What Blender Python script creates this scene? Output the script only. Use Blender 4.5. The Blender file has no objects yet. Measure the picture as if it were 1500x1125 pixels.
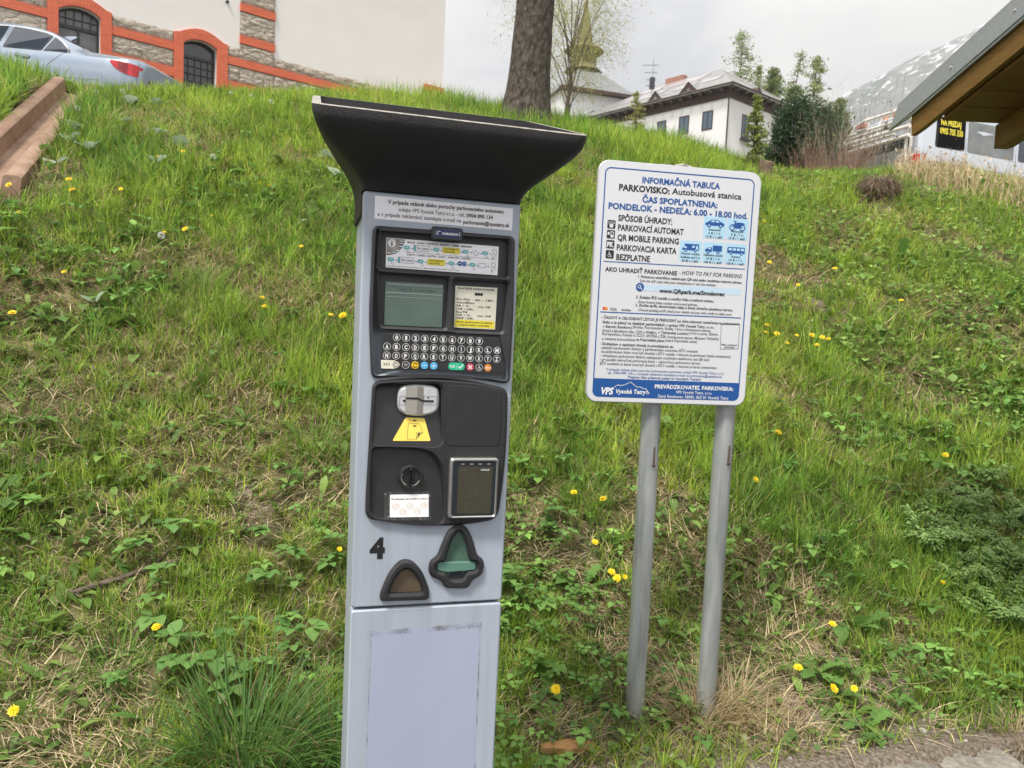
import bpy, bmesh, math, random
import numpy as np
from mathutils import Vector, Matrix
from mathutils.geometry import tessellate_polygon

random.seed(7)
RNG = np.random.default_rng(11)
SC = bpy.context.scene
COL = SC.collection
PI = math.pi
rad = math.radians

# ------------------------------------------------------------------ camera, sky, sun, exposure
F_PX, PITCH, ROLL, CAM_Z = 1089.0, .0869, .0487, 1.4
cam = bpy.data.cameras.new('camera')
cam.sensor_width = 36.0
cam.lens = 36.0 * F_PX / 1500.0
cam.clip_start = .05
cam.clip_end = 9000
cam.dof.use_dof = True
cam.dof.focus_distance = 1.6
cam.dof.aperture_fstop = 11
cam_ob = bpy.data.objects.new('camera', cam)
COL.objects.link(cam_ob)
fw = Vector((0, math.cos(PITCH), -math.sin(PITCH)))
u0 = Vector((0, math.sin(PITCH), math.cos(PITCH)))
rt = Vector((1, 0, 0)) * math.cos(ROLL) + u0 * math.sin(ROLL)
up = Vector((-1, 0, 0)) * math.sin(ROLL) + u0 * math.cos(ROLL)
mw = Matrix((rt, up, -fw)).transposed().to_4x4()
mw.translation = Vector((0, 0, CAM_Z))
cam_ob.matrix_world = mw
SC.camera = cam_ob

SUN_EL, SUN_AZ = rad(58), rad(212)        # azimuth clockwise from +Y
world = bpy.data.worlds.new("World")
SC.world = world
world.use_nodes = True
nt = world.node_tree
nt.nodes.clear()
N = nt.nodes.new
out = N('ShaderNodeOutputWorld'); bg = N('ShaderNodeBackground')
sky = N('ShaderNodeTexSky'); sky.sky_type = 'NISHITA'; sky.sun_disc = False
sky.sun_elevation = SUN_EL; sky.sun_rotation = SUN_AZ
tc = N('ShaderNodeTexCoord'); mp = N('ShaderNodeMapping'); mp.inputs['Scale'].default_value = (1.5, 1.5, 4.0)
n1 = N('ShaderNodeTexNoise'); n1.inputs['Scale'].default_value = 2.0; n1.inputs['Detail'].default_value = 7; n1.inputs['Roughness'].default_value = .55
n1.inputs['Distortion'].default_value = .35
rp = N('ShaderNodeValToRGB')
e = rp.color_ramp.elements
e[0].position = .36; e[0].color = (.63, .635, .67, 1)
e[1].position = .60; e[1].color = (1.0, .955, .89, 1)
m_ = e.new(.47); m_.color = (.83, .805, .79, 1)
sep = N('ShaderNodeSeparateXYZ'); mr = N('ShaderNodeMapRange')
mr.inputs['From Min'].default_value = 0.0; mr.inputs['From Max'].default_value = 1.0
mr.inputs['To Min'].default_value = 6.8; mr.inputs['To Max'].default_value = 15.0
sc_ = N('ShaderNodeVectorMath'); sc_.operation = 'SCALE'
mx = N('ShaderNodeMix'); mx.data_type = 'RGBA'; mx.inputs[0].default_value = .9
L = nt.links.new
L(tc.outputs['Generated'], mp.inputs['Vector']); L(mp.outputs[0], n1.inputs['Vector']); L(n1.outputs[0], rp.inputs[0])
L(tc.outputs['Generated'], sep.inputs[0]); L(sep.outputs['Z'], mr.inputs['Value'])
L(rp.outputs[0], sc_.inputs[0]); L(mr.outputs[0], sc_.inputs['Scale'])
L(sky.outputs[0], mx.inputs[6]); L(sc_.outputs[0], mx.inputs[7])
L(mx.outputs[2], bg.inputs['Color']); bg.inputs['Strength'].default_value = .1
L(bg.outputs[0], out.inputs[0])

sun = bpy.data.lights.new('sun', 'SUN'); sun.energy = 2.9; sun.angle = rad(11); sun.color = (1, .955, .88)
sun_ob = bpy.data.objects.new('sun', sun); COL.objects.link(sun_ob)
sd = Vector((math.sin(SUN_AZ) * math.cos(SUN_EL), math.cos(SUN_AZ) * math.cos(SUN_EL), math.sin(SUN_EL)))
sun_ob.rotation_euler = sd.to_track_quat('Z', 'Y').to_euler()
sun_ob.location = sd * 50
SC.view_settings.view_transform = 'Standard'
SC.view_settings.look = 'None'
SC.view_settings.gamma = 1
SC.view_settings.exposure = 0.66

# ------------------------------------------------------------------ helpers: materials
def nodes(m):
    m.use_nodes = True
    t = m.node_tree
    b = t.nodes['Principled BSDF']
    return t, b
def mat(name, col, rough=.5, metal=0., var=.0, vscale=8., bump=0., bscale=60., col2=None, cscale=None, detail=4, spec=.5, coat=0., obj=True, stretch=None):
    m = bpy.data.materials.new(name); t, b = nodes(m)
    b.inputs['Base Color'].default_value = (*col, 1)
    b.inputs['Roughness'].default_value = rough; b.inputs['Metallic'].default_value = metal
    b.inputs['Specular IOR Level'].default_value = spec
    if coat: b.inputs['Coat Weight'].default_value = coat; b.inputs['Coat Roughness'].default_value = .05
    tcn = t.nodes.new('ShaderNodeTexCoord'); vec = tcn.outputs['Object']
    if stretch:
        mpn = t.nodes.new('ShaderNodeMapping'); mpn.inputs['Scale'].default_value = stretch
        t.links.new(vec, mpn.inputs[0]); vec = mpn.outputs[0]
    if var or col2:
        n = t.nodes.new('ShaderNodeTexNoise'); n.inputs['Scale'].default_value = cscale or vscale; n.inputs['Detail'].default_value = detail
        n.inputs['Roughness'].default_value = .6
        t.links.new(vec, n.inputs['Vector'])
        r = t.nodes.new('ShaderNodeValToRGB'); t.links.new(n.outputs[0], r.inputs[0])
        r.color_ramp.elements[0].position = .32; r.color_ramp.elements[1].position = .68
        c2 = col2 or tuple(min(1, c * (1 + var)) for c in col); c1 = col if col2 else tuple(c * (1 - var) for c in col)
        r.color_ramp.elements[0].color = (*c1, 1); r.color_ramp.elements[1].color = (*c2, 1)
        t.links.new(r.outputs[0], b.inputs['Base Color'])
    if bump:
        n = t.nodes.new('ShaderNodeTexNoise'); n.inputs['Scale'].default_value = bscale; n.inputs['Detail'].default_value = 5
        t.links.new(vec, n.inputs['Vector'])
        bp = t.nodes.new('ShaderNodeBump'); bp.inputs['Strength'].default_value = bump; bp.inputs['Distance'].default_value = .01
        t.links.new(n.outputs[0], bp.inputs['Height']); t.links.new(bp.outputs[0], b.inputs['Normal'])
    return m
def foliage(name, trans=.35, rough=.6):
    m = bpy.data.materials.new(name); t, b = nodes(m)
    a = t.nodes.new('ShaderNodeVertexColor'); a.layer_name = 'Col'
    t.links.new(a.outputs[0], b.inputs['Base Color'])
    b.inputs['Roughness'].default_value = rough; b.inputs['Specular IOR Level'].default_value = .25
    tr = t.nodes.new('ShaderNodeBsdfTranslucent'); t.links.new(a.outputs[0], tr.inputs[0])
    mix = t.nodes.new('ShaderNodeMixShader'); mix.inputs[0].default_value = trans
    t.links.new(b.outputs[0], mix.inputs[1]); t.links.new(tr.outputs[0], mix.inputs[2])
    t.links.new(mix.outputs[0], t.nodes['Material Output'].inputs[0])
    return m

# ------------------------------------------------------------------ helpers: objects
def tag(o, label=None, cat=None, group=None, kind=None):
    if label: o['label'] = label
    if cat: o['category'] = cat
    if group: o['group'] = group
    if kind: o['kind'] = kind
    return o
def thing(name, label, cat, loc=(0, 0, 0), rz=0., group=None):
    o = bpy.data.objects.new(name, None); COL.objects.link(o)
    o.location = loc; o.rotation_euler = (0, 0, rz); o.empty_display_size = .1
    return tag(o, label, cat, group)
def copy_tree(o, parent=None):
    c = o.copy(); COL.objects.link(c)
    if parent: c.parent = parent
    for ch in list(o.children): copy_tree(ch, c)
    return c

class MB:
    def __init__(s): s.v = []; s.f = []; s.m = []; s.mi = 0
    def add(s, vs, fs, mi=None):
        b = len(s.v); s.v.extend([tuple(v) for v in vs])
        s.f.extend([tuple(i + b for i in f) for f in fs]); s.m.extend([s.mi if mi is None else mi] * len(fs))
    def box(s, a, b, mi=None, rot=None, piv=None):
        x0, y0, z0 = a; x1, y1, z1 = b
        vs = [(x0, y0, z0), (x1, y0, z0), (x1, y1, z0), (x0, y1, z0), (x0, y0, z1), (x1, y0, z1), (x1, y1, z1), (x0, y1, z1)]
        if rot is not None:
            p = Vector(piv) if piv else Vector(((x0 + x1) / 2, (y0 + y1) / 2, (z0 + z1) / 2))
            vs = [p + rot @ (Vector(v) - p) for v in vs]
        s.add(vs, [(3, 2, 1, 0), (4, 5, 6, 7), (0, 1, 5, 4), (1, 2, 6, 5), (2, 3, 7, 6), (3, 0, 4, 7)], mi)
    def bar(s, a, b, w, h, mi=None, upv=(0, 0, 1)):
        a = Vector(a); b = Vector(b); d = (b - a).normalized(); upv = Vector(upv)
        sx = d.cross(upv).normalized(); sz = sx.cross(d)
        vs = []
        for p in (a, b):
            for i, j in ((-1, -1), (1, -1), (1, 1), (-1, 1)): vs.append(p + sx * w / 2 * i + sz * h / 2 * j)
        s.add(vs, [(3, 2, 1, 0), (4, 5, 6, 7), (0, 1, 5, 4), (1, 2, 6, 5), (2, 3, 7, 6), (3, 0, 4, 7)], mi)
    def tube(s, pts, r, n=8, mi=None, cap=True):
        pts = [Vector(p) for p in pts]; rs = r if hasattr(r, '__len__') else [r] * len(pts)
        b = []; px = None
        for i, p in enumerate(pts):
            d = (pts[min(i + 1, len(pts) - 1)] - pts[max(i - 1, 0)]).normalized()
            if px is None: px = d.orthogonal().normalized()
            px = (px - d * px.dot(d)).normalized(); py = d.cross(px)
            for k in range(n):
                a = 2 * PI * k / n; b.append(p + (px * math.cos(a) + py * math.sin(a)) * rs[i])
        fs = []
        for i in range(len(pts) - 1):
            for k in range(n):
                k2 = (k + 1) % n; fs.append((i * n + k, i * n + k2, (i + 1) * n + k2, (i + 1) * n + k))
        if cap: fs.append(tuple(range(n))[::-1]); fs.append(tuple(range((len(pts) - 1) * n, len(pts) * n)))
        s.add(b, fs, mi)
    def loft(s, rings, cap0=True, cap1=True, mi=None, closed=True):
        n = len(rings[0]); b = [p for r in rings for p in r]; fs = []
        for i in range(len(rings) - 1):
            for k in range(n if closed else n - 1):
                k2 = (k + 1) % n; fs.append((i * n + k, i * n + k2, (i + 1) * n + k2, (i + 1) * n + k))
        if cap0: fs.append(tuple(range(n))[::-1])
        if cap1: fs.append(tuple(range((len(rings) - 1) * n, len(rings) * n)))
        s.add(b, fs, mi)
    # flat shapes in the local xz plane (a face seen from -y); pts are (x, z)
    def plate(s, outer, holes=(), y0=0., y1=-.004, ch=.0, mi=None, back=False):
        outer = ccw(outer); holes = [ccw(h)[::-1] for h in holes]
        loops = [outer] + holes
        front = [offset(l, ch) if ch else l for l in loops]
        tri = tessellate_polygon([[Vector((x, z, 0)) for x, z in l] for l in front])
        flat = [p for l in front for p in l]
        fs = []
        for t in tri:
            a, b, c = (flat[i] for i in t)
            if (b[0] - a[0]) * (c[1] - a[1]) - (b[1] - a[1]) * (c[0] - a[0]) < 0: t = t[::-1]
            fs.append(tuple(t))
        s.add([(x, y1, z) for x, z in flat], fs, mi)
        if back: s.add([(x, y0, z) for x, z in flat], [f[::-1] for f in fs], mi)
        sg = 1 if y1 < y0 else -1
        for l, fr in zip(loops, front):
            n = len(l)
            rings = [[(x, y0, z) for x, z in l]]
            if ch: rings.append([(x, y1 + sg * ch, z) for x, z in l])
            rings.append([(x, y1, z) for x, z in fr])
            s.loft(rings, False, False, mi)
    def poly(s, pts, y, mi=None):
        pts = ccw(pts)
        tri = tessellate_polygon([[Vector((x, z, 0)) for x, z in pts]])
        fs = []
        for t in tri:
            a, b, c = (pts[i] for i in t)
            if (b[0] - a[0]) * (c[1] - a[1]) - (b[1] - a[1]) * (c[0] - a[0]) < 0: t = t[::-1]
            fs.append(tuple(t))
        s.add([(x, y, z) for x, z in pts], fs, mi)
    def stroke(s, pts, w, y, mi=None, closed=False):
        P = [Vector((p[0], p[1])) for p in pts]
        if closed: P.append(P[0])
        for a, b in zip(P, P[1:]):
            d = (b - a)
            if d.length < 1e-9: continue
            d.normalize(); nn = Vector((-d.y, d.x)) * w / 2
            a2 = a - d * w * .25; b2 = b + d * w * .25
            s.add([(a2.x - nn.x, y, a2.y - nn.y), (b2.x - nn.x, y, b2.y - nn.y), (b2.x + nn.x, y, b2.y + nn.y), (a2.x + nn.x, y, a2.y + nn.y)], [(0, 1, 2, 3)], mi)
    def ringf(s, c, r, w, y, n=20, mi=None):
        vs = []; fs = []
        for k in range(n):
            a = 2 * PI * k / n
            for q in (r - w / 2, r + w / 2): vs.append((c[0] + q * math.cos(a), y, c[1] + q * math.sin(a)))
        for k in range(n):
            k2 = (k + 1) % n; fs.append((2 * k, 2 * k2, 2 * k2 + 1, 2 * k + 1)[::-1])
        s.add(vs, fs, mi)
    def text(s, body, x0, x1, zc, cap, y, mi=None, bold=0., shear=0.):
        V, Fc, x_min, x_max = glyphs(body, bold + .007)
        if not len(V): return
        sx = (x1 - x0) / (x_max - x_min); sz = cap / .729
        s.add([(x0 + (vx - x_min) * sx + shear * (vz) * sz, y, zc - cap / 2 + vz * sz) for vx, vz in V], Fc, mi)
    def build(s, name, mats, parent=None, smooth=False, label=None, auto=None):
        me = bpy.data.meshes.new(name)
        me.from_pydata([tuple(v) for v in s.v], [], s.f)
        mats = mats if isinstance(mats, (list, tuple)) else [mats]
        for m in mats: me.materials.append(m)
        if len(mats) > 1: me.polygons.foreach_set('material_index', s.m)
        if smooth: me.polygons.foreach_set('use_smooth', [True] * len(me.polygons))
        if auto:
            bm = bmesh.new(); bm.from_mesh(me)
            bmesh.ops.remove_doubles(bm, verts=bm.verts, dist=1e-5)
            for ed in bm.edges:
                if len(ed.link_faces) == 2 and ed.calc_face_angle(0) > rad(auto): ed.smooth = False
            for f in bm.faces: f.smooth = True
            bm.to_mesh(me); bm.free()
        me.update()
        o = bpy.data.objects.new(name, me); COL.objects.link(o)
        if parent: o.parent = parent
        if label: o['label'] = label
        return o

def area(p): return sum(p[i][0] * p[(i + 1) % len(p)][1] - p[(i + 1) % len(p)][0] * p[i][1] for i in range(len(p))) / 2
def ccw(p):
    p = [tuple(q) for q in p]
    return p if area(p) > 0 else p[::-1]
def offset(p, d):
    """shrink a counter-clockwise loop by d (a clockwise hole grows)"""
    n = len(p); o = []
    for i in range(n):
        a = Vector(p[i - 1]); b = Vector(p[i]); c = Vector(p[(i + 1) % n])
        e1 = (b - a); e2 = (c - b)
        if e1.length < 1e-9 or e2.length < 1e-9: o.append(tuple(b)); continue
        e1.normalize(); e2.normalize()
        n1 = Vector((-e1.y, e1.x)); n2 = Vector((-e2.y, e2.x)); m = n1 + n2
        if m.length < 1e-6: o.append(tuple(b)); continue
        m.normalize(); k = d / max(.4, m.dot(n1)); o.append((b.x + m.x * k, b.y + m.y * k))
    return o
def rrect(x0, z0, x1, z1, r, n=5):
    p = []
    for cx, cz, a0 in ((x1 - r, z1 - r, 0), (x0 + r, z1 - r, 90), (x0 + r, z0 + r, 180), (x1 - r, z0 + r, 270)):
        for k in range(n + 1):
            a = rad(a0 + 90 * k / n); p.append((cx + r * math.cos(a), cz + r * math.sin(a)))
    return p
def rpoly(pts, r, n=4):
    """round the corners of a polygon"""
    P = [Vector(q) for q in pts]; o = []
    for i in range(len(P)):
        a, b, c = P[i - 1], P[i], P[(i + 1) % len(P)]
        rr = r[i] if hasattr(r, '__len__') else r
        d1 = min(rr, (a - b).length * .45); d2 = min(rr, (c - b).length * .45)
        p1 = b + (a - b).normalized() * d1; p2 = b + (c - b).normalized() * d2
        for k in range(n + 1):
            t = k / n; q = p1 * (1 - t) ** 2 + b * 2 * t * (1 - t) + p2 * t * t; o.append((q.x, q.y))
    return o
def circ(cx, cz, r, n=20, a0=0, a1=360):
    full = abs(a1 - a0) >= 360
    return [(cx + r * math.cos(rad(a0 + (a1 - a0) * k / (n if full else n - 1))), cz + r * math.sin(rad(a0 + (a1 - a0) * k / (n if full else n - 1)))) for k in range(n)]
_g = {}
def glyphs(body, bold=0.):
    k = (body, bold)
    if k in _g: return _g[k]
    c = bpy.data.curves.new('lettering', 'FONT'); c.body = body; c.resolution_u = 2; c.offset = bold
    o = bpy.data.objects.new('lettering', c); COL.objects.link(o)
    bpy.context.view_layer.update()
    me = bpy.data.meshes.new_from_object(o.evaluated_get(bpy.context.evaluated_depsgraph_get()))
    V = [(v.co.x, v.co.y) for v in me.vertices]; Fc = []
    for p in me.polygons:
        q = list(p.vertices); Fc.append(tuple(q if p.normal.z > 0 else q[::-1]))
    bpy.data.objects.remove(o); bpy.data.curves.remove(c); bpy.data.meshes.remove(me)
    xs = [v[0] for v in V] or [0, 1]
    _g[k] = (V, Fc, min(xs), max(xs)); return _g[k]

# big meshes straight from numpy: V (n,3), Q (m,4), colours (n,3)
def npmesh(name, V, Q, C, m, parent=None, smooth=True):
    me = bpy.data.meshes.new(name); V = np.asarray(V, np.float32); Q = np.asarray(Q, np.int32); k = Q.shape[1]
    me.vertices.add(len(V)); me.vertices.foreach_set('co', V.ravel())
    me.loops.add(Q.size); me.loops.foreach_set('vertex_index', Q.ravel())
    me.polygons.add(len(Q)); me.polygons.foreach_set('loop_start', np.arange(0, Q.size, k, dtype=np.int32))
    me.polygons.foreach_set('loop_total', np.full(len(Q), k, np.int32))
    me.polygons.foreach_set('use_smooth', np.full(len(Q), smooth))
    if C is not None:
        ca = me.color_attributes.new('Col', 'FLOAT_COLOR', 'POINT')
        ca.data.foreach_set('color', np.c_[np.asarray(C, np.float32), np.ones(len(V), np.float32)].ravel())
    me.materials.append(m); me.update(); me.validate()
    o = bpy.data.objects.new(name, me); COL.objects.link(o)
    if parent: o.parent = parent
    return o

def blades(P, L_, W, phi, th0, curl, C, seg=3, twist=None, flat=.9, root_dark=None):
    """grass blades as bent tapering ribbons; returns V, Q, C"""
    n = len(P); s = np.linspace(0, 1, seg + 1); k = seg + 1
    th = th0[:, None] + curl[:, None] * s[None]
    ds = L_[:, None] / seg
    hor = np.zeros((n, k)); ver = np.zeros((n, k))
    hor[:, 1:] = np.cumsum(np.sin((th[:, 1:] + th[:, :-1]) / 2) * ds, 1)
    ver[:, 1:] = np.cumsum(np.cos((th[:, 1:] + th[:, :-1]) / 2) * ds, 1)
    cen = np.empty((n, k, 3)); cen[..., 0] = P[:, 0:1] + hor * np.cos(phi)[:, None]; cen[..., 1] = P[:, 1:2] + hor * np.sin(phi)[:, None]; cen[..., 2] = P[:, 2:3] + ver
    tw = phi + PI / 2 + (0 if twist is None else twist)
    side = np.stack([np.cos(tw), np.sin(tw), np.zeros(n)], 1)
    wd = W[:, None] * (1 - s[None] ** 1.6 * .96) / 2
    V = np.empty((n, k, 2, 3)); V[:, :, 0] = cen - side[:, None] * wd[..., None]; V[:, :, 1] = cen + side[:, None] * wd[..., None]
    base = (np.arange(n) * k * 2)[:, None]
    q = np.concatenate([np.array([[2 * i, 2 * i + 1, 2 * i + 3, 2 * i + 2]]) for i in range(seg)], 0)
    Q = (base[:, None] + q[None]).reshape(-1, 4)
    CC = np.repeat(C[:, None], k * 2, 1).reshape(-1, 3)
    return V.reshape(-1, 3), Q, CC
LEAFS = {  # half width along the midrib
    'ovate': [.04, .34, .42, .34, .18, .0], 'lance': [.05, .12, .17, .19, .13, .0],
    'round': [.25, .50, .56, .52, .34, .05], 'tooth': [.05, .10, .06, .17, .09, .22, .12, .24, .12, .0]}
def leaves(P, L_, phi, pitch, curl, C, shape='ovate', fold=.25, roll=None):
    n = len(P); hw = np.array(LEAFS[shape]); k = len(hw); s = np.linspace(0, 1, k)
    th = pitch[:, None] + curl[:, None] * s[None]      # angle above the horizontal
    ds = L_[:, None] / (k - 1)
    hor = np.zeros((n, k)); ver = np.zeros((n, k))
    hor[:, 1:] = np.cumsum(np.cos(th[:, 1:]) * ds, 1); ver[:, 1:] = np.cumsum(np.sin(th[:, 1:]) * ds, 1)
    d = np.stack([np.cos(phi), np.sin(phi)], 1)
    cen = np.concatenate([P[:, None, :2] + hor[..., None] * d[:, None], (P[:, 2:3] + ver)[..., None]], 2)
    roll = np.zeros(n) if roll is None else roll
    sx = np.stack([-np.sin(phi) * np.cos(roll), np.cos(phi) * np.cos(roll), np.sin(roll)], 1)
    wd = L_[:, None] * hw[None]
    upz = np.zeros((n, k, 3)); upz[..., 2] = wd * fold
    V = np.empty((n, k, 3, 3)); V[:, :, 0] = cen - sx[:, None] * wd[..., None] + upz; V[:, :, 1] = cen; V[:, :, 2] = cen + sx[:, None] * wd[..., None] + upz
    q = []
    for i in range(k - 1): q += [[3 * i, 3 * i + 1, 3 * i + 4, 3 * i + 3], [3 * i + 1, 3 * i + 2, 3 * i + 5, 3 * i + 4]]
    Q = ((np.arange(n) * k * 3)[:, None, None] + np.array(q)[None]).reshape(-1, 4)
    return V.reshape(-1, 3), Q, np.repeat(C, k * 3, 0)
def merge(parts):
    V = []; Q = []; C = []; b = 0
    for v, q, c in parts: V.append(v); Q.append(q + b); C.append(c); b += len(v)
    return np.concatenate(V), np.concatenate(Q), np.concatenate(C)
def cards(P, size, C, rng, elong=1.6):
    """loose leaf-sized rhombic faces in random directions"""
    n = len(P); a = rng.normal(size=(n, 3)); a /= np.linalg.norm(a, axis=1)[:, None]
    b = np.cross(a, rng.normal(size=(n, 3))); b /= np.linalg.norm(b, axis=1)[:, None]
    s = size[:, None]
    V = np.stack([P - a * s * elong / 2, P + b * s / 2, P + a * s * elong / 2, P - b * s / 2], 1).reshape(-1, 3)
    Q = np.arange(n * 4).reshape(-1, 4)
    return V, Q, np.repeat(C, 4, 0)
def tint(n, a, b, rng, jit=.15):
    t = rng.random((n, 1)); c = np.array(a)[None] * (1 - t) + np.array(b)[None] * t
    return np.clip(c * (1 + jit * rng.normal(size=(n, 1))), .005, .95)

# ------------------------------------------------------------------ terrain
AZ = np.radians([-60, -34.5, -29.8, -24, -16, -6, -2, 2.6, 6.7, 11.8, 16.7, 20.4, 23.5, 27.6, 33.4, 60])
EL = np.array([.2448, .2448, .2401, .2637, .2748, .2893, .2702, .2612, .2550, .2361, .2129, .2042, .2048, .2210, .1941, .178])
KK = np.array([.155, .155, .155, .16, .19, .19, .19, .19, .19, .17, .14, .11, .10, .10, .10, .10])
DC = np.array([7.0, 7.1, 7.1, 7.2, 7.2, 7.6, 7.8, 7.9, 8.0, 8.1, 8.2, 8.3, 8.6, 9.0, 9.8, 11])
def hsh(i, j, s):
    n = (i * 374761393 + j * 668265263 + s * 974634777) & 0xffffffff
    n = ((n ^ (n >> 13)) * 1274126177) & 0xffffffff
    return ((n ^ (n >> 16)) & 0xffff) / 65535.0
def vn(x, y, s=0):
    x = np.asarray(x, float); y = np.asarray(y, float)
    i = np.floor(x).astype(np.int64); j = np.floor(y).astype(np.int64); a = x - i; b = y - j
    a = a * a * (3 - 2 * a); b = b * b * (3 - 2 * b)
    return (hsh(i, j, s) * (1 - a) + hsh(i + 1, j, s) * a) * (1 - b) + (hsh(i, j + 1, s) * (1 - a) + hsh(i + 1, j + 1, s) * a) * b
def fbm(x, y, s=0, o=3):
    v = 0; a = .5; t = 0
    for k in range(o):
        v = v + a * vn(x * 2 ** k, y * 2 ** k, s + k); t += a; a *= .5
    return v / t
def toe(x): return np.where(x < 2.2, 1.76 + .32 * x, 2.464 + .10 * (x - 2.2))
def terrain(x, y, bump=True):
    x = np.asarray(x, float); y = np.asarray(y, float)
    az = np.arctan2(x, y); D = np.hypot(x, y)
    el = np.interp(az, AZ, EL); k = np.interp(az, AZ, KK); dc = np.interp(az, AZ, DC)
    cap = 1.4 + el * dc + k * (D - dc)
    cap = cap - k * np.clip(D - 90, 0, None) * .9
    t = y - toe(x)
    u = np.clip(t - .10, 0, None)
    ramp = .125 + .56 * (u - .25 * (1 - np.exp(-u / .25)))
    w = .45
    h = np.clip(.5 + .5 * (cap - ramp) / w, 0, 1)
    z = cap * (1 - h) + ramp * h - w * h * (1 - h)
    if bump:
        m = np.clip(t * 1.2, 0, 1) * np.clip((40 - D) / 20, 0, 1)
        z = z + m * ((fbm(x * 1.1, y * 1.1, 11) - .5) * .16 + (fbm(x * 4, y * 4, 5) - .5) * .06)
    return np.where(t < 0, .125 + np.clip(t * 2, -.16, 0), z)
def tz(x, y): return float(terrain(np.array([x]), np.array([y]))[0])

# ------------------------------------------------------------------ the setting: ground, road, mountain
def ground_material():
    m = bpy.data.materials.new('slope soil'); t, b = nodes(m); b.inputs['Roughness'].default_value = .95; b.inputs['Specular IOR Level'].default_value = .1
    tcn = t.nodes.new('ShaderNodeTexCoord')
    def noise(s, d=5):
        n = t.nodes.new('ShaderNodeTexNoise'); n.inputs['Scale'].default_value = s; n.inputs['Detail'].default_value = d; t.links.new(tcn.outputs['Object'], n.inputs['Vector']); return n
    def ramp(n, *st):
        r = t.nodes.new('ShaderNodeValToRGB'); t.links.new(n.outputs[0], r.inputs[0]); el = r.color_ramp.elements
        el[0].position, el[0].color = st[0][0], (*st[0][1], 1); el[1].position, el[1].color = st[-1][0], (*st[-1][1], 1)
        for p, c in st[1:-1]: q = el.new(p); q.color = (*c, 1)
        return r
    turf = ramp(noise(9), (.3, (.055, .07, .022)), (.5, (.12, .11, .05)), (.7, (.27, .215, .12)))
    soil = ramp(noise(85, 10), (.3, (.10, .08, .062)), (.5, (.20, .165, .13)), (.7, (.33, .28, .23)))
    a = t.nodes.new('ShaderNodeVertexColor'); a.layer_name = 'Col'
    sp = t.nodes.new('ShaderNodeSeparateColor'); t.links.new(a.outputs[0], sp.inputs[0])
    mx1 = t.nodes.new('ShaderNodeMix'); mx1.data_type = 'RGBA'
    t.links.new(sp.outputs[0], mx1.inputs[0]); t.links.new(turf.outputs[0], mx1.inputs[6]); t.links.new(soil.outputs[0], mx1.inputs[7])
    t.links.new(mx1.outputs[2], b.inputs['Base Color'])
    n = noise(95, 10); bp = t.nodes.new('ShaderNodeBump'); bp.inputs['Strength'].default_value = .9; bp.inputs['Distance'].default_value = .02
    t.links.new(n.outputs[0], bp.inputs['Height']); t.links.new(bp.outputs[0], b.inputs['Normal'])
    return m
az = np.radians(np.linspace(-112, 112, 470))
Dd = np.concatenate([np.linspace(.6, 13, 300), np.geomspace(13.2, 5000, 70)])
A_, D_ = np.meshgrid(az, Dd)
gx = np.sin(A_) * D_; gy = np.cos(A_) * D_; gz = terrain(gx, gy)
CHAN_A, CHAN_B = np.array([-4.14, 7.02]), np.array([-3.13, 4.42])
cd_ = (CHAN_B - CHAN_A) / np.hypot(*(CHAN_B - CHAN_A)); s_ = (gx - CHAN_A[0]) * cd_[0] + (gy - CHAN_A[1]) * cd_[1]; q_ = np.abs((gx - CHAN_A[0]) * cd_[1] - (gy - CHAN_A[1]) * cd_[0])
gz = gz - .10 * ((s_ > -.1) & (s_ < np.hypot(*(CHAN_B - CHAN_A)) + .02) & (q_ < .14))
ZA_ = tz(-4.14, 7.02) - .02; ZB_ = tz(-3.13, 4.42) + .03
gz = np.where((s_ > -.2) & (s_ < np.hypot(*(CHAN_B - CHAN_A)) + .05) & (q_ < .22), np.minimum(gz, ZA_ + (ZB_ - ZA_) * s_ / np.hypot(*(CHAN_B - CHAN_A)) - .05), gz)
nA = len(az); nD = len(Dd)
ii, jj = np.meshgrid(np.arange(nD - 1), np.arange(nA - 1), indexing='ij')
q0 = ii * nA + jj
gq = np.stack([q0, q0 + nA, q0 + nA + 1, q0 + 1], -1).reshape(-1, 4)[:, ::-1]
tt_ = gy - toe(gx)
soilm = np.clip(1.25 - np.abs(tt_ - .05) / .42 + (fbm(gx * 5, gy * 5, 31) - .5) * 1.3, 0, 1) * np.clip((gx + .3) / .3, 0, 1) * (D_ < 6)
soilm = np.maximum(soilm, .8 * np.clip((fbm(gx * 2.2, gy * 2.2, 41) - .66) * 9, 0, 1) * (D_ < 11))
gc = np.stack([soilm, soilm * 0, soilm * 0], -1).reshape(-1, 3)
ground = npmesh('ground', np.stack([gx, gy, gz], -1).reshape(-1, 3), gq, gc, ground_material())
tag(ground, 'grassy embankment rising from the kerb to a terrace', kind='structure')

asphalt = mat('asphalt', (.055, .055, .06), .9, var=.25, vscale=30, bump=.5, bscale=300)
mb = MB()
xs = np.linspace(-40, 40, 41)
top = [(x, float(toe(x)) - .10, 0) for x in xs]; bot = [(x, -60, 0) for x in xs]
mb.add(top + bot, [(41 + i, 41 + i + 1, i + 1, i) for i in range(40)])
tag(mb.build('road', asphalt), 'grey asphalt road surface in front of the kerb', kind='structure')

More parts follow.
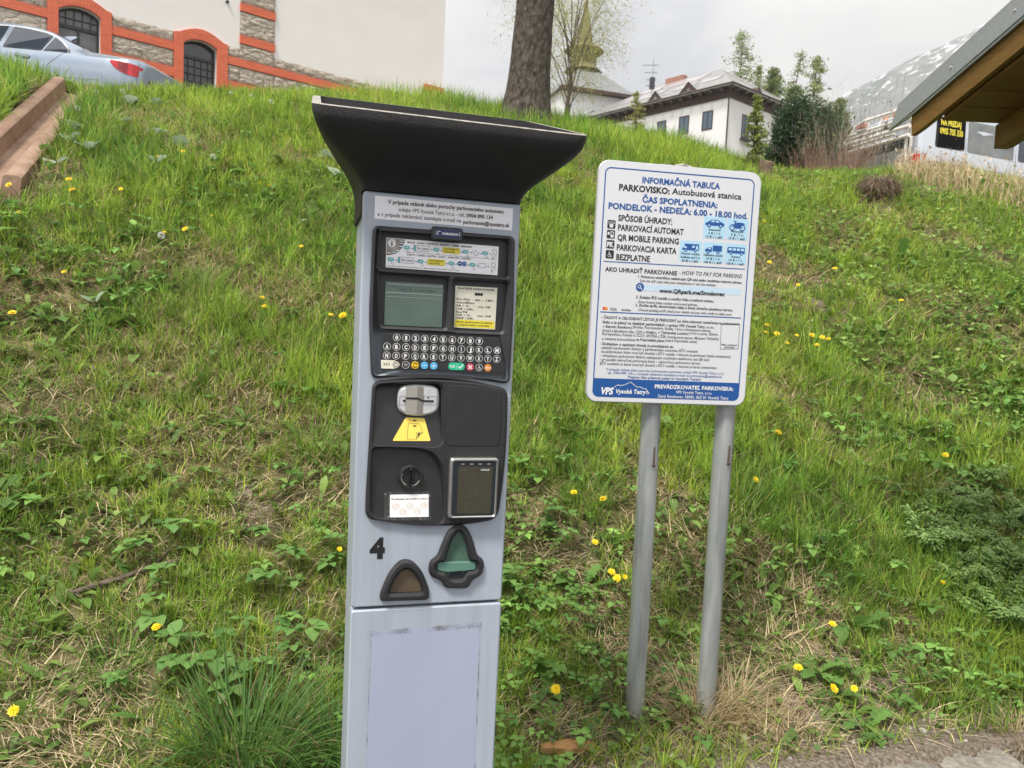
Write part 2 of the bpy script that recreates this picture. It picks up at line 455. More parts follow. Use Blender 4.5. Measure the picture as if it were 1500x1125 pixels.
# mountain: a real ridge far off, stone and snow
def mountain_mesh():
    a = np.radians(np.linspace(4, 62, 190)); r = np.linspace(0, 1, 110)
    Aa, Rr = np.meshgrid(a, r)
    ridge = np.interp(np.degrees(a), [4, 10, 15, 20, 23.7, 25.1, 26.6, 28.2, 29.6, 30.4, 32.5, 38, 45, 62], [.06, .13, .205, .262, .299, .312, .325, .336, .3465, .352, .364, .40, .41, .30])
    Dr = 1250 + 0 * a
    Dm = 520 + (Dr[None] - 520) * Rr
    crest = ridge[None] * Dr[None]
    z = -40 + (crest + 40) * (Rr ** 1.25)
    X = np.sin(Aa) * Dm; Y = np.cos(Aa) * Dm
    nz = (fbm(X / 150, Y / 150, 3, 5) - .5) * 70 + (1 - np.abs(fbm(X / 60, Y / 90, 8, 4) * 2 - 1)) * 16 - 10
    z = z + nz * np.sin(np.clip(Rr, 0, 1) * PI) ** .6 + (fbm(X / 22, Y / 22, 4, 3) - .5) * 7
    # back slope
    Xb = np.sin(Aa[-1:]) * 2000; Yb = np.cos(Aa[-1:]) * 2000; Zb = z[-1:] * 0 - 60
    X = np.r_[X, Xb]; Y = np.r_[Y, Yb]; z = np.r_[z, Zb]
    n, m = X.shape
    i, j = np.meshgrid(np.arange(n - 1), np.arange(m - 1), indexing='ij'); q = i * m + j
    Q = np.stack([q, q + m, q + m + 1, q + 1], -1).reshape(-1, 4)[:, ::-1]
    return np.stack([X, Y, z + 1.4], -1).reshape(-1, 3), Q
def mountain_material():
    m = bpy.data.materials.new('mountain rock'); t, b = nodes(m); b.inputs['Roughness'].default_value = 1; b.inputs['Specular IOR Level'].default_value = 0
    tcn = t.nodes.new('ShaderNodeTexCoord'); g = t.nodes.new('ShaderNodeSeparateXYZ'); t.links.new(tcn.outputs['Object'], g.inputs[0])
    mpn = t.nodes.new('ShaderNodeMapping'); mpn.inputs['Scale'].default_value = (.012, .012, .03); t.links.new(tcn.outputs['Object'], mpn.inputs[0])
    n = t.nodes.new('ShaderNodeTexNoise'); n.inputs['Scale'].default_value = 1.6; n.inputs['Detail'].default_value = 9; n.inputs['Roughness'].default_value = .68; t.links.new(mpn.outputs[0], n.inputs[0])
    r = t.nodes.new('ShaderNodeValToRGB'); t.links.new(n.outputs[0], r.inputs[0]); el = r.color_ramp.elements
    el[0].position = .38; el[0].color = (.13, .15, .125, 1); el[1].position = .62; el[1].color = (.29, .29, .285, 1)
    mpw = t.nodes.new('ShaderNodeMapping'); mpw.inputs['Scale'].default_value = (.045, .045, .03); t.links.new(tcn.outputs['Object'], mpw.inputs[0])
    n2 = t.nodes.new('ShaderNodeTexNoise'); n2.inputs['Scale'].default_value = 1.7; n2.inputs['Detail'].default_value = 7; n2.inputs['Roughness'].default_value = .62; t.links.new(mpw.outputs[0], n2.inputs[0])
    h = t.nodes.new('ShaderNodeMapRange'); h.inputs['From Min'].default_value = 200; h.inputs['From Max'].default_value = 430; h.inputs['To Min'].default_value = -.09; h.inputs['To Max'].default_value = .06
    t.links.new(g.outputs['Z'], h.inputs['Value'])
    ad = t.nodes.new('ShaderNodeMath'); ad.operation = 'ADD'; t.links.new(n2.outputs[0], ad.inputs[0]); t.links.new(h.outputs[0], ad.inputs[1])
    r2 = t.nodes.new('ShaderNodeValToRGB'); t.links.new(ad.outputs[0], r2.inputs[0]); r2.color_ramp.elements[0].position = .57; r2.color_ramp.elements[1].position = .63
    mx1 = t.nodes.new('ShaderNodeMix'); mx1.data_type = 'RGBA'; t.links.new(r2.outputs[0], mx1.inputs[0]); t.links.new(r.outputs[0], mx1.inputs[6]); mx1.inputs[7].default_value = (.78, .80, .83, 1)
    t.links.new(mx1.outputs[2], b.inputs['Base Color'])
    return m
V, Q = mountain_mesh()
tag(npmesh('mountain', V, Q, None, mountain_material()), 'distant rocky mountain ridge streaked with snow', kind='structure')

# ------------------------------------------------------------------ materials
M_PAINT = mat('grey lavender paint', (.375, .42, .49), .42, var=.035, vscale=5, bump=.05, bscale=400)
def specked(m, amount=.72, streak=.86):
    t = m.node_tree; b = t.nodes['Principled BSDF']; src = b.inputs['Base Color'].links[0].from_socket
    tcn = t.nodes.new('ShaderNodeTexCoord'); n = t.nodes.new('ShaderNodeTexNoise'); n.inputs['Scale'].default_value = 170; n.inputs['Detail'].default_value = 3; t.links.new(tcn.outputs['Object'], n.inputs[0])
    mpn = t.nodes.new('ShaderNodeMapping'); mpn.inputs['Scale'].default_value = (40, 40, 1.6); t.links.new(tcn.outputs['Object'], mpn.inputs[0]); n2 = t.nodes.new('ShaderNodeTexNoise'); n2.inputs['Scale'].default_value = 1; n2.inputs['Detail'].default_value = 6; t.links.new(mpn.outputs[0], n2.inputs[0])
    r = t.nodes.new('ShaderNodeValToRGB'); t.links.new(n.outputs[0], r.inputs[0]); r.color_ramp.elements[0].position = amount; r.color_ramp.elements[0].color = (1, 1, 1, 1); r.color_ramp.elements[1].position = amount + .05; r.color_ramp.elements[1].color = (.45, .42, .38, 1)
    r2 = t.nodes.new('ShaderNodeValToRGB'); t.links.new(n2.outputs[0], r2.inputs[0]); r2.color_ramp.elements[0].position = .25; r2.color_ramp.elements[0].color = (streak, streak - .005, streak - .03, 1); r2.color_ramp.elements[1].position = .55; r2.color_ramp.elements[1].color = (1, 1, 1, 1)
    for q in (r, r2):
        mu = t.nodes.new('ShaderNodeMix'); mu.data_type = 'RGBA'; mu.blend_type = 'MULTIPLY'; mu.inputs[0].default_value = 1; t.links.new(src, mu.inputs[6]); t.links.new(q.outputs[0], mu.inputs[7]); src = mu.outputs[2]
    t.links.new(src, b.inputs['Base Color'])
specked(M_PAINT)
M_PAINT2 = mat('grey lavender paint faded', (.35, .39, .505), .5, var=.05, vscale=3, bump=.08, bscale=500)
M_BLACK = mat('black textured plastic', (.018, .018, .02), .5, var=.2, vscale=30, bump=.35, bscale=900)
M_HEAD = mat('black grained plastic', (.012, .012, .013), .55, var=.3, vscale=12, bump=.6, bscale=700)
M_CHAR = mat('charcoal plastic', (.032, .033, .037), .45, var=.2, vscale=25, bump=.15, bscale=700)
M_RECESS = mat('black plastic recess', (.014, .014, .015), .4, var=.2, vscale=30)
M_LIP = mat('weathered grey rim', (.30, .28, .25), .7, var=.35, vscale=60)
M_GLASSDARK = mat('dark glass', (.02, .025, .03), .06, spec=.7)
M_LCD = mat('green lcd glass', (.07, .125, .10), .08, var=.2, vscale=10, spec=.8)
M_WHITE = mat('white print', (.80, .80, .80), .45)
M_STICK = mat('white sticker', (.88, .88, .92), .4, var=.02, vscale=30)
M_CREAM = mat('cream sticker', (.74, .72, .60), .4, var=.06, vscale=40)
M_YEL = mat('yellow sticker', (.80, .62, .10), .45)
M_YEL2 = mat('yellow print', (.78, .66, .05), .45)
M_INK = mat('black print', (.012, .012, .014), .5)
M_GREYINK = mat('grey print', (.10, .10, .11), .5)
M_BLUE = mat('blue print', (.010, .085, .31), .4)
M_LBLUE = mat('light blue print', (.42, .66, .82), .45)
M_PBLUE = mat('pale blue print', (.52, .68, .80), .45)
M_TEAL = mat('teal print', (.10, .45, .47), .45)
M_BADGE = mat('navy badge', (.01, .02, .10), .25)
M_SILVER = mat('cast silver', (.60, .61, .62), .4, .35, var=.1, vscale=60)
M_STEEL = mat('brushed steel', (.42, .42, .40), .35, .8, var=.1, vscale=40)
M_GREENGL = mat('green translucent plastic', (.075, .14, .105), .15, var=.25, vscale=30)
M_TANGL = mat('smoked tan plastic', (.12, .09, .06), .2, var=.2, vscale=20)
M_BUTTON = {k: mat(k + ' key', c, .4) for k, c in dict(yellow=(.72, .48, .02), blue=(.09, .42, .72), green=(.02, .48, .26), red=(.55, .05, .10), orange=(.72, .25, .04)).items()}
M_PV = mat('dark solar cells', (.01, .012, .025), .15)
M_GALV = mat('galvanised steel', (.27, .29, .29), .5, .45, col2=(.50, .52, .52), cscale=26, bump=.12, bscale=60, stretch=(1, 1, .12))
M_SIGNW = mat('white sign sheet', (.67, .685, .72), .35, var=.015, vscale=6)
specked(M_SIGNW, .78, .975)
M_ALU = mat('aluminium edge', (.55, .55, .56), .4, .5)

def clear_tape():
    m = bpy.data.materials.new('clear tape'); t, b = nodes(m)
    b.inputs['Base Color'].default_value = (.4, .4, .4, 1); b.inputs['Roughness'].default_value = .25
    tr = t.nodes.new('ShaderNodeBsdfTransparent'); mix = t.nodes.new('ShaderNodeMixShader')
    tcn = t.nodes.new('ShaderNodeTexCoord'); n = t.nodes.new('ShaderNodeTexNoise'); n.inputs['Scale'].default_value = 220; n.inputs['Detail'].default_value = 6; t.links.new(tcn.outputs['Object'], n.inputs[0])
    r = t.nodes.new('ShaderNodeValToRGB'); t.links.new(n.outputs[0], r.inputs[0]); r.color_ramp.elements[0].position = .55; r.color_ramp.elements[1].position = .75
    r.color_ramp.elements[0].color = (.06, .06, .06, 1); r.color_ramp.elements[1].color = (.7, .7, .7, 1)
    t.links.new(r.outputs[0], mix.inputs[0]); t.links.new(tr.outputs[0], mix.inputs[1]); t.links.new(b.outputs[0], mix.inputs[2])
    t.links.new(mix.outputs[0], t.nodes['Material Output'].inputs[0]); return m
def residue():
    m = bpy.data.materials.new('glue residue'); t, b = nodes(m)
    b.inputs['Base Color'].default_value = (.16, .145, .13, 1); b.inputs['Roughness'].default_value = .9
    tr = t.nodes.new('ShaderNodeBsdfTransparent'); mix = t.nodes.new('ShaderNodeMixShader')
    tcn = t.nodes.new('ShaderNodeTexCoord'); n = t.nodes.new('ShaderNodeTexNoise'); n.inputs['Scale'].default_value = 700; n.inputs['Detail'].default_value = 8; n.inputs['Roughness'].default_value = .8; t.links.new(tcn.outputs['Object'], n.inputs[0])
    n2 = t.nodes.new('ShaderNodeTexNoise'); n2.inputs['Scale'].default_value = 26; t.links.new(tcn.outputs['Object'], n2.inputs[0])
    ad = t.nodes.new('ShaderNodeMath'); ad.operation = 'MULTIPLY_ADD'; t.links.new(n2.outputs[0], ad.inputs[0]); ad.inputs[1].default_value = .5; t.links.new(n.outputs[0], ad.inputs[2])
    r = t.nodes.new('ShaderNodeValToRGB'); t.links.new(ad.outputs[0], r.inputs[0]); r.color_ramp.elements[0].position = .74; r.color_ramp.elements[1].position = .95
    t.links.new(r.outputs[0], mix.inputs[0]); t.links.new(tr.outputs[0], mix.inputs[1]); t.links.new(b.outputs[0], mix.inputs[2])
    t.links.new(mix.outputs[0], t.nodes['Material Output'].inputs[0]); return m
M_TAPE = clear_tape(); M_RESID = residue()

# ------------------------------------------------------------------ parking ticket machine
ZT = 1.6143                       # height of the top edge of its front
def mm(*p): return [(x / 1000, ZT + v / 1000) for x, v in p]
def build_machine():
    T = thing('parking_machine', 'pale grey parking ticket machine with flared black solar head and the number 4', 'parking machine', (-.2793, 1.3413, 0), .2668)
    W, DP = .290, .26
    # outlines of the two dark control panels
    up_o = rpoly(mm((18, -60), (280, -60), (284, -205), (283, -338), (215, -329), (147, -325.5), (80, -328), (23, -334), (15.5, -218)), [.012, .012, .03, .014, .03, .03, .03, .014, .03])
    lo_o = rpoly(mm((26, -338.5), (86, -332), (147, -329.5), (215, -334), (280, -346), (283, -430), (281, -516), (273, -600), (220, -608), (165, -611), (95, -604), (21, -594), (20, -560), (23, -450)), [.014, .02, .03, .02, .016, .05, .05, .02, .03, .03, .03, .02, .03, .05])
    def grow(l, d): return offset(ccw(l), -d)
    # upper door with the two panels let in
    w2 = rpoly(mm((197, -607), (176, -620), (164, -650), (158, -670), (143, -678), (142, -706), (168, -717), (174, -732), (221, -735), (227, -718), (248, -709), (250, -680), (234, -670), (226, -640), (214, -615)), .013)
    w1 = rpoly(mm((53, -752), (52, -738), (66, -700), (84, -677), (97, -673), (112, -677), (132, -700), (145, -735), (145, -754)), [.008, .01, .03, .015, .02, .015, .03, .01, .008])
    mb = MB()
    mb.plate(rrect(0, ZT - .7645, W, ZT, .006), [grow(up_o, -.006), grow(lo_o, -.006), grow(w1, -.004), grow(w2, -.004)], .028, 0, .003)
    door = mb.build('upper_door', M_PAINT, T, auto=30)
    mb = MB(); mb.plate(rrect(0, .06, W, ZT - .7695, .006), [], .028, 0, .003); mb.build('lower_door', M_PAINT, T, auto=30)
    # cabinet behind the doors, core of the seam, plinth
    mb = MB()
    R = lambda z, i=0., y0=.0315: [(x, y, z) for x, y in rrect(.004 + i, y0, W - .004 - i, DP, .012)]
    mb.loft([R(.06), R(ZT + .004)])
    mb.build('cabinet', M_PAINT, T, auto=30)
    mb = MB(); mb.box((.012, .012, .07), (W - .012, .0312, ZT - .612)); mb.box((.02, .03, .0), (W - .02, DP - .02, .062)); mb.build('core', M_RECESS, T)
    # flared solar head
    prof = [(-.004, 0), (0, 0), (.083, .02), (.15, .06), (.21, .115), (.27, .19), (.33, .285), (.41, .42), (.50, .565), (.6, .72), (.70, .85), (.80, .94), (.9, .985), (.97, .998), (1, 1)]
    NX = rrect(-.002, -.004, W + .002, DP + .003, .018, 6); RX = rrect(-.092, -.122, .378, .290, .03, 6)
    ztop = lambda y: ZT + .106 + (y + .122) / .412 * .122
    rings = []
    for t, e_ in prof:
        rr = []
        for (a, b), (c, d) in zip(NX, RX):
            x = a + (c - a) * e_; y = b + (d - b) * e_; rr.append((x, y, ZT + .002 + t * (ztop(d) - ZT - .002)))
        rings.append(rr)
    mb = MB(); mb.loft(rings, True, False)
    # neck skirt down the sides and back
    sk = rrect(-.002, .034, W + .002, DP + .003, .012, 5)
    mb.loft([[(x, y, ZT - .035) for x, y in sk], [(x, y, ZT + .003) for x, y in sk]])
    head = mb.build('solar_head', M_HEAD, T, auto=40)
    mb = MB(); o1 = RX; cx, cy = .143, .084
    def ins(d): return rrect(-.092 + d, -.122 + d, .378 - d, .290 - d, .026, 6)
    rl = lambda l, dz: [(x, y, ztop(y) + dz) for x, y in l]
    i1 = ins(.009)
    lip = [(x + (.0025 if x < cx else -.0025), y + (.0025 if y < cy else -.0025)) for x, y in RX]
    wide = rrect(-.092 + .015, -.122 + .0055, .378 - .012, .290 - .009, .012, 6); i1 = wide
    mb.loft([rl(RX, 0), rl(RX, .0018)], False, False, 0); mb.loft([rl(RX, .0018), rl(lip, .0035)], False, False, 1)
    mb.loft([rl(lip, .0035), rl(wide, .0035)], False, False, 1)
    mb.loft([rl(wide, .0035), rl(wide, -.014)], False, False, 0)
    mb.build('rim', [M_HEAD, M_LIP], head, label='weathered pale grey rim of the black head')
    mb = MB(); mb.add(rl(i1, -.012), [tuple(range(len(i1)))]); mb.build('solar_panel', M_PV, head)
    # sticker under the head
    mb = MB(); mb.plate(mm((20, -7), (275, -8.5), (275, -49), (20.5, -47.5)), [], 0, -.0006)
    st = mb.build('phone_sticker', M_STICK, T)
    mb = MB(); y = -.0010; ZM = lambda v: ZT + v / 1000
    tx = lambda b, s, a, c, v, h, bold=0., mi=0, yy=None, sh=0.: b.text(s, a / 1000, c / 1000, ZM(v), h / 1000, y if yy is None else yy, mi, bold, sh)
    tx(mb, 'V prípade otázok alebo poruchy parkovacieho automatu', 43, 257, -15.5, 7.2, .018)
    tx(mb, 'volajte VPS Vysoké Tatry s.r.o. - tel.:', 62, 185, -27.5, 7.2)
    tx(mb, '0904 890 134', 187, 237, -28, 7.2, .018)
    tx(mb, 'a v prípade reklamácií zasielajte e-mail na', 25.5, 177, -38.5, 7.2)
    tx(mb, 'parkovanie@vpstatry.sk', 181.5, 270, -40, 7.2, .018)
    mb.build('lettering', M_INK, st)
    # upper control panel: frame with three windows
    ins_h = rpoly(mm((33, -67), (268, -67), (270, -137), (30, -136)), .006)
    scr_h = rpoly(mm((31, -143), (158, -144), (156, -238), (38, -238)), .006)
    tar_h = rpoly(mm((167, -146), (271, -146), (264, -240), (171, -240)), .006)
    mb = MB(); mb.plate(up_o, [ins_h, scr_h, tar_h], .02, -.010, .0045); 
    mb.add([(x, .006, z) for x, z in mm((18, -62), (278, -62), (282, -246), (18, -246))], [(3, 2, 1, 0)])
    upper = mb.build('control_panel', M_CHAR, T, auto=35)
    # sloping floors of the windows and their contents
    mb = MB(); mb.plate(mm((43, -79), (252, -80), (252, -133.5), (43.5, -132)), [], .006, .004); ic = mb.build('instruction_card', M_STICK, upper)
    mb = MB(); y = .0035
    CI, CT, CY_, CW, CB, CG = range(6)
    tx(mb, 'MINCE - COINS - МОНЕТЫ - MONETY - ÉRMÉK - MÜNZEN', 81, 200, -84.5, 3.1, .012, CI)
    tx(mb, 'KARTY - CARDS - КАРТЫ - KARTY - KÁRTYÁK - KARTEN', 81, 199, -106.5, 3.1, .012, CI)
    tx(mb, 'Prevádzkovateľ: VPS Vysoké Tatry s.r.o., Starý Smokovec 40, 06201 Vysoké Tatry', 47, 178, -129, 2.0, .004, CI)
    mb.poly(mm(*[(44 + 32 * math.cos(rad(a)), -80 - 30 * math.sin(rad(a))) for a in range(0, 91, 9)], (44, -80)), .0037, CG)
    mb.poly(mm(*circ(53, -88, 7)), .0034, CW); mb.ringf((.053, ZM(-86.6)), .0022, .0009, .0032, 12, CI); mb.poly(mm((51.5, -89), (54.5, -89), (54, -93), (52, -93)), .0032, CI)
    for fx, fz, c1 in ((70, -84, CB), (69.5, -88.5, CI), (69, -94, CB), (64, -101, CT), (58, -105, CB), (49, -107, CI)):
        mb.poly(mm((fx - 3, fz - 1.6), (fx + 3, fz - 1.6), (fx + 3, fz), (fx - 3, fz)), .0032, c1); mb.poly(mm((fx - 3, fz), (fx + 3, fz), (fx + 3, fz + 1.6), (fx - 3, fz + 1.6)), .0033, CW)
    def check(x, v, s=1.):
        mb.plate(rrect(.001 * x - .0055 * s, ZM(v) - .0034 * s, .001 * x + .0055 * s, ZM(v) + .0034 * s, .003 * s), [], .0035, .0033, 0, CT)
        mb.stroke(mm((x - 2.2, v), (x - .6, v - 1.6), (x + 2.6, v + 1.9)), .001, .0030, CW)
        mb.stroke(mm((x + 2, v - 4), (x + 1.2, v - 8), (x + 4, v - 9.5), (x + 6, v - 7.5), (x + 5, v - 5)), .0004, .0033, CI)
    def arrow(x, v): mb.stroke(mm((x - 1.8, v), (x + 1.2, v)), .0008, .0033, CI); mb.poly(mm((x + .8, v - 1.3), (x + 2.4, v), (x + .8, v + 1.3)), .0033, CI)
    def plate_no(x, v): mb.stroke(mm((x - 14, v - 5), (x + 14, v - 5), (x + 14, v + 5), (x - 14, v + 5)), .0005, .0033, CI, True); mb.poly(mm((x - 13.6, v - 4.7), (x - 10, v - 4.7), (x - 10, v + 4.7), (x - 13.6, v + 4.7)), .0034, CT); tx(mb, 'TN 123AA', x - 8.5, x + 12.5, v, 3.8, .008, CI, .0033)
    def ybox(x, v): mb.poly(mm((x - 16, v - 5.5), (x + 16, v - 5.5), (x + 16, v + 5.5), (x - 16, v + 5.5)), .0034, CY_); tx(mb, '1 AUTO/MOTO', x - 14.5, x + 14, v + 2.4, 3, .012, CI, .0032); tx(mb, '2 BUS/TIR', x - 14.5, x + 7, v - 2.4, 3, .012, CI, .0032)
    def hand(x, v):
        mb.stroke(mm((x - 4, v + 6), (x - 2, v + 8), (x + 3, v + 7), (x + 4, v + 1), (x + 2, v - 6), (x - 3, v - 8), (x - 4, v - 3), (x - 1, v), (x - 4, v + 6)), .0005, .0033, CI)
        mb.stroke(mm((x - 1, v - 1), (x + 2, v - 2)), .0005, .0033, CI); mb.poly(mm((x - 4, v - 9), (x - 1, v - 9), (x - 2.5, v - 11.5)), .0033, CI)
    for v0, row in ((-94, 0), (-117, 1)):
        if row == 0:
            check(80, v0); arrow(89.5, v0 - 1); plate_no(107, v0); arrow(125, v0 - 1); check(134, v0); arrow(143, v0 - 1); ybox(162, v0); arrow(181, v0 - 1); check(189, v0); arrow(199, v0 - 1)
            mb.stroke(mm((203, v0 + 4), (205, v0 - 4), (210, v0 - 6), (214, v0 - 1), (210, v0 + 1), (207, v0 + 5)), .0005, .0033, CI); arrow(217.5, v0 - 1); check(226, v0); arrow(236, v0 - 1); hand(244, v0)
        else:
            check(52, v0); arrow(61.5, v0 - 1); plate_no(79, v0); arrow(97, v0 - 1); check(106, v0); arrow(116, v0 - 1); ybox(135, v0); arrow(154, v0 - 1); check(163, v0); arrow(172, v0 - 1)
            for xx in (179, 187.5): mb.poly(mm(*circ(xx, v0 + .5, 4.4)), .0034, CB); mb.stroke(mm((xx - 2, v0), (xx + 2, v0 + 1)), .001, .0032, CW)
            arrow(195, v0 - 1); check(203, v0); arrow(212.5, v0 - 1); mb.stroke(mm((215, v0 - 4), (228, v0 - 4), (228, v0 + 3.5), (215, v0 + 3.5)), .0005, .0033, CI, True); arrow(233, v0 - 1); hand(243, v0 - 1)
    mb.stroke(mm((76, -102), (250, -104)), .0004, .0034, CI)
    mb.build('pictograms', [M_INK, M_TEAL, M_YEL2, M_WHITE, M_BLUE, M_LIP], ic)
    mb = MB(); mb.plate(mm((44, -157), (150, -157), (150, -236), (44, -236)), [], .006, .003); scn = mb.build('display_screen', M_LCD, upper)
    mb = MB(); [mb.poly(mm((46, v), (148.5, v), (148.5, v + h), (46, v + h)), .0026, 1) for v, h in ((-162.5, 2.2), (-177.5, 1.6), (-184.5, .9))]; tx(mb, '14:15', 70, 93, -170, 6, 0, 0, .0026); tx(mb, '10.05.2025', 98, 134, -170.5, 4, 0, 0, .0026); mb.build('lettering', [mat('lcd segments', (.02, .045, .06), .4), mat('pale lcd reflection', (.26, .34, .32), .3)], scn)  # the pale bars are streak reflections painted on as flat strips
    mb = MB(); mb.plate(mm((172.5, -157.5), (253, -157), (252, -235.5), (173, -235)), [], .006, .004); tc_ = mb.build('tariff_card', M_CREAM, upper)
    mb = MB(); yy = .0035
    mb.poly(mm((174.5, -219.5), (250.5, -220), (250.5, -234), (174.5, -233.5)), .0038, 1)
    tx(mb, 'PLATENÉ PARKOVANIE', 178, 247, -161.5, 3.6, .012, 0, yy)
    for k in range(3): mb.poly(mm(*circ(212.5 + 5.2 * k, -171, 2.9, 10)), yy, 0)
    for s, a, c, v in (('Po-Ne', 176, 201, -181.5), ('6h - 18h', 211, 245, -181.5), ('Auto/Moto', 176, 210, -187.6), ('5€ / 1h', 176, 200, -193.5), ('min 5€', 217, 241, -194), ('15€ / 24h.', 176, 209, -199.6), ('Bus/TIR', 176, 198, -205.4), ('10€ / 1h', 176, 203, -211), ('min 10€', 217, 243, -211), ('100€ / 24h.', 176, 210, -216.6)): tx(mb, s, a, c, v, 3.6, .006, 0, yy)
    tx(mb, 'Doba parkovania sa začína', 178, 246, -223.6, 2.7, .014, 0, yy); tx(mb, 'výdajom lístka z automatu', 181, 241, -229, 2.7, .014, 0, yy)
    mb.build('lettering', [M_INK, M_YEL2], tc_)
    mb = MB(); mb.plate(rrect(.1215, ZM(-78), .1795, ZM(-54), .005), [], -.008, -.0145, .002, 0); mb.plate(mm((127, -58.5), (175, -58.5), (175, -72.5), (127, -72.5)), [], -.0144, -.0150, 0, 1)
    bd = mb.build('maker_badge', [M_CHAR, M_BADGE], upper)
    mb = MB(); tx(mb, 'PARKEON', 141, 170, -66, 4.0, .02, 0, -.0155); mb.stroke(mm((133, -69), (133, -62.5), (138, -62.5)), .0009, -.0155, 0); mb.stroke(mm((129.5, -69.5), (129.5, -62)), .0006, -.0155); mb.stroke(mm((173, -69.5), (173, -62)), .0006, -.0155); mb.build('lettering', M_STICK, bd)
    # keypad
    kp = rpoly(mm((38, -248), (259, -247), (263, -246), (274, -300), (268, -319), (215, -312), (146, -309.5), (90, -312), (36, -318), (34, -300)), .008)
    mb = MB(); mb.plate(rpoly(mm((41, -250.5), (258, -249.5), (272, -309), (262, -323), (205, -316), (146, -314), (90, -316), (38, -319)), [.006, .006, .014, .012, .03, .03, .03, .01]), [], -.0098, -.0114, .0006)
    kpad = mb.build('keypad', M_BLACK, upper, auto=40)
    ky = -.0114
    def key(u, v, ch, mats=None, shape='ring'):
        k = MB(); c = (u / 1000, ZM(v))
        k.plate([(c[0] + a, c[1] + b) for a, b in circ(0, 0, .0069, 18)], [], ky, ky - .0007, .0003, 0)
        yy = ky - .0010
        if shape == 'ring':
            k.ringf(c, .0065, .0006, yy, 22, 1)
            if ch:
                wd = {'I': .7, 'M': 3.4, 'W': 4.0, '1': 1.8}.get(ch, 2.7)
                k.text(ch, c[0] - wd / 1000, c[0] + wd / 1000, c[1], .0074, yy, 1, .04)
        return k, c, yy
    for i in range(10):
        k, c, yy = key(66 + 17 * i, -257.2 - .1 * i, str(i)); k.build('key', [M_BLACK, M_WHITE], kpad)
    for r_, v in enumerate((-274.2, -290.3)):
        for i in range(13):
            k, c, yy = key(49 + 17.08 * i, v, 'ABCDEFGHIJKLMNOPQRSTUVWXYZ'[r_ * 13 + i]); k.build('key', [M_BLACK, M_WHITE], kpad)
    # bottom row of function keys
    k = MB(); k.plate(rpoly(mm((39, -299), (67, -299), (75, -306.5), (67, -314.5), (40, -314.5)), [.002, .006, .006, .006, .002]), [], ky, ky - .0007, .0003, 0)
    for q in (45, 49, 53.5): k.stroke(mm((q - 1, -304), (q + 1.3, -306.3), (q - 1, -308.6)), .0010, ky - .001, 1)
    k.ringf((.067, ZM(-306.6)), .0064, .0008, ky - .001, 22, 1); k.stroke([(.067 + a, ZM(-306.6) + b) for a, b in circ(0, 0, .0037, 14, 125, 415)], .0009, ky - .0012, 1); k.stroke(mm((67, -302), (67, -306)), .0010, ky - .0012, 1)
    k.build('key', [M_CREAM, M_INK], kpad, label='cream power key with three arrows')
    k, c, yy = key(84, -306.5, ''); k.poly(mm((80, -305), (83, -303), (86, -304), (88, -306), (86, -309), (82, -308.6)), yy, 2); k.build('key', [M_BLACK, M_WHITE, M_LIP], kpad)
    def ck(u, v, colr, lab, draw, ink=M_WHITE):
        k, c, yy = key(u, v, '', shape='disc'); draw(k, c, yy); k.build('key', [M_BUTTON[colr], ink], kpad, label=lab)
    def cyc(k, c, y):
        for a0 in (20, 200): k.stroke([(c[0] + a, c[1] + b) for a, b in circ(0, 0, .0040, 8, a0, a0 + 120)], .0014, y, 1)
    ck(101, -306.5, 'yellow', 'yellow key with two turning arrows', cyc, M_INK)
    ck(118.3, -306.6, 'blue', 'light blue minus key', lambda k, c, y: k.stroke([(c[0] - .003, c[1]), (c[0] + .003, c[1])], .0012, y, 1))
    ck(135.6, -307, 'blue', 'light blue plus key', lambda k, c, y: (k.stroke([(c[0] - .003, c[1]), (c[0] + .003, c[1])], .0012, y, 1), k.stroke([(c[0], c[1] - .003), (c[0], c[1] + .003)], .0012, y, 1)))
    k = MB(); k.plate(rrect(.1625, ZM(-313.6), .1935, ZM(-299.8), .0066), [], ky, ky - .0007, .0003, 0)
    tx(k, 'OK', 165.5, 176, -306.6, 5.2, .01, 1, ky - .001); k.stroke(mm((178.3, -301), (178.3, -312.5)), .0004, ky - .001, 1); k.stroke(mm((181.5, -306.5), (184.5, -310), (190, -303)), .0021, ky - .001, 1)
    k.build('key', [M_BUTTON['green'], M_WHITE], kpad, label='wide green OK key with a tick')
    ck(204, -307, 'red', 'red cancel key', lambda k, c, y: (k.stroke([(c[0] - .003, c[1] - .003), (c[0] + .003, c[1] + .003)], .0022, y, 1), k.stroke([(c[0] - .003, c[1] + .003), (c[0] + .003, c[1] - .003)], .0022, y, 1)))
    k, c, yy = key(221, -307.2, '')
    def chair_icon(k, c, s, y, mi):
        q = lambda x, z: (c[0] + x * s, c[1] + z * s)
        k.poly([q(a, b) for a, b in circ(-.1, .75, .16, 8)], y, mi); k.stroke([q(-.1, .5), q(-.05, -.1), q(.4, -.1), q(.62, -.65)], .18 * s, y, mi); k.stroke([q(-.05, .25), q(.3, .25)], .14 * s, y, mi)
        k.stroke([q(a, b) for a, b in circ(.0, -.3, .48, 12, 110, 340)], .15 * s, y, mi)
    chair_icon(k, c, .0046, yy, 1); k.build('key', [M_BLACK, M_WHITE], kpad)
    ck(238, -307.6, 'orange', 'orange back arrow key', lambda k, c, y: (k.stroke([(c[0] - .002, c[1]), (c[0] + .0042, c[1])], .0018, y, 1), k.poly([(c[0] - .0048, c[1]), (c[0] - .001, c[1] - .0030), (c[0] - .001, c[1] + .0030)], y, 1)))
    # lower control panel
    rec1 = rpoly(mm((33, -346), (90, -341.5), (152, -341), (154, -400), (156, -455), (30, -453)), [.012, .03, .012, .03, .012, .012])
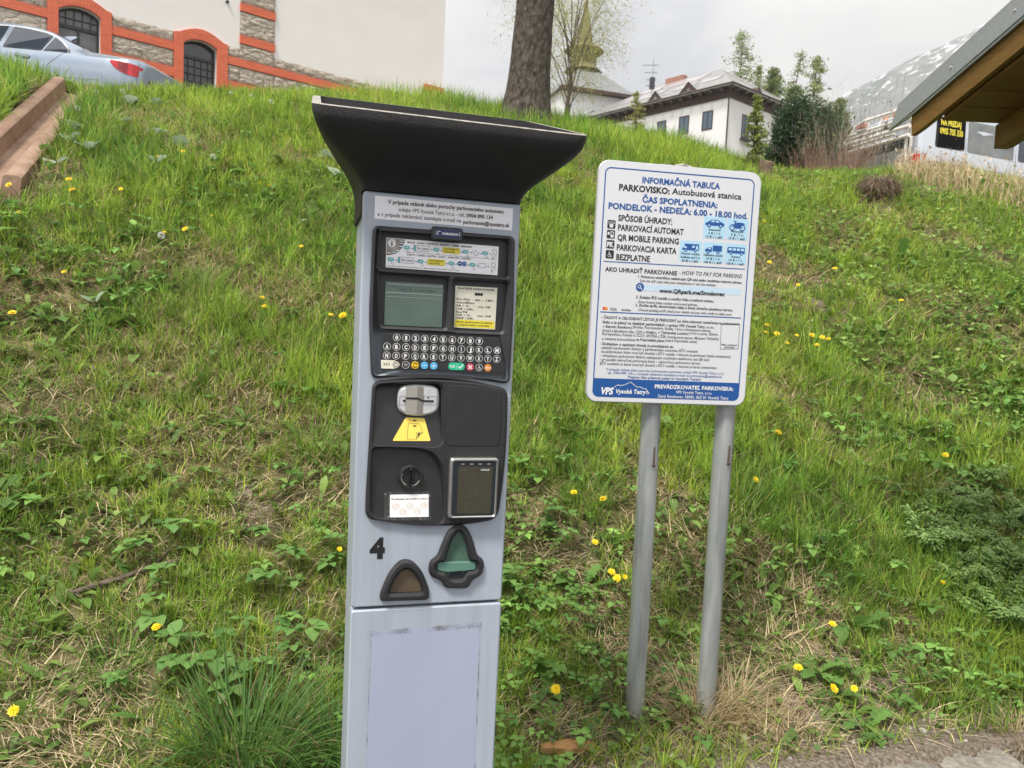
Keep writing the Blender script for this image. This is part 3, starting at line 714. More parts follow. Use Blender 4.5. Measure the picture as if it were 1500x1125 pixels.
    rec2 = rpoly(mm((29, -462), (100, -462.5), (140, -470), (160, -500), (166, -560), (164, -604), (120, -603), (33, -590)), [.012, .03, .03, .03, .03, .012, .02, .02])
    mb = MB(); mb.plate(lo_o, [rec1, rec2], .02, -.010, .005)
    lower = mb.build('payment_panel', M_BLACK, T, auto=35)
    # recess floors: fall back at the top, come forward at the bottom
    def floor(name, loop, yt, yb, zt, zb):
        f = MB(); l = ccw(loop); tri = tessellate_polygon([[Vector((x, z, 0)) for x, z in l]])
        fy = lambda z: yb + (yt - yb) * (z - zb) / (zt - zb)
        fs = []
        for t in tri:
            a, b, c = (l[i] for i in t); fs.append(tuple(t if (b[0] - a[0]) * (c[1] - a[1]) - (b[1] - a[1]) * (c[0] - a[0]) > 0 else t[::-1]))
        f.add([(x, fy(z), z) for x, z in l], fs); return f.build(name, M_RECESS, lower)
    floor('ticket_recess', [p for p in offset(ccw(rec1), -.004)], .018, -.008, ZM(-341), ZM(-455))
    floor('coin_recess', [p for p in offset(ccw(rec2), -.004)], .012, -.006, ZM(-470), ZM(-600))
    mb = MB(); mb.plate(rpoly(mm((164, -341), (215, -343), (266, -351), (269, -400), (267, -456), (164, -456)), [.01, .02, .012, .03, .01, .01]), [], -.0098, -.0112, .0007); mb.build('blank_cover', M_BLACK, lower, auto=40)
    mb = MB(); mb.plate(rpoly(mm((72, -372), (74, -352), (84, -345), (109, -342.5), (138, -345), (148, -352), (150, -372), (148, -391), (134, -399), (109, -402), (86, -399), (74, -391)), .012), [], .018, -.006, .004, 0)
    sl = mb.build('card_slot', M_SILVER, lower, auto=40)
    mb = MB(); mb.plate(mm((87, -347), (119, -347), (119, -398), (87, -398)), [], -.0058, -.0066, 0, 0); mb.plate(mm((108, -346.5), (119, -347), (119.5, -398), (108, -398)), [], -.0060, -.0069, 0, 2)
    mb.poly(mm((87.5, -366.5), (109, -366.5), (119, -371), (139, -371), (139, -374.5), (118, -374.5), (108, -370), (87.5, -370)), -.0073, 1); mb.poly(mm((82, -371), (87, -371), (87, -375), (82, -375)), -.0073, 1); mb.poly(mm(*circ(128.5, -366.5, 1.6, 10)), -.0066, 1)
    mb.stroke(mm((76, -365), (86, -365), (86, -381), (76, -381)), .0005, -.0066, 1, True); mb.stroke(mm((120, -364), (144, -364), (144, -380), (120, -380)), .0005, -.0066, 1, True)
    mb.build('slot_mouth', [mat('warm grey plastic', (.32, .31, .28), .4), M_INK, mat('mid grey plastic', (.20, .19, .17), .4)], sl)
    mb = MB(); f1 = lambda z: -.008 + .026 * (z - ZM(-455)) / .114 - .0016
    tr = rpoly(mm((89, -405), (124, -406), (136, -447.5), (65, -447.5)), .003)
    tri = tessellate_polygon([[Vector((x, z, 0)) for x, z in ccw(tr)]]); P_ = ccw(tr)
    mb.add([(x, f1(z), z) for x, z in P_], [tuple(t) if (P_[t[1]][0] - P_[t[0]][0]) * (P_[t[2]][1] - P_[t[0]][1]) - (P_[t[1]][1] - P_[t[0]][1]) * (P_[t[2]][0] - P_[t[0]][0]) > 0 else tuple(t[::-1]) for t in tri])
    ys = mb.build('card_sticker', M_YEL, lower)
    mb = MB()
    def s3(pts, w):
        for a, b in zip(pts, pts[1:]):
            d = Vector((b[0] - a[0], b[1] - a[1])).normalized(); n_ = (-d.y * w / 2, d.x * w / 2)
            q = [(a[0] - n_[0], a[1] - n_[1]), (b[0] - n_[0], b[1] - n_[1]), (b[0] + n_[0], b[1] + n_[1]), (a[0] + n_[0], a[1] + n_[1])]
            mb.add([(x, f1(z) - .0006, z) for x, z in q], [(0, 1, 2, 3)])
    s3(mm((92, -444), (94, -415), (114, -416), (121, -432), (110, -432), (109, -444), (92, -444)), .0005); s3(mm((109, -444), (121, -432)), .0005)
    for q in (mm((101, -411.5), (110, -411.5), (105.5, -408.5)), mm((112, -433), (117, -433), (111, -441))): mb.add([(x, f1(z) - .0006, z) for x, z in ccw(q)], [(0, 1, 2)])
    for a in (103, 106): s3(mm((a, -418), (a + 3, -422)), .0008); s3(mm((a + 3, -418), (a, -422)), .0008)
    mb.build('pictogram', M_INK, ys)
    # coin inlet
    mb = MB(); c0 = (.102, ZM(-516))
    def ring3(r, yy): return [(c0[0] + r * math.cos(2 * PI * k / 32), yy, c0[1] + r * math.sin(2 * PI * k / 32)) for k in range(32)]
    mb.loft([ring3(.0225, .012), ring3(.0225, -.006), ring3(.021, -.008), ring3(.0185, -.008), ring3(.0175, -.003), ring3(.001, -.003)], False, True)
    ci = mb.build('coin_slot', M_BLACK, lower, auto=40)
    mb = MB(); mb.plate(rrect(c0[0] - .0035, c0[1] - .0165, c0[0] + .0035, c0[1] + .0165, .003), [rrect(c0[0] - .0012, c0[1] - .0145, c0[0] + .0012, c0[1] + .0145, .001)], -.003, -.0085, .0008, 0)
    mb.stroke([(c0[0] + a, c0[1] + b) for a, b in circ(0, 0, .0172, 9, 160, 240)], .0012, -.0036, 1); mb.stroke([(c0[0] + a, c0[1] + b) for a, b in circ(0, 0, .0172, 7, 280, 335)], .0012, -.0036, 1)
    mb.build('slit', [M_INK, M_CREAM], ci)
    fy2 = lambda v: -.006 + .018 * (v + 600) / 130.
    mb = MB(); mb.add([(x / 1000, fy2(v) - .0016, ZM(v)) for x, v in ((65, -550), (65.5, -591.5), (138, -592), (137, -550))], [(0, 1, 2, 3)]); cs_ = mb.build('coin_sticker', M_WHITE, lower)
    mb = MB(); mb.add([(x / 1000, fy2(v) - .0009, ZM(v)) for x, v in ((54, -545), (55, -597), (142, -598), (141, -545))], [(0, 1, 2, 3)]); mb.build('clear_tape', M_TAPE, lower)
    mb = MB(); V_, F_, a_, b_ = glyphs('Používajte iba EURO mince', .014); sx = .067 / (b_ - a_)
    pz = lambda v: (fy2(v) - .0022)
    mb.add([(.068 + (x - a_) * sx, pz(-557.5), ZM(-559.5) + z * .0046) for x, z in V_], F_, 0)
    for q in ((76, -571), (89.5, -581.5), (102.5, -571), (116, -581), (128.5, -570)):
        mb.ringf((q[0] / 1000, ZM(q[1])), .0064, .0005, pz(q[1]) - .0004, 18, 1); mb.ringf((q[0] / 1000, ZM(q[1])), .0044, .0004, pz(q[1]) - .0004, 14, 1); mb.stroke(mm((q[0] - 2, q[1] - 1.5), (q[0] + 1, q[1] + 2), (q[0] + 2.5, q[1] - 1)), .0005, pz(q[1]) - .0004, 1)
    mb.build('lettering', [M_INK, mat('ochre print', (.55, .42, .24), .5)], cs_)
    # contactless card reader
    mb = MB(); mb.plate(rrect(.172, ZM(-592), .265, ZM(-477.5), .006), [rrect(.1785, ZM(-588), .2605, ZM(-484), .004)], -.008, -.024, .0025)
    rd = mb.build('card_reader', M_STEEL, lower, auto=40)
    mb = MB(); mb.plate(rrect(.1785, ZM(-588), .2605, ZM(-484), .004), [], -.01, -.0215); rg = mb.build('reader_glass', M_GLASSDARK, rd)
    mb = MB(); mb.plate(mm((188, -493), (254, -494), (253, -584), (188.5, -583)), [], -.0215, -.0221); rs = mb.build('reader_display', mat('dim olive display', (.055, .052, .035), .2, var=.12, vscale=200), rg)
    mb = MB(); ww = -.0226
    for k_, r_ in enumerate((3, 5.5, 8)): mb.stroke([(.2165 + a, ZM(-546) + b) for a, b in circ(0, 0, r_ / 1000, 9, -38, 38)], .0008, ww, 0)
    mb.stroke(mm((208, -540), (215, -546), (208, -552)), .0006, ww, 0)
    tx(mb, 'Feig', 193, 203, -498.5, 2.6, 0, 0, ww); tx(mb, 'PORTALUM', 231, 247, -499.5, 3, .02, 1, ww)
    for q in (196, 213, 229, 246): mb.poly(mm((q - 3, -489.5), (q + 3, -489.5), (q + 3, -487.5), (q - 3, -487.5)), -.0221, 2)
    mb.build('lettering', [M_GREYINK, M_WHITE, M_LIP], rs)
    # number
    mb = MB(); tx(mb, '4', 31, 59, -650.5, 37, .055, 0, -.0006); mb.build('number', M_INK, T)
    # outlets
    in1 = rpoly(mm((70, -738), (71, -730), (82, -703), (99, -689), (116, -700), (130, -728), (130, -739)), [.003, .01, .02, .02, .02, .01, .003])
    mb = MB(); mb.plate(w1, [in1], .01, -.010, .005); o1_ = mb.build('coin_outlet', M_BLACK, T, auto=40)
    mb = MB(); mb.poly(offset(ccw(in1), -.003), .002); mb.build('flap', M_TANGL, o1_)
    in2 = rpoly(mm((196, -619), (184, -638), (176, -668), (174, -680), (158, -681), (158, -698), (176, -702), (186, -716), (210, -716), (216, -702), (235, -700), (235, -683), (220, -680), (215, -655), (208, -633)), .006)
    mb = MB(); mb.plate(w2, [in2], .01, -.011, .005); o2_ = mb.build('ticket_outlet', M_BLACK, T, auto=40)
    mb = MB(); mb.poly(offset(ccw(in2), -.003), .003); mb.build('flap', M_GREENGL, o2_)
    mb = MB(); mb.plate(rpoly(mm((159, -682), (234, -684), (234, -699), (216, -701), (176, -702), (159, -697)), .003), [], .003, -.004, .001); mb.build('lip', mat('pale green plastic', (.11, .23, .18), .1), o2_)
    mb = MB(); mb.poly(mm((183, -701), (211, -701), (207, -717), (188, -717)), .0005); mb.build('mouth', M_GLASSDARK, o2_)
    # ghost of a removed sticker on the lower door
    mb = MB(); q = mm((39, -813), (248, -809), (251, -1135), (37, -1135)); mb.plate(q, [], 0, -.0003); mb.build('faded_patch', M_PAINT2, T)
    mb = MB()
    def strip(a, b, w): mb.stroke(mm(a, b), w / 1000, -.0007)
    strip((38, -815.5), (249, -811.5), 10); strip((39, -812), (37, -1135), 2.4); strip((249, -808), (252, -1135), 2.4)
    mb.build('glue_residue', M_RESID, T)
    return T
build_machine()

# ------------------------------------------------------------------ information sign on two posts
def build_sign():
    T = thing('information_sign', 'white and blue parking information board on two grey metal posts', 'sign', (.2164, 2.1577, 0), .1751)
    Z = 1.865
    P = lambda *p: [(x / 1000, Z + v / 1000) for x, v in p]
    mb = MB(); mb.plate(rrect(0, Z - .694, .5, Z, .032, 8), [], .013, .0005, .002); bd = mb.build('board', M_ALU, T, auto=40)
    mb = MB(); mb.plate(rrect(.003, Z - .691, .497, Z - .003, .029, 8), [], .0005, 0); mb.build('sheet', M_SIGNW, bd)
    # blue frame and rules
    mb = MB(); y0 = -.0004
    ou = rrect(.019, Z - .6785, .478, Z - .020, .018, 6); ir = offset(ccw(ou), .0034)
    mb.plate(ou, [ir], y0 + .0002, y0)
    mb.poly(rpoly(P((20, -624), (477, -624), (477, -677.5), (20, -677.5)), [.0005, .0005, .016, .016]), y0 - .0001)
    mb.poly(P((30, -285.2), (467, -282), (467, -284.6), (30, -287.8)), y0); mb.poly(P((29, -430), (466, -427), (466, -430), (29, -433)), y0)
    mb.build('border', M_BLUE, bd)
    y = -.0006
    def tx(mb, s, a, c, v, h, bold=0., mi=0, yy=None, sh=0.): mb.text(s, a / 1000, c / 1000, Z + v / 1000, h / 1000, y if yy is None else yy, mi, bold, sh)
    mb = MB()
    tx(mb, 'INFORMAČNÁ TABUĽA', 131, 370, -48, 17.2, .028); mb.build('title', M_BLUE, bd); mb = MB(); tx(mb, 'ČAS SPOPLATNENIA:', 135, 366, -102.5, 17.2, .028); tx(mb, 'PONDELOK - NEDEĽA: 6.00 - 18.00 hod.', 35, 463, -127.5, 17.6, .028)
    mb.build('heading', M_BLUE, bd)
    mb = MB()
    tx(mb, 'PARKOVISKO:', 63, 216, -73.5, 18, .028); tx(mb, 'Autobusová stanica', 223, 439, -72.5, 18, .012)
    tx(mb, 'SPÔSOB ÚHRADY:', 66, 230, -160, 17.4, .02)
    for s, c, v in (('PARKOVACÍ AUTOMAT', 267, -187), ('QR MOBILE PARKING', 254, -215), ('PARKOVACIA KARTA', 249, -243.5), ('BEZPLATNE', 169, -271)): tx(mb, s, 67, c, v, 17.4, .02)
    tx(mb, 'AKO UHRADIŤ PARKOVANIE', 36, 255, -307.5, 12.6, .02); tx(mb, '- HOW TO PAY FOR PARKING', 261, 458, -304.5, 12.6, 0, 0, None, .2)
    tx(mb, 'www.QRpark.me/Smokovec', 204, 408, -360, 12, .024, 0, -.0010)
    tx(mb, '1. Pomocou smartfónu naskenujte QR kód alebo navštívte webovú adresu:', 136, 461, -323, 8, .014); tx(mb, 'Scan the QR code with your smartphone or visit the website:', 142, 378, -335, 8, 0, 0, None, .2)
    tx(mb, '2. Zadajte ŠPZ vozidla a uveďte Vašu e-mailovú adresu.', 134, 376, -382.5, 8, .014); tx(mb, 'Enter licence plate number and e-mail address.', 142, 326, -396, 8, 0, 0, None, .2)
    tx(mb, '3. Zvoľte tarifu, skontrolujte údaje a lístok uhraďte platobnou kartou.', 134, 439, -406, 8, .014); tx(mb, 'Choose parking tariff, check your details and pay with credit or debit card.', 143, 435, -419, 8, 0, 0, None, .2)
    tx(mb, '- ČASOVÝ A CELODENNÝ LÍSTOK JE PRENOSNÝ po dobu platnosti vyznačenej na parkovacom', 34, 461, -446, 8.2, .012); tx(mb, 'lístku a je platný na všetkých parkoviskách v správe VPS Vysoké Tatry, s.r.o.:', 38, 383, -459.5, 8.2, .012)
    tx(mb, 'v Starom Smokovci', 39, 127, -472, 8.2, .012); tx(mb, '(Ihrisko, Pod kostolom, Koliba, Tatra a Autobusová stanica,', 130, 373, -470, 8.2)
    tx(mb, 'Grand a Jakubkova lúka, CIZS a PRIMO),', 38, 206, -484, 8.2); tx(mb, 'v Tatranskej Lomnici', 209, 303, -482, 8.2, .012); tx(mb, '(Urán a Jamy, Slalom,', 306, 398, -480, 8.2)
    tx(mb, 'Pod lanovkou, Kostoly a ÚĽUV, SINTRA a ŽSR, Autobusová stanica, Múzeum TANAPu)', 39, 401, -494, 8.2)
    tx(mb, 'a miestna komunikácia', 39, 139, -507.5, 8.2); tx(mb, 'na Popradské pleso', 142, 230, -506, 8.2, .012); tx(mb, '(stará Popradská cesta)', 233, 332, -504.5, 8.2)
    tx(mb, '- Dokladom o zaplatení úhrady je preukázanie sa:', 34, 259, -522.5, 8.2, .012)
    tx(mb, '- platným parkovacím lístkom z parkovacieho automatu EČV uvedené', 34, 336, -533.5, 8.2); tx(mb, 'na parkovacom lístku musí byť zhodné s EČV vozidla, v ktorom je parkovací lístok umiestnený,', 39, 443, -545, 8.2)
    tx(mb, '- virtuálnym parkovacím lístkom zakúpeným mobilným telefónom cez QR kód', 37, 374, -557, 8.2); tx(mb, '- pri použití celoročnej parkovacej karty – celoročnou parkovacou kartou.', 36, 348, -568.5, 8.2); tx(mb, 'EČV uvedené na karte musí byť zhodné s EČV vozidla, v ktorom je karta umiestnená.', 37, 400, -580, 8.2)
    tx(mb, 'VISA', 56, 78, -422, 9, .0, 0, None, .15); tx(mb, 'ComGate', 92, 121, -422, 6, .02)
    # empty frame with a caption at the right
    mb.stroke(P((405, -450), (463, -447), (465, -521), (407, -524)), .0012, y, 0, True); tx(mb, 'Mapa platených', 411, 461, -510, 5, .012); tx(mb, 'parkovísk', 420, 452, -517, 5, .012)
    mb.build('lettering', M_INK, bd)
    mb = MB(); tx(mb, 'V prípade otázok alebo poruchy parkovacieho automatu volajte VPS Vysoké Tatry, s.r.o.', 57, 424, -596.5, 7.6); tx(mb, 'tel.: 0904 890 134 a v prípade reklamácií zasielajte e-mail na parkovanie@vpstatry.sk', 62, 419, -606.5, 7.6); tx(mb, 'Prajeme Vám príjemný pobyt vo Vysokých Tatrách.', 125, 354, -617, 7.6, .014)
    mb.build('blue_lettering', M_BLUE, bd)
    mb = MB(); yy = y0 - .0005
    tx(mb, 'VPS', 42, 81, -660, 20, .04, 0, yy, .18); tx(mb, 'Vysoké Tatry', 88, 182, -660, 13, .02, 0, yy, .15)
    mb.stroke(P((84, -649), (96, -641), (101, -644), (116, -641), (134, -632), (147, -642), (155, -647), (163, -645), (175, -651), (181, -650), (193, -664)), .0016, yy)
    mb.stroke(P((183, -663), (186, -657), (189, -663)), .0012, yy); mb.stroke(P((184, -665), (193, -665)), .0012, yy)
    tx(mb, 'PREVÁDZKOVATEĽ PARKOVISKA:', 209, 458, -642, 11.6, .024, 0, yy); tx(mb, 'VPS Vysoké Tatry, s.r.o.', 276, 391, -657, 9, 0, 0, yy); tx(mb, 'Starý Smokovec 18045, 062 01 Vysoké Tatry', 221, 445, -670.5, 9.4, 0, 0, yy)
    mb.build('white_lettering', M_WHITE, bd)
    # payment pictograms
    mb = MB()
    for k, v in enumerate((-180.5, -208.5, -237, -265.5)):
        mb.poly(rrect(.035, Z + (v - 12) / 1000, .059, Z + (v + 12) / 1000, .003, 3), y0, 0); yy = y0 - .0003
        if k == 0: mb.stroke(P((38, v + 7), (56, v + 7), (56, v + 3), (38, v + 3)), .0012, yy, 1, True); mb.poly(P((41, v + 1), (53, v + 1), (52, v - 9), (42, v - 9)), yy, 1)
        if k == 1: mb.poly(P((46, v + 9), (56, v + 7), (55, v - 9), (46, v - 9)), yy, 1); mb.poly(P((37, v + 6), (43, v + 6), (43, v - 2), (37, v - 2)), yy, 1); mb.poly(P((48, v + 6), (54, v + 5), (54, v - 1), (48, v - 1)), yy - .0002, 0)
        if k == 2: mb.text('PK', .037, .0575, Z + v / 1000, .014, yy, 1, .05)
        if k == 3:
            c = (.046, Z + (v - 1) / 1000); s = .009; q = lambda a, b: (c[0] + a * s, c[1] + b * s)
            mb.poly([q(a, b) for a, b in circ(-.1, .8, .18, 8)], yy, 1); mb.stroke([q(-.1, .55), q(-.05, -.05), q(.4, -.05), q(.7, -.6)], .2 * s, yy, 1); mb.stroke([q(a, b) for a, b in circ(0, -.25, .5, 12, 110, 340)], .16 * s, yy, 1); mb.stroke([q(-.05, .3), q(.35, .3)], .15 * s, yy, 1)
    mb.build('payment_pictograms', [M_INK, M_SIGNW], bd)
    # price tiles
    tiles = (((327, -137, 397, -200), ['Automobil', '5 € / 1 h', '15 € / 1 deň']), ((400, -137, 468, -200), ['Motocykel', '5 € / 1 h', '15 € / 1 deň']),
             ((258, -211, 326, -272), ['Obytné vozidlo,', 'dodávka nad 5 m', '50 € / 1 deň']), ((330, -211, 397, -272), ['Nákladné vozidlo', '10 € / 1 h', '100 € / 1 deň']), ((401, -211, 468, -272), ['Autobus', '10 € / 1 h', '100 € / 1 deň']))
    for k, ((a, t, c, b), L_) in enumerate(tiles):
        mb = MB(); mb.poly(rrect(a / 1000, Z + b / 1000, c / 1000, Z + t / 1000, .006, 4), y0, 0)
        X = (a + c) / 2; yy = y0 - .0003
        for i, s in enumerate(L_):
            w = min(60, 4.2 * len(s)); tx(mb, s, X - w / 2, X + w / 2, t - 37.5 - 10.3 * i, 6.6, .016, 2, yy)
        q = lambda *p: P(*[(X + x, t - 20 + z) for x, z in p])
        wheel = lambda x, z, r: (mb.poly(P(*circ(X + x, t - 20 + z, r, 12)), yy - .0002, 1), mb.poly(P(*circ(X + x, t - 20 + z, r * .45, 10)), yy - .0004, 0))
        if k == 0:
            mb.poly(q((-29, -6), (-30, 1), (-22, 4), (-12, 11), (8, 12), (20, 5), (29, 2), (30, -6)), yy, 1); mb.poly(q((-14, 4), (-9, 9), (-1, 9.6), (-1, 4)), yy - .0002, 0); mb.poly(q((2, 4), (2, 9.6), (8, 9.4), (15, 4)), yy - .0002, 0); wheel(-18, -6, 6); wheel(18, -6, 6)
        elif k == 1:
            mb.ringf(((X - 17) / 1000, Z + (t - 27) / 1000), .008, .003, yy, 16, 1); mb.ringf(((X + 15) / 1000, Z + (t - 27) / 1000), .008, .003, yy, 16, 1)
            mb.poly(q((-12, -6), (-8, 6), (2, 9), (16, 8), (24, 4), (10, 1), (8, -8), (-4, -10)), yy, 1); mb.stroke(q((-17, -7), (-6, 11), (-13, 12)), .003, yy, 1); mb.stroke(q((8, -3), (15, -7)), .003, yy, 1)
        elif k == 2:
            mb.poly(q((-26, -8), (-26, -1), (-16, 2), (-20, 6), (-19, 11), (25, 11), (25, -8)), yy, 1); mb.poly(q((-22, 0), (-16, 2), (-12, 2), (-12, -2), (-22, -2)), yy - .0002, 0); mb.poly(q((4, 6), (12, 6), (12, 0), (4, 0)), yy - .0002, 0); mb.poly(q((16, 6), (22, 6), (22, -6), (16, -6)), yy - .0002, 0); wheel(-15, -8, 5); wheel(14, -8, 5)
        elif k == 3:
            mb.poly(q((-3, 11), (26, 11), (26, -6), (-3, -6)), yy, 1); mb.poly(q((-27, -8), (-26, -1), (-15, 5), (-5, 5), (-5, -8)), yy, 1); mb.poly(q((-20, 0), (-14, 3.5), (-9, 3.5), (-9, -1)), yy - .0002, 0); wheel(-17, -9, 5); wheel(14, -9, 5)
        else:
            mb.poly(q((-28, -8), (-28, 6), (-25, 10), (27, 10), (28, -8)), yy, 1)
            for j in range(4): mb.poly(q((-24 + 13 * j, 7), (-14 + 13 * j, 7), (-14 + 13 * j, 0), (-24 + 13 * j, 0)), yy - .0002, 0)
            wheel(-16, -8, 5); wheel(17, -8, 5)
        mb.build('price_tile', [M_LBLUE, M_BLUE, M_INK], bd)
    mb = MB(); mb.poly(rpoly(P((144, -346), (459, -341.5), (461, -361), (144, -364)), .009), y0, 0); mb.poly(P(*circ(144, -354, 12.5, 20)), y0 - .0004, 1)
    mb.ringf((.1425, Z - .3525), .0045, .0016, y0 - .0007, 16, 2); mb.stroke(P((146, -356), (150.5, -360.5)), .0022, y0 - .0007, 2)
    mb.build('web_address_bar', [M_PBLUE, M_BLUE, M_WHITE], bd)
    mb = MB(); mb.poly(P(*circ(40, -421, 4.8, 14)), y0, 0); mb.poly(P(*circ(46, -421, 4.8, 14)), y0 - .0002, 1)
    mb.build('card_mark', [mat('red print', (.65, .05, .02), .5), mat('orange print', (.75, .25, .02), .5)], bd)
    # posts and brackets behind
    for xt, xb, zb in ((.216, .2335, .02), (.459, .472, .04)):
        mb = MB(); a = Vector((xt, .052, Z + .003)); b = Vector((xb, .052, zb)); n = 10
        mb.tube([a.lerp(b, k / n) for k in range(n + 1)], .0298, 20, cap=False)
        mb.tube([a + Vector((0, 0, .004)), a + Vector((0, 0, -.004))], [.031, .0305], 20)
        po = mb.build('post', M_GALV, T, auto=40)
        mb = MB(); q = a.lerp(b, .455); mb.tube([q + Vector((.006, -.0315, .01)), q + Vector((.006, -.0305, -.045))], [.002, .0035], 6); mb.tube([q + Vector((.006, -.030, -.045)), q + Vector((.006, -.036, -.047))], .005, 8); mb.build('drip_stain', mat('rust drip', (.10, .07, .05), .8), po)
    for zz in (Z - .06, Z - .63):
        mb = MB(); mb.box((.17, .014, zz - .012), (.50, .0195, zz + .012)); mb.build('bracket', M_GALV, T)
    mb = MB(); mb.tube([(.235, .02, Z + .001), (.262, .02, Z + .0065), (.285, .02, Z + .001)], .006, 8); mb.build('clip', M_LIP, T)
    return T
build_sign()

# ------------------------------------------------------------------ wooden shelter roof at the right
def wood(name, a, b, stretch, rough=.55, bump=.2):
    m = bpy.data.materials.new(name); t, bs = nodes(m); bs.inputs['Roughness'].default_value = rough; bs.inputs['Specular IOR Level'].default_value = .3
    tcn = t.nodes.new('ShaderNodeTexCoord'); mpn = t.nodes.new('ShaderNodeMapping'); mpn.inputs['Scale'].default_value = stretch; t.links.new(tcn.outputs['Object'], mpn.inputs[0])
    n = t.nodes.new('ShaderNodeTexNoise'); n.inputs['Scale'].default_value = 6; n.inputs['Detail'].default_value = 8; n.inputs['Distortion'].default_value = 1.2; n.inputs['Roughness'].default_value = .65; t.links.new(mpn.outputs[0], n.inputs[0])
    r = t.nodes.new('ShaderNodeValToRGB'); t.links.new(n.outputs[0], r.inputs[0]); r.color_ramp.elements[0].position = .3; r.color_ramp.elements[1].position = .7
    r.color_ramp.elements[0].color = (*a, 1); r.color_ramp.elements[1].color = (*b, 1); t.links.new(r.outputs[0], bs.inputs['Base Color'])
    bp = t.nodes.new('ShaderNodeBump'); bp.inputs['Strength'].default_value = bump; bp.inputs['Distance'].default_value = .004; t.links.new(n.outputs[0], bp.inputs['Height']); t.links.new(bp.outputs[0], bs.inputs['Normal'])
    return m
M_BOARD = wood('amber stained boards', (.11, .052, .010), (.20, .10, .022), (1, 12, 12))
M_RAFTER = wood('amber stained rafter', (.13, .066, .013), (.23, .125, .03), (12, 1, 12))
M_SHEET = mat('grey coated sheet metal', (.33, .36, .39), .42, .45, col2=(.42, .45, .48), cscale=60, bump=.04, bscale=120)
def build_shelter():
    T = thing('wooden_shelter', 'wooden shelter with amber boarded eaves and grey metal roof edge, right edge of the photo', 'shelter', (1.426, 2.654, .532))
    T.scale = (.62, .62, .62)      # a low roof: boards about 10 cm wide
    sl = -.195                                   # roof falls towards the slope (+y)
    zy = lambda y, z0: z0 + sl * y               # local y from the eave board edge
    Y0, Y1, X1 = .43, -2.6, 3.0
    # metal roof with a turned down gable edge
    mb = MB()
    a = [(0, Y0 + .0), (X1, Y0), (X1, Y1), (0, Y1)]
    mb.loft([[(x - (.012 if x == 0 else 0), y, zy(y, 2.905)) for x, y in a], [(x - (.012 if x == 0 else 0), y, zy(y, 2.915)) for x, y in a]])
    roof = mb.build('roof_sheet', M_SHEET, T)
    mb = MB()
    def side(x0, x1, pts):   # prism across x from (y, z) outline
        n = len(pts); mb.loft([[(x0, y, z) for y, z in pts], [(x1, y, z) for y, z in pts]])
    side(-.014, -.002, [(Y0, zy(Y0, 2.902)), (.52, zy(.52, 2.793)), (.29, zy(.29, 2.768)), (Y1, zy(Y1, 2.758)), (Y1, zy(Y1, 2.902))])
    mb.tube([(-.016, .50, zy(.50, 2.792)), (-.016, .29, zy(.29, 2.785)), (-.016, Y1, zy(Y1, 2.775))], .004, 6)
    mb.build('verge_flashing', M_SHEET, roof, label='grey metal flashing along the sloping roof edge')
    for yy in (-.12, -.62, -1.3): mb = MB(); mb.tube([(-.0145, yy, zy(yy, 2.845)), (-.019, yy, zy(yy, 2.845))], .007, 8); mb.build('rivet', M_ALU, roof)
    # barge board
    mb = MB(); side(.004, .034, [(.285, zy(.285, 2.762)), (.27, zy(.27, 2.655)), (.17, zy(.17, 2.648)), (Y1, zy(Y1, 2.648)), (Y1, zy(Y1, 2.9)), (.285, zy(.285, 2.9))]); mb.build('barge_board', M_RAFTER, T)
    # soffit boards
    mb = MB(); bw = .165; k = 0; yy = 0.
    while yy > Y1 + bw:
        g = .006; a0, a1 = yy, yy - bw + g; dz = .003 * ((k * 7) % 3)
        mb.loft([[(.038, a0, zy(a0, 2.622) + dz), (.038, a1, zy(a1, 2.622) + dz), (.038, a1, zy(a1, 2.643)), (.038, a0, zy(a0, 2.643))], [(X1, a0, zy(a0, 2.622) + dz), (X1, a1, zy(a1, 2.622) + dz), (X1, a1, zy(a1, 2.643)), (X1, a0, zy(a0, 2.643))]])
        yy -= bw; k += 1
    mb.box((.038, Y1 + .2, 2.648), (X1, Y1 + .22, 2.66))
    mb.build('soffit_boards', M_BOARD, T)
    mb = MB(); mb.loft([[(.04, 0, zy(0, 2.646)), (.04, Y1, zy(Y1, 2.646)), (.04, Y1, zy(Y1, 2.655)), (.04, 0, zy(0, 2.655))], [(X1, 0, zy(0, 2.646)), (X1, Y1, zy(Y1, 2.646)), (X1, Y1, zy(Y1, 2.655)), (X1, 0, zy(0, 2.655))]]); mb.build('roof_deck', M_RECESS, T)
    # rafters under the boards, posts and beam (out of the picture)
    for x in (.345, 1.25, 2.15, 2.9):
        mb = MB(); e0 = .02; mb.loft([[(x, e0, zy(e0, 2.618)), (x, e0 - .005, zy(e0, 2.49)), (x, e0 - .06, zy(e0 - .06, 2.478)), (x, Y1 + .1, zy(Y1 + .1, 2.478)), (x, Y1 + .1, zy(Y1 + .1, 2.618))], [(x + .075, e0, zy(e0, 2.618)), (x + .075, e0 - .005, zy(e0, 2.49)), (x + .075, e0 - .06, zy(e0 - .06, 2.478)), (x + .075, Y1 + .1, zy(Y1 + .1, 2.478)), (x + .075, Y1 + .1, zy(Y1 + .1, 2.618))]])
        mb.build('rafter', M_RAFTER, T)
    for y in (-.75, -2.3):
        mb = MB(); mb.box((1.3, y - .07, zy(y, 2.478) - .16), (X1, y + .07, zy(y, 2.478) - .002)); mb.build('beam', M_RAFTER, T)
        for x in (1.7, 2.85):
            mb = MB(); mb.box((x - .07, y - .068, -.95), (x + .07, y + .068, zy(y, 2.478) - .161)); mb.build('post', M_RAFTER, T)
build_shelter()

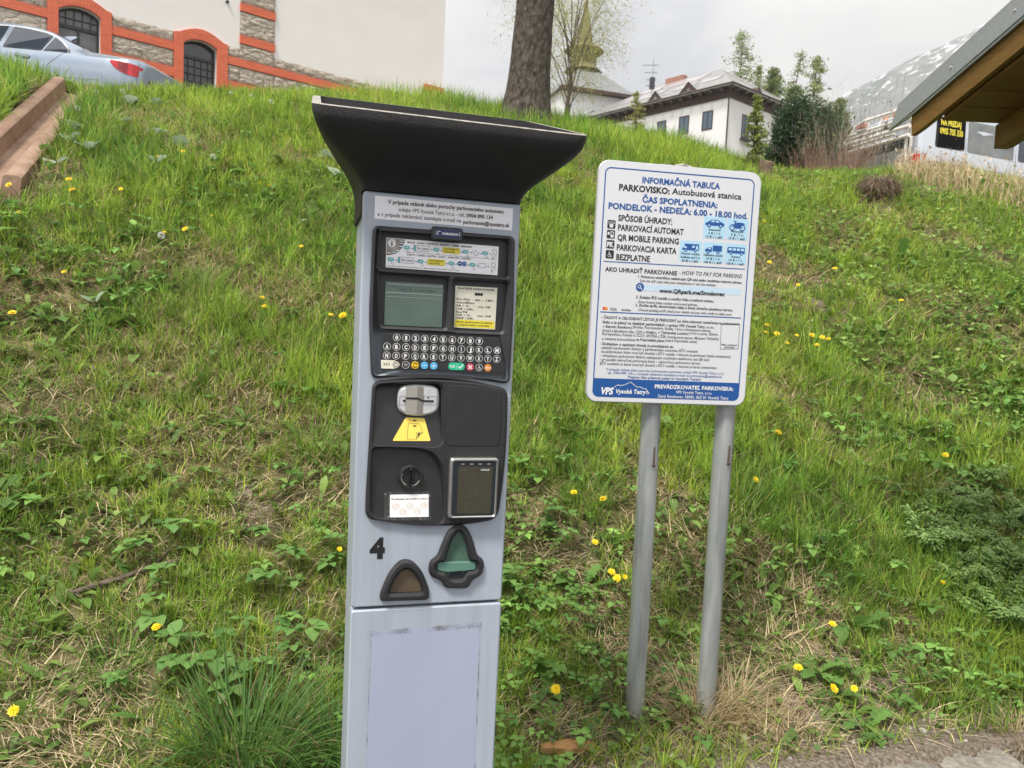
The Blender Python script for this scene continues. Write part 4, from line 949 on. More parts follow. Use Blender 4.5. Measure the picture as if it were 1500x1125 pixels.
# ------------------------------------------------------------------ white building with stone and brick base, upper left
def brick_mat():
    m = bpy.data.materials.new('orange red brick'); t, b = nodes(m); b.inputs['Roughness'].default_value = .8
    tcn = t.nodes.new('ShaderNodeTexCoord'); s = t.nodes.new('ShaderNodeSeparateXYZ'); c = t.nodes.new('ShaderNodeCombineXYZ')
    t.links.new(tcn.outputs['Object'], s.inputs[0]); t.links.new(s.outputs[0], c.inputs[0]); t.links.new(s.outputs[2], c.inputs[1])
    br = t.nodes.new('ShaderNodeTexBrick'); br.inputs['Scale'].default_value = 1; br.inputs['Brick Width'].default_value = .20; br.inputs['Row Height'].default_value = .058; br.inputs['Mortar Size'].default_value = .004
    br.inputs['Color1'].default_value = (.72, .17, .085, 1); br.inputs['Color2'].default_value = (.62, .14, .07, 1); br.inputs['Mortar'].default_value = (.46, .12, .07, 1)
    t.links.new(c.outputs[0], br.inputs['Vector']); t.links.new(br.outputs['Color'], b.inputs['Base Color'])
    bp = t.nodes.new('ShaderNodeBump'); bp.inputs['Strength'].default_value = .5; bp.inputs['Distance'].default_value = .01; bp.invert = True; t.links.new(br.outputs['Fac'], bp.inputs['Height']); t.links.new(bp.outputs[0], b.inputs['Normal'])
    return m
def stone_mat():
    m = bpy.data.materials.new('rough grey stone'); t, b = nodes(m); b.inputs['Roughness'].default_value = .9
    tcn = t.nodes.new('ShaderNodeTexCoord')
    n = t.nodes.new('ShaderNodeTexNoise'); n.inputs['Scale'].default_value = 3; n.inputs['Detail'].default_value = 4; t.links.new(tcn.outputs['Object'], n.inputs[0])
    ad = t.nodes.new('ShaderNodeVectorMath'); ad.operation = 'MULTIPLY_ADD'; t.links.new(n.outputs['Color'], ad.inputs[0]); ad.inputs[1].default_value = (.25, .25, .25); t.links.new(tcn.outputs['Object'], ad.inputs[2])
    mpn = t.nodes.new('ShaderNodeMapping'); mpn.inputs['Scale'].default_value = (1, 1, 1.9); t.links.new(ad.outputs[0], mpn.inputs[0])
    v = t.nodes.new('ShaderNodeTexVoronoi'); v.feature = 'DISTANCE_TO_EDGE'; v.inputs['Scale'].default_value = 4.2; t.links.new(mpn.outputs[0], v.inputs['Vector'])
    r = t.nodes.new('ShaderNodeValToRGB'); t.links.new(v.outputs['Distance'], r.inputs[0]); r.color_ramp.elements[0].position = .0; r.color_ramp.elements[0].color = (.50, .44, .38, 1); r.color_ramp.elements[1].position = .045; r.color_ramp.elements[1].color = (1, 1, 1, 1)
    n2 = t.nodes.new('ShaderNodeTexNoise'); n2.inputs['Scale'].default_value = 9; n2.inputs['Detail'].default_value = 8; n2.inputs['Roughness'].default_value = .7; t.links.new(tcn.outputs['Object'], n2.inputs[0])
    r2 = t.nodes.new('ShaderNodeValToRGB'); t.links.new(n2.outputs[0], r2.inputs[0]); r2.color_ramp.elements[0].position = .3; r2.color_ramp.elements[0].color = (.36, .31, .25, 1); r2.color_ramp.elements[1].position = .7; r2.color_ramp.elements[1].color = (.60, .54, .46, 1)
    mu = t.nodes.new('ShaderNodeMix'); mu.data_type = 'RGBA'; mu.blend_type = 'MULTIPLY'; mu.inputs[0].default_value = 1; t.links.new(r2.outputs[0], mu.inputs[6]); t.links.new(r.outputs[0], mu.inputs[7]); t.links.new(mu.outputs[2], b.inputs['Base Color'])
    h = t.nodes.new('ShaderNodeMath'); h.operation = 'MULTIPLY_ADD'; t.links.new(v.outputs['Distance'], h.inputs[0]); h.inputs[1].default_value = 1.2; t.links.new(n2.outputs[0], h.inputs[2])
    bp = t.nodes.new('ShaderNodeBump'); bp.inputs['Strength'].default_value = 1; bp.inputs['Distance'].default_value = .06; t.links.new(h.outputs[0], bp.inputs['Height']); t.links.new(bp.outputs[0], b.inputs['Normal'])
    return m
M_BRICK = brick_mat(); M_STONE = stone_mat()
M_PLASTER = mat('white plaster', (.78, .765, .745), .9, var=.03, vscale=1.2, bump=.15, bscale=25)
M_FRAME = mat('dark grey painted iron', (.03, .035, .04), .5)
M_PANE = mat('window pane', (.03, .035, .04), .05, spec=.8)
M_PANE2 = mat('pale reflection pane', (.16, .17, .17), .15, spec=.8, var=.3, vscale=2)  # pale base colour paints in the reflections on the glass
M_ROOFT = mat('grey roof sheet', (.30, .30, .31), .5, var=.1, vscale=4)
def build_left_building():
    T = thing('stone_and_brick_building', 'white plastered building with orange brick bands and rough stone base behind the silver car', 'building', (-11.5, 13.84, 0), math.atan2(.639, .769))
    w1 = [(2.62, 7.17), (2.72, 7.235), (2.85, 7.285), (3.0, 7.305), (3.15, 7.29), (3.27, 7.245), (3.37, 7.18), (3.37, 5.2), (2.62, 5.2)]
    w2 = [(x - 2.62) / .75 * .72 + 5.01 for x, z in w1]; w2 = [(x, z - .02) for x, (q, z) in zip(w2, w1)]
    bx = [(-4, 4.2), (11.9, 4.2), (11.9, 13.5), (-4, 13.5)]
    mb = MB(); mb.plate(bx, [w1, w2], .35, 0)
    mb.box((-4, 8, 4.2), (11.9, 8.3, 13.5)); mb.box((-4.0, .351, 4.2), (-3.7, 7.999, 13.5)); mb.box((11.6, .351, 4.2), (11.9, 7.999, 13.5))
    mb.build('wall', M_PLASTER, T)
    mb = MB(); mb.loft([[(-4.5, -.6, 13.3), (-4.5, 8.9, 13.3), (-4.5, 4.15, 16.5)], [(12.5, -.6, 13.3), (12.5, 8.9, 13.3), (12.5, 4.15, 16.5)]]); mb.build('roof', M_ROOFT, T)
    # stone areas: a finely cut and pushed out sheet
    def stone(x0, z0, x1, z1, d=.035):
        nx = max(2, int((x1 - x0) / .035)); nz = max(2, int((z1 - z0) / .035))
        X, Z = np.meshgrid(np.linspace(x0, x1, nx), np.linspace(z0, z1, nz))
        ed = np.minimum(np.minimum(X - x0, x1 - X), np.minimum(Z - z0, z1 - Z))
        y = -.008 - d * np.clip(ed / .03, 0, 1) * (.25 + 1.1 * fbm(X * 6, Z * 9, 3, 4))
        i, j = np.meshgrid(np.arange(nz - 1), np.arange(nx - 1), indexing='ij'); q = i * nx + j
        return npmesh('stonework', np.stack([X, y, Z], -1).reshape(-1, 3), np.stack([q, q + 1, q + nx + 1, q + nx], -1).reshape(-1, 4), None, M_STONE, T)
    for a, b in ((-4, 2.43), (3.58, 4.81), (5.97, 6.25), (7.07, 10.9)):
        stone(a, 7.103, b, 7.33); stone(a, 6.563, b, 6.927); stone(a, 5.6, b, 6.357)
    stone(6.25, 7.103, 7.07, 7.457); stone(6.25, 6.563, 7.07, 6.927); stone(6.25, 5.6, 7.07, 6.357)
    z = 7.46
    while z < 12.5:
        stone(6.25, z + .183, 7.07, z + .717); z += .72
    def band(*bb):
        mb = MB()
        for q in bb: mb.box(*q)
        mb.build('brick_band', M_BRICK, T)
    for a, b in ((-4, 2.43), (3.58, 4.81), (5.97, 10.9)):
        band(((a + .001, -.05, 6.93), (b - .001, .01, 7.10))); band(((a + .001, -.05, 6.36), (b - .001, .01, 6.56)))
    z = 7.46
    while z < 12.5: band(((6.245, -.045, z), (7.075, .01, z + .18))); z += .72
    band(((11.29, -.055, 7.55), (11.94, .02, 7.72)), ((11.31, -.03, 5.2), (11.92, .02, 7.548)))
    for w, a, b in ((w1, 2.43, 3.58), (w2, 4.81, 5.97)):
        zz = 0 if w is w1 else -.02
        ou = [(a, 5.2), (b, 5.2), (b, 7.35 + zz), (b - .10, 7.37 + zz)] + [(b - .10 - (b - a - .20) * k / 8, 7.37 + zz + .17 * math.sin(PI * k / 8)) for k in range(1, 8)] + [(a + .10, 7.37 + zz), (a, 7.35 + zz)]
        mb = MB(); mb.plate(ou, [offset(ccw(w), -.002)[::-1]], .01, -.06, .004)
        n = 13; 
        mb.build('brick_surround', M_BRICK, T)
        mb = MB()
        for k in range(n):        # voussoir joints of the arch
            t_ = (k + .5) / n; x = a + .12 + (b - a - .24) * t_; x2 = w[0][0] + (w[6][0] - w[0][0]) * t_
            zt_ = 7.36 + zz + .17 * math.sin(PI * (x - a - .10) / (b - a - .20)); zb_ = 7.17 + zz + .13 * math.sin(PI * t_)
            mb.stroke([(x2, zb_ + .01), (x, zt_ - .01)], .006, -.0604)
        mb.build('arch_joints', mat('brick joint', (.40, .10, .05), .9), T)
    # windows
    def window(w, rows, lab):
        f = MB(); f.plate(w, [offset(ccw(w), .035)[::-1]], .16, .12)
        x0, x1 = w[0][0], w[6][0]
        f.box((x0 + .03, .115, 6.88), (x1 - .03, .165, 6.945))
        nb = 5
        for k in range(1, nb):
            x = x0 + (x1 - x0) * k / nb; f.box((x - .008, .125, 5.2 if rows else 6.946), (x + .008, .15, 6.879 if rows else 7.27))
        if rows:
            zq = 6.72
            while zq > 5.3: f.box((x0 + .03, .127, zq - .007), (x1 - .03, .148, zq + .007)); zq -= .16
        else:
            f.box((x0 + .03, .127, 7.075), (x1 - .03, .148, 7.09)); f.box(((x0 + x1) / 2 - .02, .122, 5.2), ((x0 + x1) / 2 + .02, .15, 6.879))
        fr = f.build('window', M_FRAME, T, label=lab)
        p = MB(); p.poly(offset(ccw(w), .02), .156); p.build('pane', M_PANE2 if not rows else M_PANE, fr)
    window(w1, False, 'arched window with pale panes above the car roof'); window(w2, True, 'arched doorway with dark barred grille')
    mb = MB(); mb.tube([(5.95, .0, 8.29), (5.95, -.05, 8.29)], .035, 10); mb.build('wall_anchor', M_FRAME, T)
build_left_building()

# ------------------------------------------------------------------ white house with brown eaves, far up the hill
M_HWHITE = mat('white render', (.74, .75, .76), .9, var=.02, vscale=.6)
M_BROWN = mat('dark brown timber', (.055, .028, .022), .7, var=.3, vscale=3)
M_ZINC = mat('pale zinc roof', (.20, .205, .195), .45, .2, col2=(.33, .33, .32), cscale=2.5)
M_SOLAR = mat('solar collector', (.36, .33, .33), .2, var=.1, vscale=1)
M_PINKBR = mat('reddish brick', (.35, .17, .13), .8)
def build_house():
    T = thing('white_house', 'white two storey house with brown timber eaves and hipped pale metal roof on the hilltop', 'house', (15.35, 58, 0), math.atan2(.643, .766))
    X, Y = 12.0, 17.0
    mb = MB(); mb.box((0, 0, 8), (X, Y, 18.9)); mb.build('wall', M_HWHITE, T)
    mb = MB(); mb.box((-.08, -.08, 18.9), (X + .08, Y + .08, 19.62))
    for k in range(18): mb.box((-.55, .3 + k * .95, 19.35), (-.082, .45 + k * .95, 19.6))
    for k in range(12): mb.box((.3 + k, -.55, 19.35), (.45 + k, -.082, 19.6))
    mb.build('timber_band', M_BROWN, T)
    e = .6; ze = 19.64; zr = 23.6
    A = [(-e, -e, ze), (X + e, -e, ze), (X + e, Y + e, ze), (-e, Y + e, ze)]
    B = [(6, 5.2, zr), (6, 11.8, zr)]
    mb = MB(); v = A + [(x, y, z + .12) for x, y, z in A] + B
    mb.add(v, [(0, 3, 2, 1), (0, 1, 5, 4), (1, 2, 6, 5), (2, 3, 7, 6), (3, 0, 4, 7), (4, 5, 8), (5, 6, 9, 8), (6, 7, 9), (7, 4, 8, 9)])
    roof = mb.build('roof', M_ZINC, T)
    # solar collectors on the left slope and the right slope
    Lp = lambda u, y, d=.06: (-e + (6 + e) * u, y, ze + .12 + (zr - ze - .12) * u + d)
    for (y0, y1, u0_, u1_) in ((5.6, 9.6, .62, .88), (9.9, 12.5, .62, .84), (5.0, 6.6, .30, .55), (8.2, 11.0, .28, .55), (11.4, 13.5, .28, .55), (2.6, 4.4, .36, .52)):
        mb = MB(); q = [Lp(u0_, y0), Lp(u0_, y1), Lp(u1_, y1), Lp(u1_, y0)]; mb.loft([[(a, b, c - .05) for a, b, c in q], q]); mb.build('collector', M_SOLAR, roof)
    Rp = lambda u, x, d=.06: (x, -e + (5.2 + e) * u, ze + .12 + (zr - ze - .12) * u + d)
    for (x0, x1, u0_, u1_) in ((5.2, 7.0, .55, .85), (7.6, 10.3, .12, .38), (5.4, 8.6, .42, .53)):
        mb = MB(); q = [Rp(u0_, x0), Rp(u0_, x1), Rp(u1_, x1), Rp(u1_, x0)]; mb.loft([[(a, b, c - .05) for a, b, c in q], q]); mb.build('collector', M_SOLAR, roof)
    for y0, hw, h in ((3.76, .95, .85), (7.1, .8, .8)):
        mb = MB(); mb.loft([[(-.15, y0 - hw, ze + .2), (-.15, y0 + hw, ze + .2), (-.15, y0, ze + .2 + h)], [(3.0, y0 - hw * .5, ze + 1.0), (3.0, y0 + hw * .5, ze + 1.0), (3.0, y0, ze + .25 + h)]]); d = mb.build('dormer', M_BROWN, roof)
        mb = MB(); mb.loft([[(-.22, y0 - hw - .1, ze + .18), (-.22, y0, ze + .2 + h + .1), (-.22, y0 + hw + .1, ze + .18)], [(3.1, y0 - hw * .5, ze + 1.05), (3.1, y0, ze + .35 + h), (3.1, y0 + hw * .5, ze + 1.05)]], False, False, closed=False); mb.build('dormer_roof', M_ZINC, d)
        mb = MB(); mb.loft([[(-.155, y0 - .2, ze + .42), (-.155, y0 + .2, ze + .42), (-.155, y0, ze + .7)], [(-.17, y0 - .2, ze + .42), (-.17, y0 + .2, ze + .42), (-.17, y0, ze + .7)]]); mb.build('dormer_pane', M_PANE2, d)
    mb = MB(); x0 = 3.75; mb.loft([[(x0 - .7, -.15, ze + .2), (x0 + .7, -.15, ze + .2), (x0, -.15, ze + .85)], [(x0 - .3, 2.2, ze + .9), (x0 + .3, 2.2, ze + .9), (x0, 2.2, ze + .95)]]); mb.build('dormer', M_BROWN, roof)
    mb = MB(); mb.box((5.7, 9.0, zr - .4), (6.3, 11.0, zr + .28)); mb.build('chimney', M_PINKBR, roof)
    mb = MB(); mb.tube([(-.82, -.8, ze + .04), (-.82, Y + .8, ze + .04)], .07, 8); mb.tube([(-.8, -.82, ze + .04), (X + .8, -.82, ze + .04)], .07, 8); mb.tube([(-.82, -.82, ze), (-.2, -.14, ze - .9), (-.14, -.14, 12)], .06, 8); mb.build('gutter', M_BROWN, roof)
    def win(face, a, b, z0, z1):
        f = MB()
        bx = (lambda p, q, z, w, d0, d1, m=None: f.box((-d1, p, z), (-d0, q, w))) if face == 'L' else (lambda p, q, z, w, d0, d1, m=None: f.box((p, -d1, z), (q, -d0, w)))
        for p, q, z, w in ((a - .07, a, z0, z1), (b, b + .07, z0, z1), (a - .07, b + .07, z1, z1 + .07), (a - .07, b + .07, z0 - .07, z0)): bx(p, q, z, w, .002, .05)
        bx((a + b) / 2 - .03, (a + b) / 2 + .03, z0, z1, .002, .045)
        o = f.build('window', M_BROWN, T); f = MB(); f2 = f
        if face == 'L': f.box((-.02, a, z0), (-.003, b, z1))
        else: f.box((a, -.02, z0), (b, -.003, z1))
        f.build('pane', mat('sky blue pane', (.05, .09, .13), .05, spec=1.0), o)
    for a, b in ((1.4, 2.24), (3.64, 4.49), (5.95, 6.75), (8.3, 9.15), (10.6, 11.4)): win('L', a, b, 16.86, 18.15)
    win('R', 1.95, 2.75, 16.3, 18.0); win('R', 6.4, 7.2, 16.7, 18.0)
    mb = MB(); mb.box((1.75, -.5, 16.1), (2.95, -.002, 16.2))
    for k in range(9): mb.tube([(1.8 + k * .137, -.46, 16.2), (1.8 + k * .137, -.46, 17.0)], .012, 5)
    mb.tube([(1.78, -.46, 17.0), (2.92, -.46, 17.0)], .02, 6); mb.build('balcony_rail', M_FRAME, T)
build_house()
T = thing('antenna_mast', 'thin rooftop antenna mast against the cloudy sky left of the hipped roof', 'antenna', (10.82, 66.2, 12))
mb = MB(); mb.tube([(0, 0, 0), (0, 0, 12.25)], .05, 6); mb.build('mast', M_GALV, T)
for z, w in ((11.7, .9), (11.1, .7), (10.5, .5), (10.0, .5)):
    mb = MB(); mb.tube([(-w, 0, z), (w * .5, 0, z + .08)], .02, 5)
    for k in range(7): x = -w + 1.5 * w * k / 6; mb.tube([(x, -.2, z), (x, .2, z)], .012, 4)
    if z < 11: mb.box((-.22, -.15, z - .25), (.2, .15, z + .2))
    mb.build('aerial', M_FRAME, T)

# ------------------------------------------------------------------ church with shingled steeple
M_SHING = mat('olive wooden shingle', (.15, .14, .062), .85, col2=(.22, .205, .10), cscale=6, bump=.6, bscale=14)
M_CROOF = mat('grey church roof', (.20, .21, .21), .6, var=.1, vscale=2)
def build_church():
    T = thing('church', 'church with pointed olive shingled steeple seen through the pale green willow', 'church', (5.42, 75, 0), rad(18))
    def ngon(r, z, n=8, a0=22.5): return [(r * math.cos(rad(a0 + 360 * k / n)), r * math.sin(rad(a0 + 360 * k / n)), z) for k in range(n)]
    mb = MB(); mb.loft([ngon(1.3, 22), ngon(1.27, 27.6)]); tw = mb.build('tower', M_SHING, T)
    mb = MB(); mb.loft([ngon(1.3, 27.3), ngon(2.0, 27.62), ngon(2.0, 27.72), ngon(1.5, 27.95), ngon(1.05, 28.2)]); mb.loft([ngon(1.28, 25.95), ngon(1.85, 25.7), ngon(1.85, 25.78), ngon(1.27, 26.3)]); mb.build('eaves', M_SHING, tw)
    mb = MB(); mb.loft([ngon(.86, 28.1), ngon(.80, 28.6), ngon(.56, 30), ngon(.25, 31.6), ngon(.03, 32.9)]); mb.build('spire', M_SHING, tw)
    mb = MB(); mb.tube([(0, 0, 32.8), (0, 0, 33.5)], .03, 6); mb.tube([(-.2, 0, 33.2), (.2, 0, 33.2)], .03, 6); mb.build('cross', M_FRAME, tw)
    for k in range(4):
        a = rad(-90 + 90 * k); mb = MB(); R_ = Matrix.Rotation(a, 3, 'Z'); mb.box((1.16, -.25, 26.5), (1.24, .25, 27.3)); mb.v = [tuple(R_ @ Vector(v)) for v in mb.v]; mb.build('louvre_window', M_BROWN, tw)
    mb = MB(); mb.loft([[(-3.6, -4.2, 22.9), (3.9, -4.2, 22.9), (3.9, 14, 22.9), (-3.6, 14, 22.9)], [(-.3, -.6, 26.2), (.3, -.6, 26.2), (.3, 12, 26.2), (-.3, 12, 26.2)]]); mb.build('roof', M_CROOF, T)
    mb = MB(); mb.box((-3.2, -3.6, 12), (3.4, 13.5, 22.88)); wl = mb.build('wall', M_HWHITE, T)
    mb = MB(); mb.plate([(-.7, 17.5), (.7, 17.5), (.7, 20.5)] + [(.7 * math.cos(rad(a)), 20.5 + .7 * math.sin(rad(a))) for a in range(20, 180, 20)] + [(-.7, 20.5)], [], -3.55, -3.64); mb.build('arched_window', M_PANE, wl)
    mb = MB(); mb.box((-3.75, -4.35, 22.6), (4.05, -3.62, 22.89)); mb.build('fascia', M_BROWN, T)
build_church()

# hut with orange roof beyond the van
T = thing('orange_roofed_hut', 'small hut with rusty orange roof beyond the white van', 'hut', (13.35, 27, 6.0), rad(-12))
mb = MB(); mb.box((-.2, 0, -2.2), (2.2, 2.2, 2.55)); mb.build('wall', M_BOARD, T)
mb = MB(); mb.loft([[(-.45, -.3, 2.50), (2.6, -.3, 2.5), (2.6, -.3, 2.62), (-.45, -.3, 2.62)], [(-.45, 1.1, 3.35), (2.6, 1.1, 3.35), (2.6, 1.1, 3.47), (-.45, 1.1, 3.47)], [(-.45, 2.5, 2.5), (2.6, 2.5, 2.5), (2.6, 2.5, 2.62), (-.45, 2.5, 2.62)]]); mb.build('roof', mat('rusty orange roof', (.42, .16, .05), .7, var=.2, vscale=4), T)

# ------------------------------------------------------------------ silver saloon car, upper left
M_CARP = mat('silver car paint', (.29, .35, .43), .2, .6, coat=.8)
M_CHROME = mat('chrome trim', (.75, .75, .76), .12, 1.0)
M_CGLASS = mat('tinted car glass', (.025, .035, .05), .03, spec=1.0)
M_RED = mat('red lamp glass', (.55, .012, .018), .12, spec=.8, var=.25, vscale=10)
M_DRED = mat('dark red lamp glass', (.22, .008, .012), .12, spec=.8)
M_RUB = mat('black rubber', (.012, .012, .012), .7)
def interp(x, xs, ys): return float(np.interp(x, xs, ys))
def lerp_section(S, x): return [interp(x, [s[0] for s in S], [s[1][k] for s in S]) for k in range(len(S[0][1]))]
def wheel(T, x, y, r, w):
    o = MB(); s = 1 if y > 0 else -1
    def ring(rr, yy): return [(x + rr * math.cos(2 * PI * k / 28), yy, r + rr * math.sin(2 * PI * k / 28)) for k in range(28)]
    o.loft([ring(r * .66, y - w / 2), ring(r * .96, y - w / 2), ring(r, y - w * .3), ring(r, y + w * .3), ring(r * .96, y + w / 2), ring(r * .66, y + w / 2)], True, True)
    ty = o.build('wheel', M_RUB, T, auto=40); o = MB(); yo = y + s * (w / 2 + .003)
    o.loft([ring(r * .64, yo), ring(r * .60, yo + s * .008), ring(r * .2, yo + s * .004), ring(r * .05, yo + s * .012)], False, True)
    o.build('rim', M_ALU, ty, auto=40)
def build_car():
    Y0 = 12.45; px = -.523 * Y0
    heading = rad(174)
    T = thing('silver_car', 'silver saloon car with red tail lamps parked at the crest, upper left', 'car', (0, 0, 0), heading)
    c, s = math.cos(heading), math.sin(heading)
    lx, ly = .14, .84
    T.location = (px - (lx * c - ly * s), Y0 - (lx * s + ly * c), 4.27)
    T.rotation_euler = (0, rad(-5.0), heading)
    # outer section: y of sill, waist, belt, glass top; z of sill, waist, belt, roof edge, centre
    ST = [  # x, (ySill, yWaist, yBelt, yTop, zSill, zWaist, zBelt, zTop, zCentre)
        (0.00, (.60, .70, .62, .55, .42, .72, .98, 1.005, 1.02)), (.03, (.70, .78, .70, .60, .36, .70, 1.0, 1.035, 1.05)), (.10, (.78, .845, .765, .66, .30, .70, 1.01, 1.06, 1.075)), (.25, (.84, .89, .825, .70, .25, .70, 1.005, 1.065, 1.085)),
        (.55, (.88, .915, .855, .74, .22, .70, .99, 1.07, 1.09)), (.92, (.90, .92, .862, .74, .2, .70, .985, 1.085, 1.10)), (1.30, (.91, .922, .865, .70, .2, .70, .98, 1.21, 1.235)), (1.70, (.915, .923, .866, .645, .2, .70, .975, 1.36, 1.385)),
        (2.05, (.92, .923, .866, .62, .2, .70, .97, 1.425, 1.455)), (2.5, (.92, .923, .865, .615, .2, .70, .962, 1.45, 1.485)), (2.95, (.92, .923, .863, .62, .2, .70, .95, 1.43, 1.47)), (3.2, (.92, .92, .86, .65, .2, .70, .94, 1.31, 1.35)),
        (3.6, (.915, .915, .85, .70, .2, .69, .93, 1.12, 1.15)), (3.9, (.91, .91, .83, .72, .2, .68, .92, .985, 1.02)), (4.4, (.88, .885, .79, .66, .22, .66, .86, .89, .92)), (4.7, (.78, .80, .70, .56, .26, .6, .76, .79, .81)), (4.86, (.60, .62, .52, .42, .34, .55, .66, .68, .69))]
    def sec(x):
        ys, yw, yb, yt, zs, zw, zb, zt, zc = lerp_section(ST, x)
        h = [(ys - .06, zs), (ys, zs + .10), (yw, zw - .16), (yw + .003, zw), (yw - .012, zw + (zb - zw) * .55), (yb + .012, zb - .03), (yb, zb), (yb + (yt - yb) * .5, zb + (zt - zb) * .5), (yt, zt), (yt - .09, zt + (zc - zt) * .62), (yt * .45, zc - .004)]
        return [(x, y, z) for y, z in h] + [(x, 0, zc)] + [(x, -y, z) for y, z in h[::-1]]
    xs = sorted(set([s[0] for s in ST] + list(np.linspace(.1, 4.6, 46))))
    mb = MB(); mb.loft([sec(x) for x in xs], True, True)
    body = mb.build('body', M_CARP, T, auto=38)
    # side glass: outline in (x, z) laid on the tumblehome
    def yside(x, z):
        ys, yw, yb, yt, zs, zw, zb, zt, zc = lerp_section(ST, x)
        return yb + (yt - yb) * max(0, min(1, (z - zb) / max(.02, zt - zb)))
    def patch(pts, off, d, m, name, parent, lab=None, side_=1):
        pts = ccw(pts); mbp = MB(); tri = tessellate_polygon([[Vector((x, z, 0)) for x, z in pts]])
        A = [(x, side_ * (yside(x, z) + off), z) for x, z in pts]; B = [(x, side_ * (yside(x, z) + off - d), z) for x, z in pts]
        fs = [tuple(t) for t in tri]; mbp.add(A, fs); mbp.loft([B, A], False, False); return mbp.build(name, m, parent, label=lab)
    for sd in (1, -1):
        trim = rpoly([(1.19, 1.005), (1.25, 1.08), (1.48, 1.25), (1.75, 1.355), (2.1, 1.40), (2.5, 1.415), (2.8, 1.39), (3.2, 1.27), (3.62, 1.02), (3.62, .965), (2.3, .985)], [.05, .1, .1, .1, .1, .1, .1, .1, .04, .03, .02])
        patch(trim, .004, .02, M_CHROME, 'window_trim', T, None, sd)
        patch(rpoly([(1.25, 1.018), (1.30, 1.085), (1.51, 1.235), (1.60, 1.275), (1.67, 1.0)], [.04, .06, .05, .01, .01]), .009, .02, M_CGLASS, 'window', T, None, sd)
        patch(rpoly([(1.71, 1.0), (1.645, 1.295), (1.77, 1.335), (2.1, 1.378), (2.38, 1.392), (2.4, .997)], .02), .009, .02, M_CGLASS, 'window', T, None, sd)
        patch(rpoly([(2.5, .997), (2.48, 1.392), (2.8, 1.375), (3.1, 1.27), (3.55, 1.02), (3.5, .98)], .02), .009, .02, M_CGLASS, 'window', T, None, sd)
        mb = MB(); h = MB(); yy = sd * .914
        h.loft([[(1.86 + .26 * t, yy + sd * .028 * math.sin(PI * t) + sd * a * .012, .865 + b * .018 + .012 * t) for a, b in ((-1, -1), (1, -1), (1, 1), (-1, 1))] for t in np.linspace(0, 1, 9)]); h.build('door_handle', M_CARP, T, auto=40)
        # shut lines
        sl = MB()
        def line(pts, w=.007):
            for (a, za), (b, zb_) in zip(pts, pts[1:]):
                n = 6
                for k in range(n):
                    p = [(a + (b - a) * (k + q) / n, za + (zb_ - za) * (k + q) / n) for q in (0, 1)]
                    P3 = []
                    for x, z in p:
                        ys, yw, yb, yt, zs, zw, zb2, zt, zc = lerp_section(ST, x)
                        y = interp(z, [zs + .1, zw - .16, zw, zw + (zb2 - zw) * .55, zb2 - .03, zb2, zt], [ys, yw, yw + .003, yw - .012, yb + .012, yb, yt]); P3.append(Vector((x, sd * (y + .0005), z)))
                    sl.tube(P3, w * .5, 4)
        line([(1.30, 1.0), (1.37, .93), (1.52, .78), (1.56, .55)]); line([(2.44, .98), (2.44, .4)]); line([(.62, .62), (.85, .60), (1.25, .6)])
        line([(.50, .995), (.42, .93), (.36, .91)])
        sl.build('shut_lines', M_RUB, T)
        # tail lamp wraps round the corner: path in plan with low and high edge
        path = [(.46, .90, .935, .955), (.40, .902, .865, .955), (.32, .898, .815, .952), (.25, .891, .785, .948), (.17, .872, .765, .943), (.10, .842, .755, .938), (.05, .795, .755, .932), (.022, .72, .765, .922), (.012, .64, .79, .905), (.006, .60, .815, .90)]
        lp = MB(); n = len(path)
        out_ = [(x - .006, sd * (y + .012), z0) for x, y, z0, z1 in path] + [(x - .006, sd * (y + .008), z1) for x, y, z0, z1 in path]
        inn = [(x + .03, sd * (y - .03), z0) for x, y, z0, z1 in path] + [(x + .03, sd * (y - .03), z1) for x, y, z0, z1 in path]
        lp.add(out_, [(k, k + 1, n + k + 1, n + k) for k in range(n - 1)]); lp.add(out_ + inn, [(k, k + 1, 2 * n + k + 1, 2 * n + k) for k in range(n - 1)] + [(n + k, n + k + 1, 3 * n + k + 1, 3 * n + k) for k in range(n - 1)])
        tl = lp.build('tail_lamp', M_RED, T, smooth=False)
        d = MB(); sub = path[2:5]; d.add([(x - .009, sd * (y + .015), z0 + .012) for x, y, z0, z1 in sub] + [(x - .009, sd * (y + .011), z1 - .012) for x, y, z0, z1 in sub], [(0, 1, 4, 3), (1, 2, 5, 4)]); d.build('lens_section', M_DRED, tl)
        wheel(T, 1.08, sd * .77, .325, .23); wheel(T, 3.97, sd * .77, .325, .23)
        mb = MB(); mb.tube([(3.35, sd * .9, 1.0), (3.38, sd * 1.02, 1.03)], .02, 8); mb.loft([[(3.32, sd * 1.0, .98), (3.32, sd * 1.18, .99), (3.32, sd * 1.18, 1.10), (3.32, sd * 1.0, 1.10)], [(3.44, sd * 1.0, 1.0), (3.44, sd * 1.15, 1.01), (3.44, sd * 1.15, 1.08), (3.44, sd * 1.0, 1.08)]]); mb.build('door_mirror', M_CARP, T)
    # rear window, boot edge, plate, badge, antenna
    gl = MB(); n = 7; zc = lambda x: lerp_section(ST, x)
    rows = [(x, zc(x)[3] - .09, zc(x)[7], zc(x)[8]) for x in np.linspace(1.0, 1.86, n)]
    V_ = []; 
    for x, yt, zt, z0 in rows:
        for k in np.linspace(-1, 1, 9): V_.append((x - .004, yt * k, z0 - (z0 - zt) * .62 * abs(k) ** 2 + .009))
    gl.add(V_, [(i * 9 + k, i * 9 + k + 1, (i + 1) * 9 + k + 1, (i + 1) * 9 + k) for i in range(n - 1) for k in range(8)]); gl.build('rear_window', M_CGLASS, T, smooth=True)
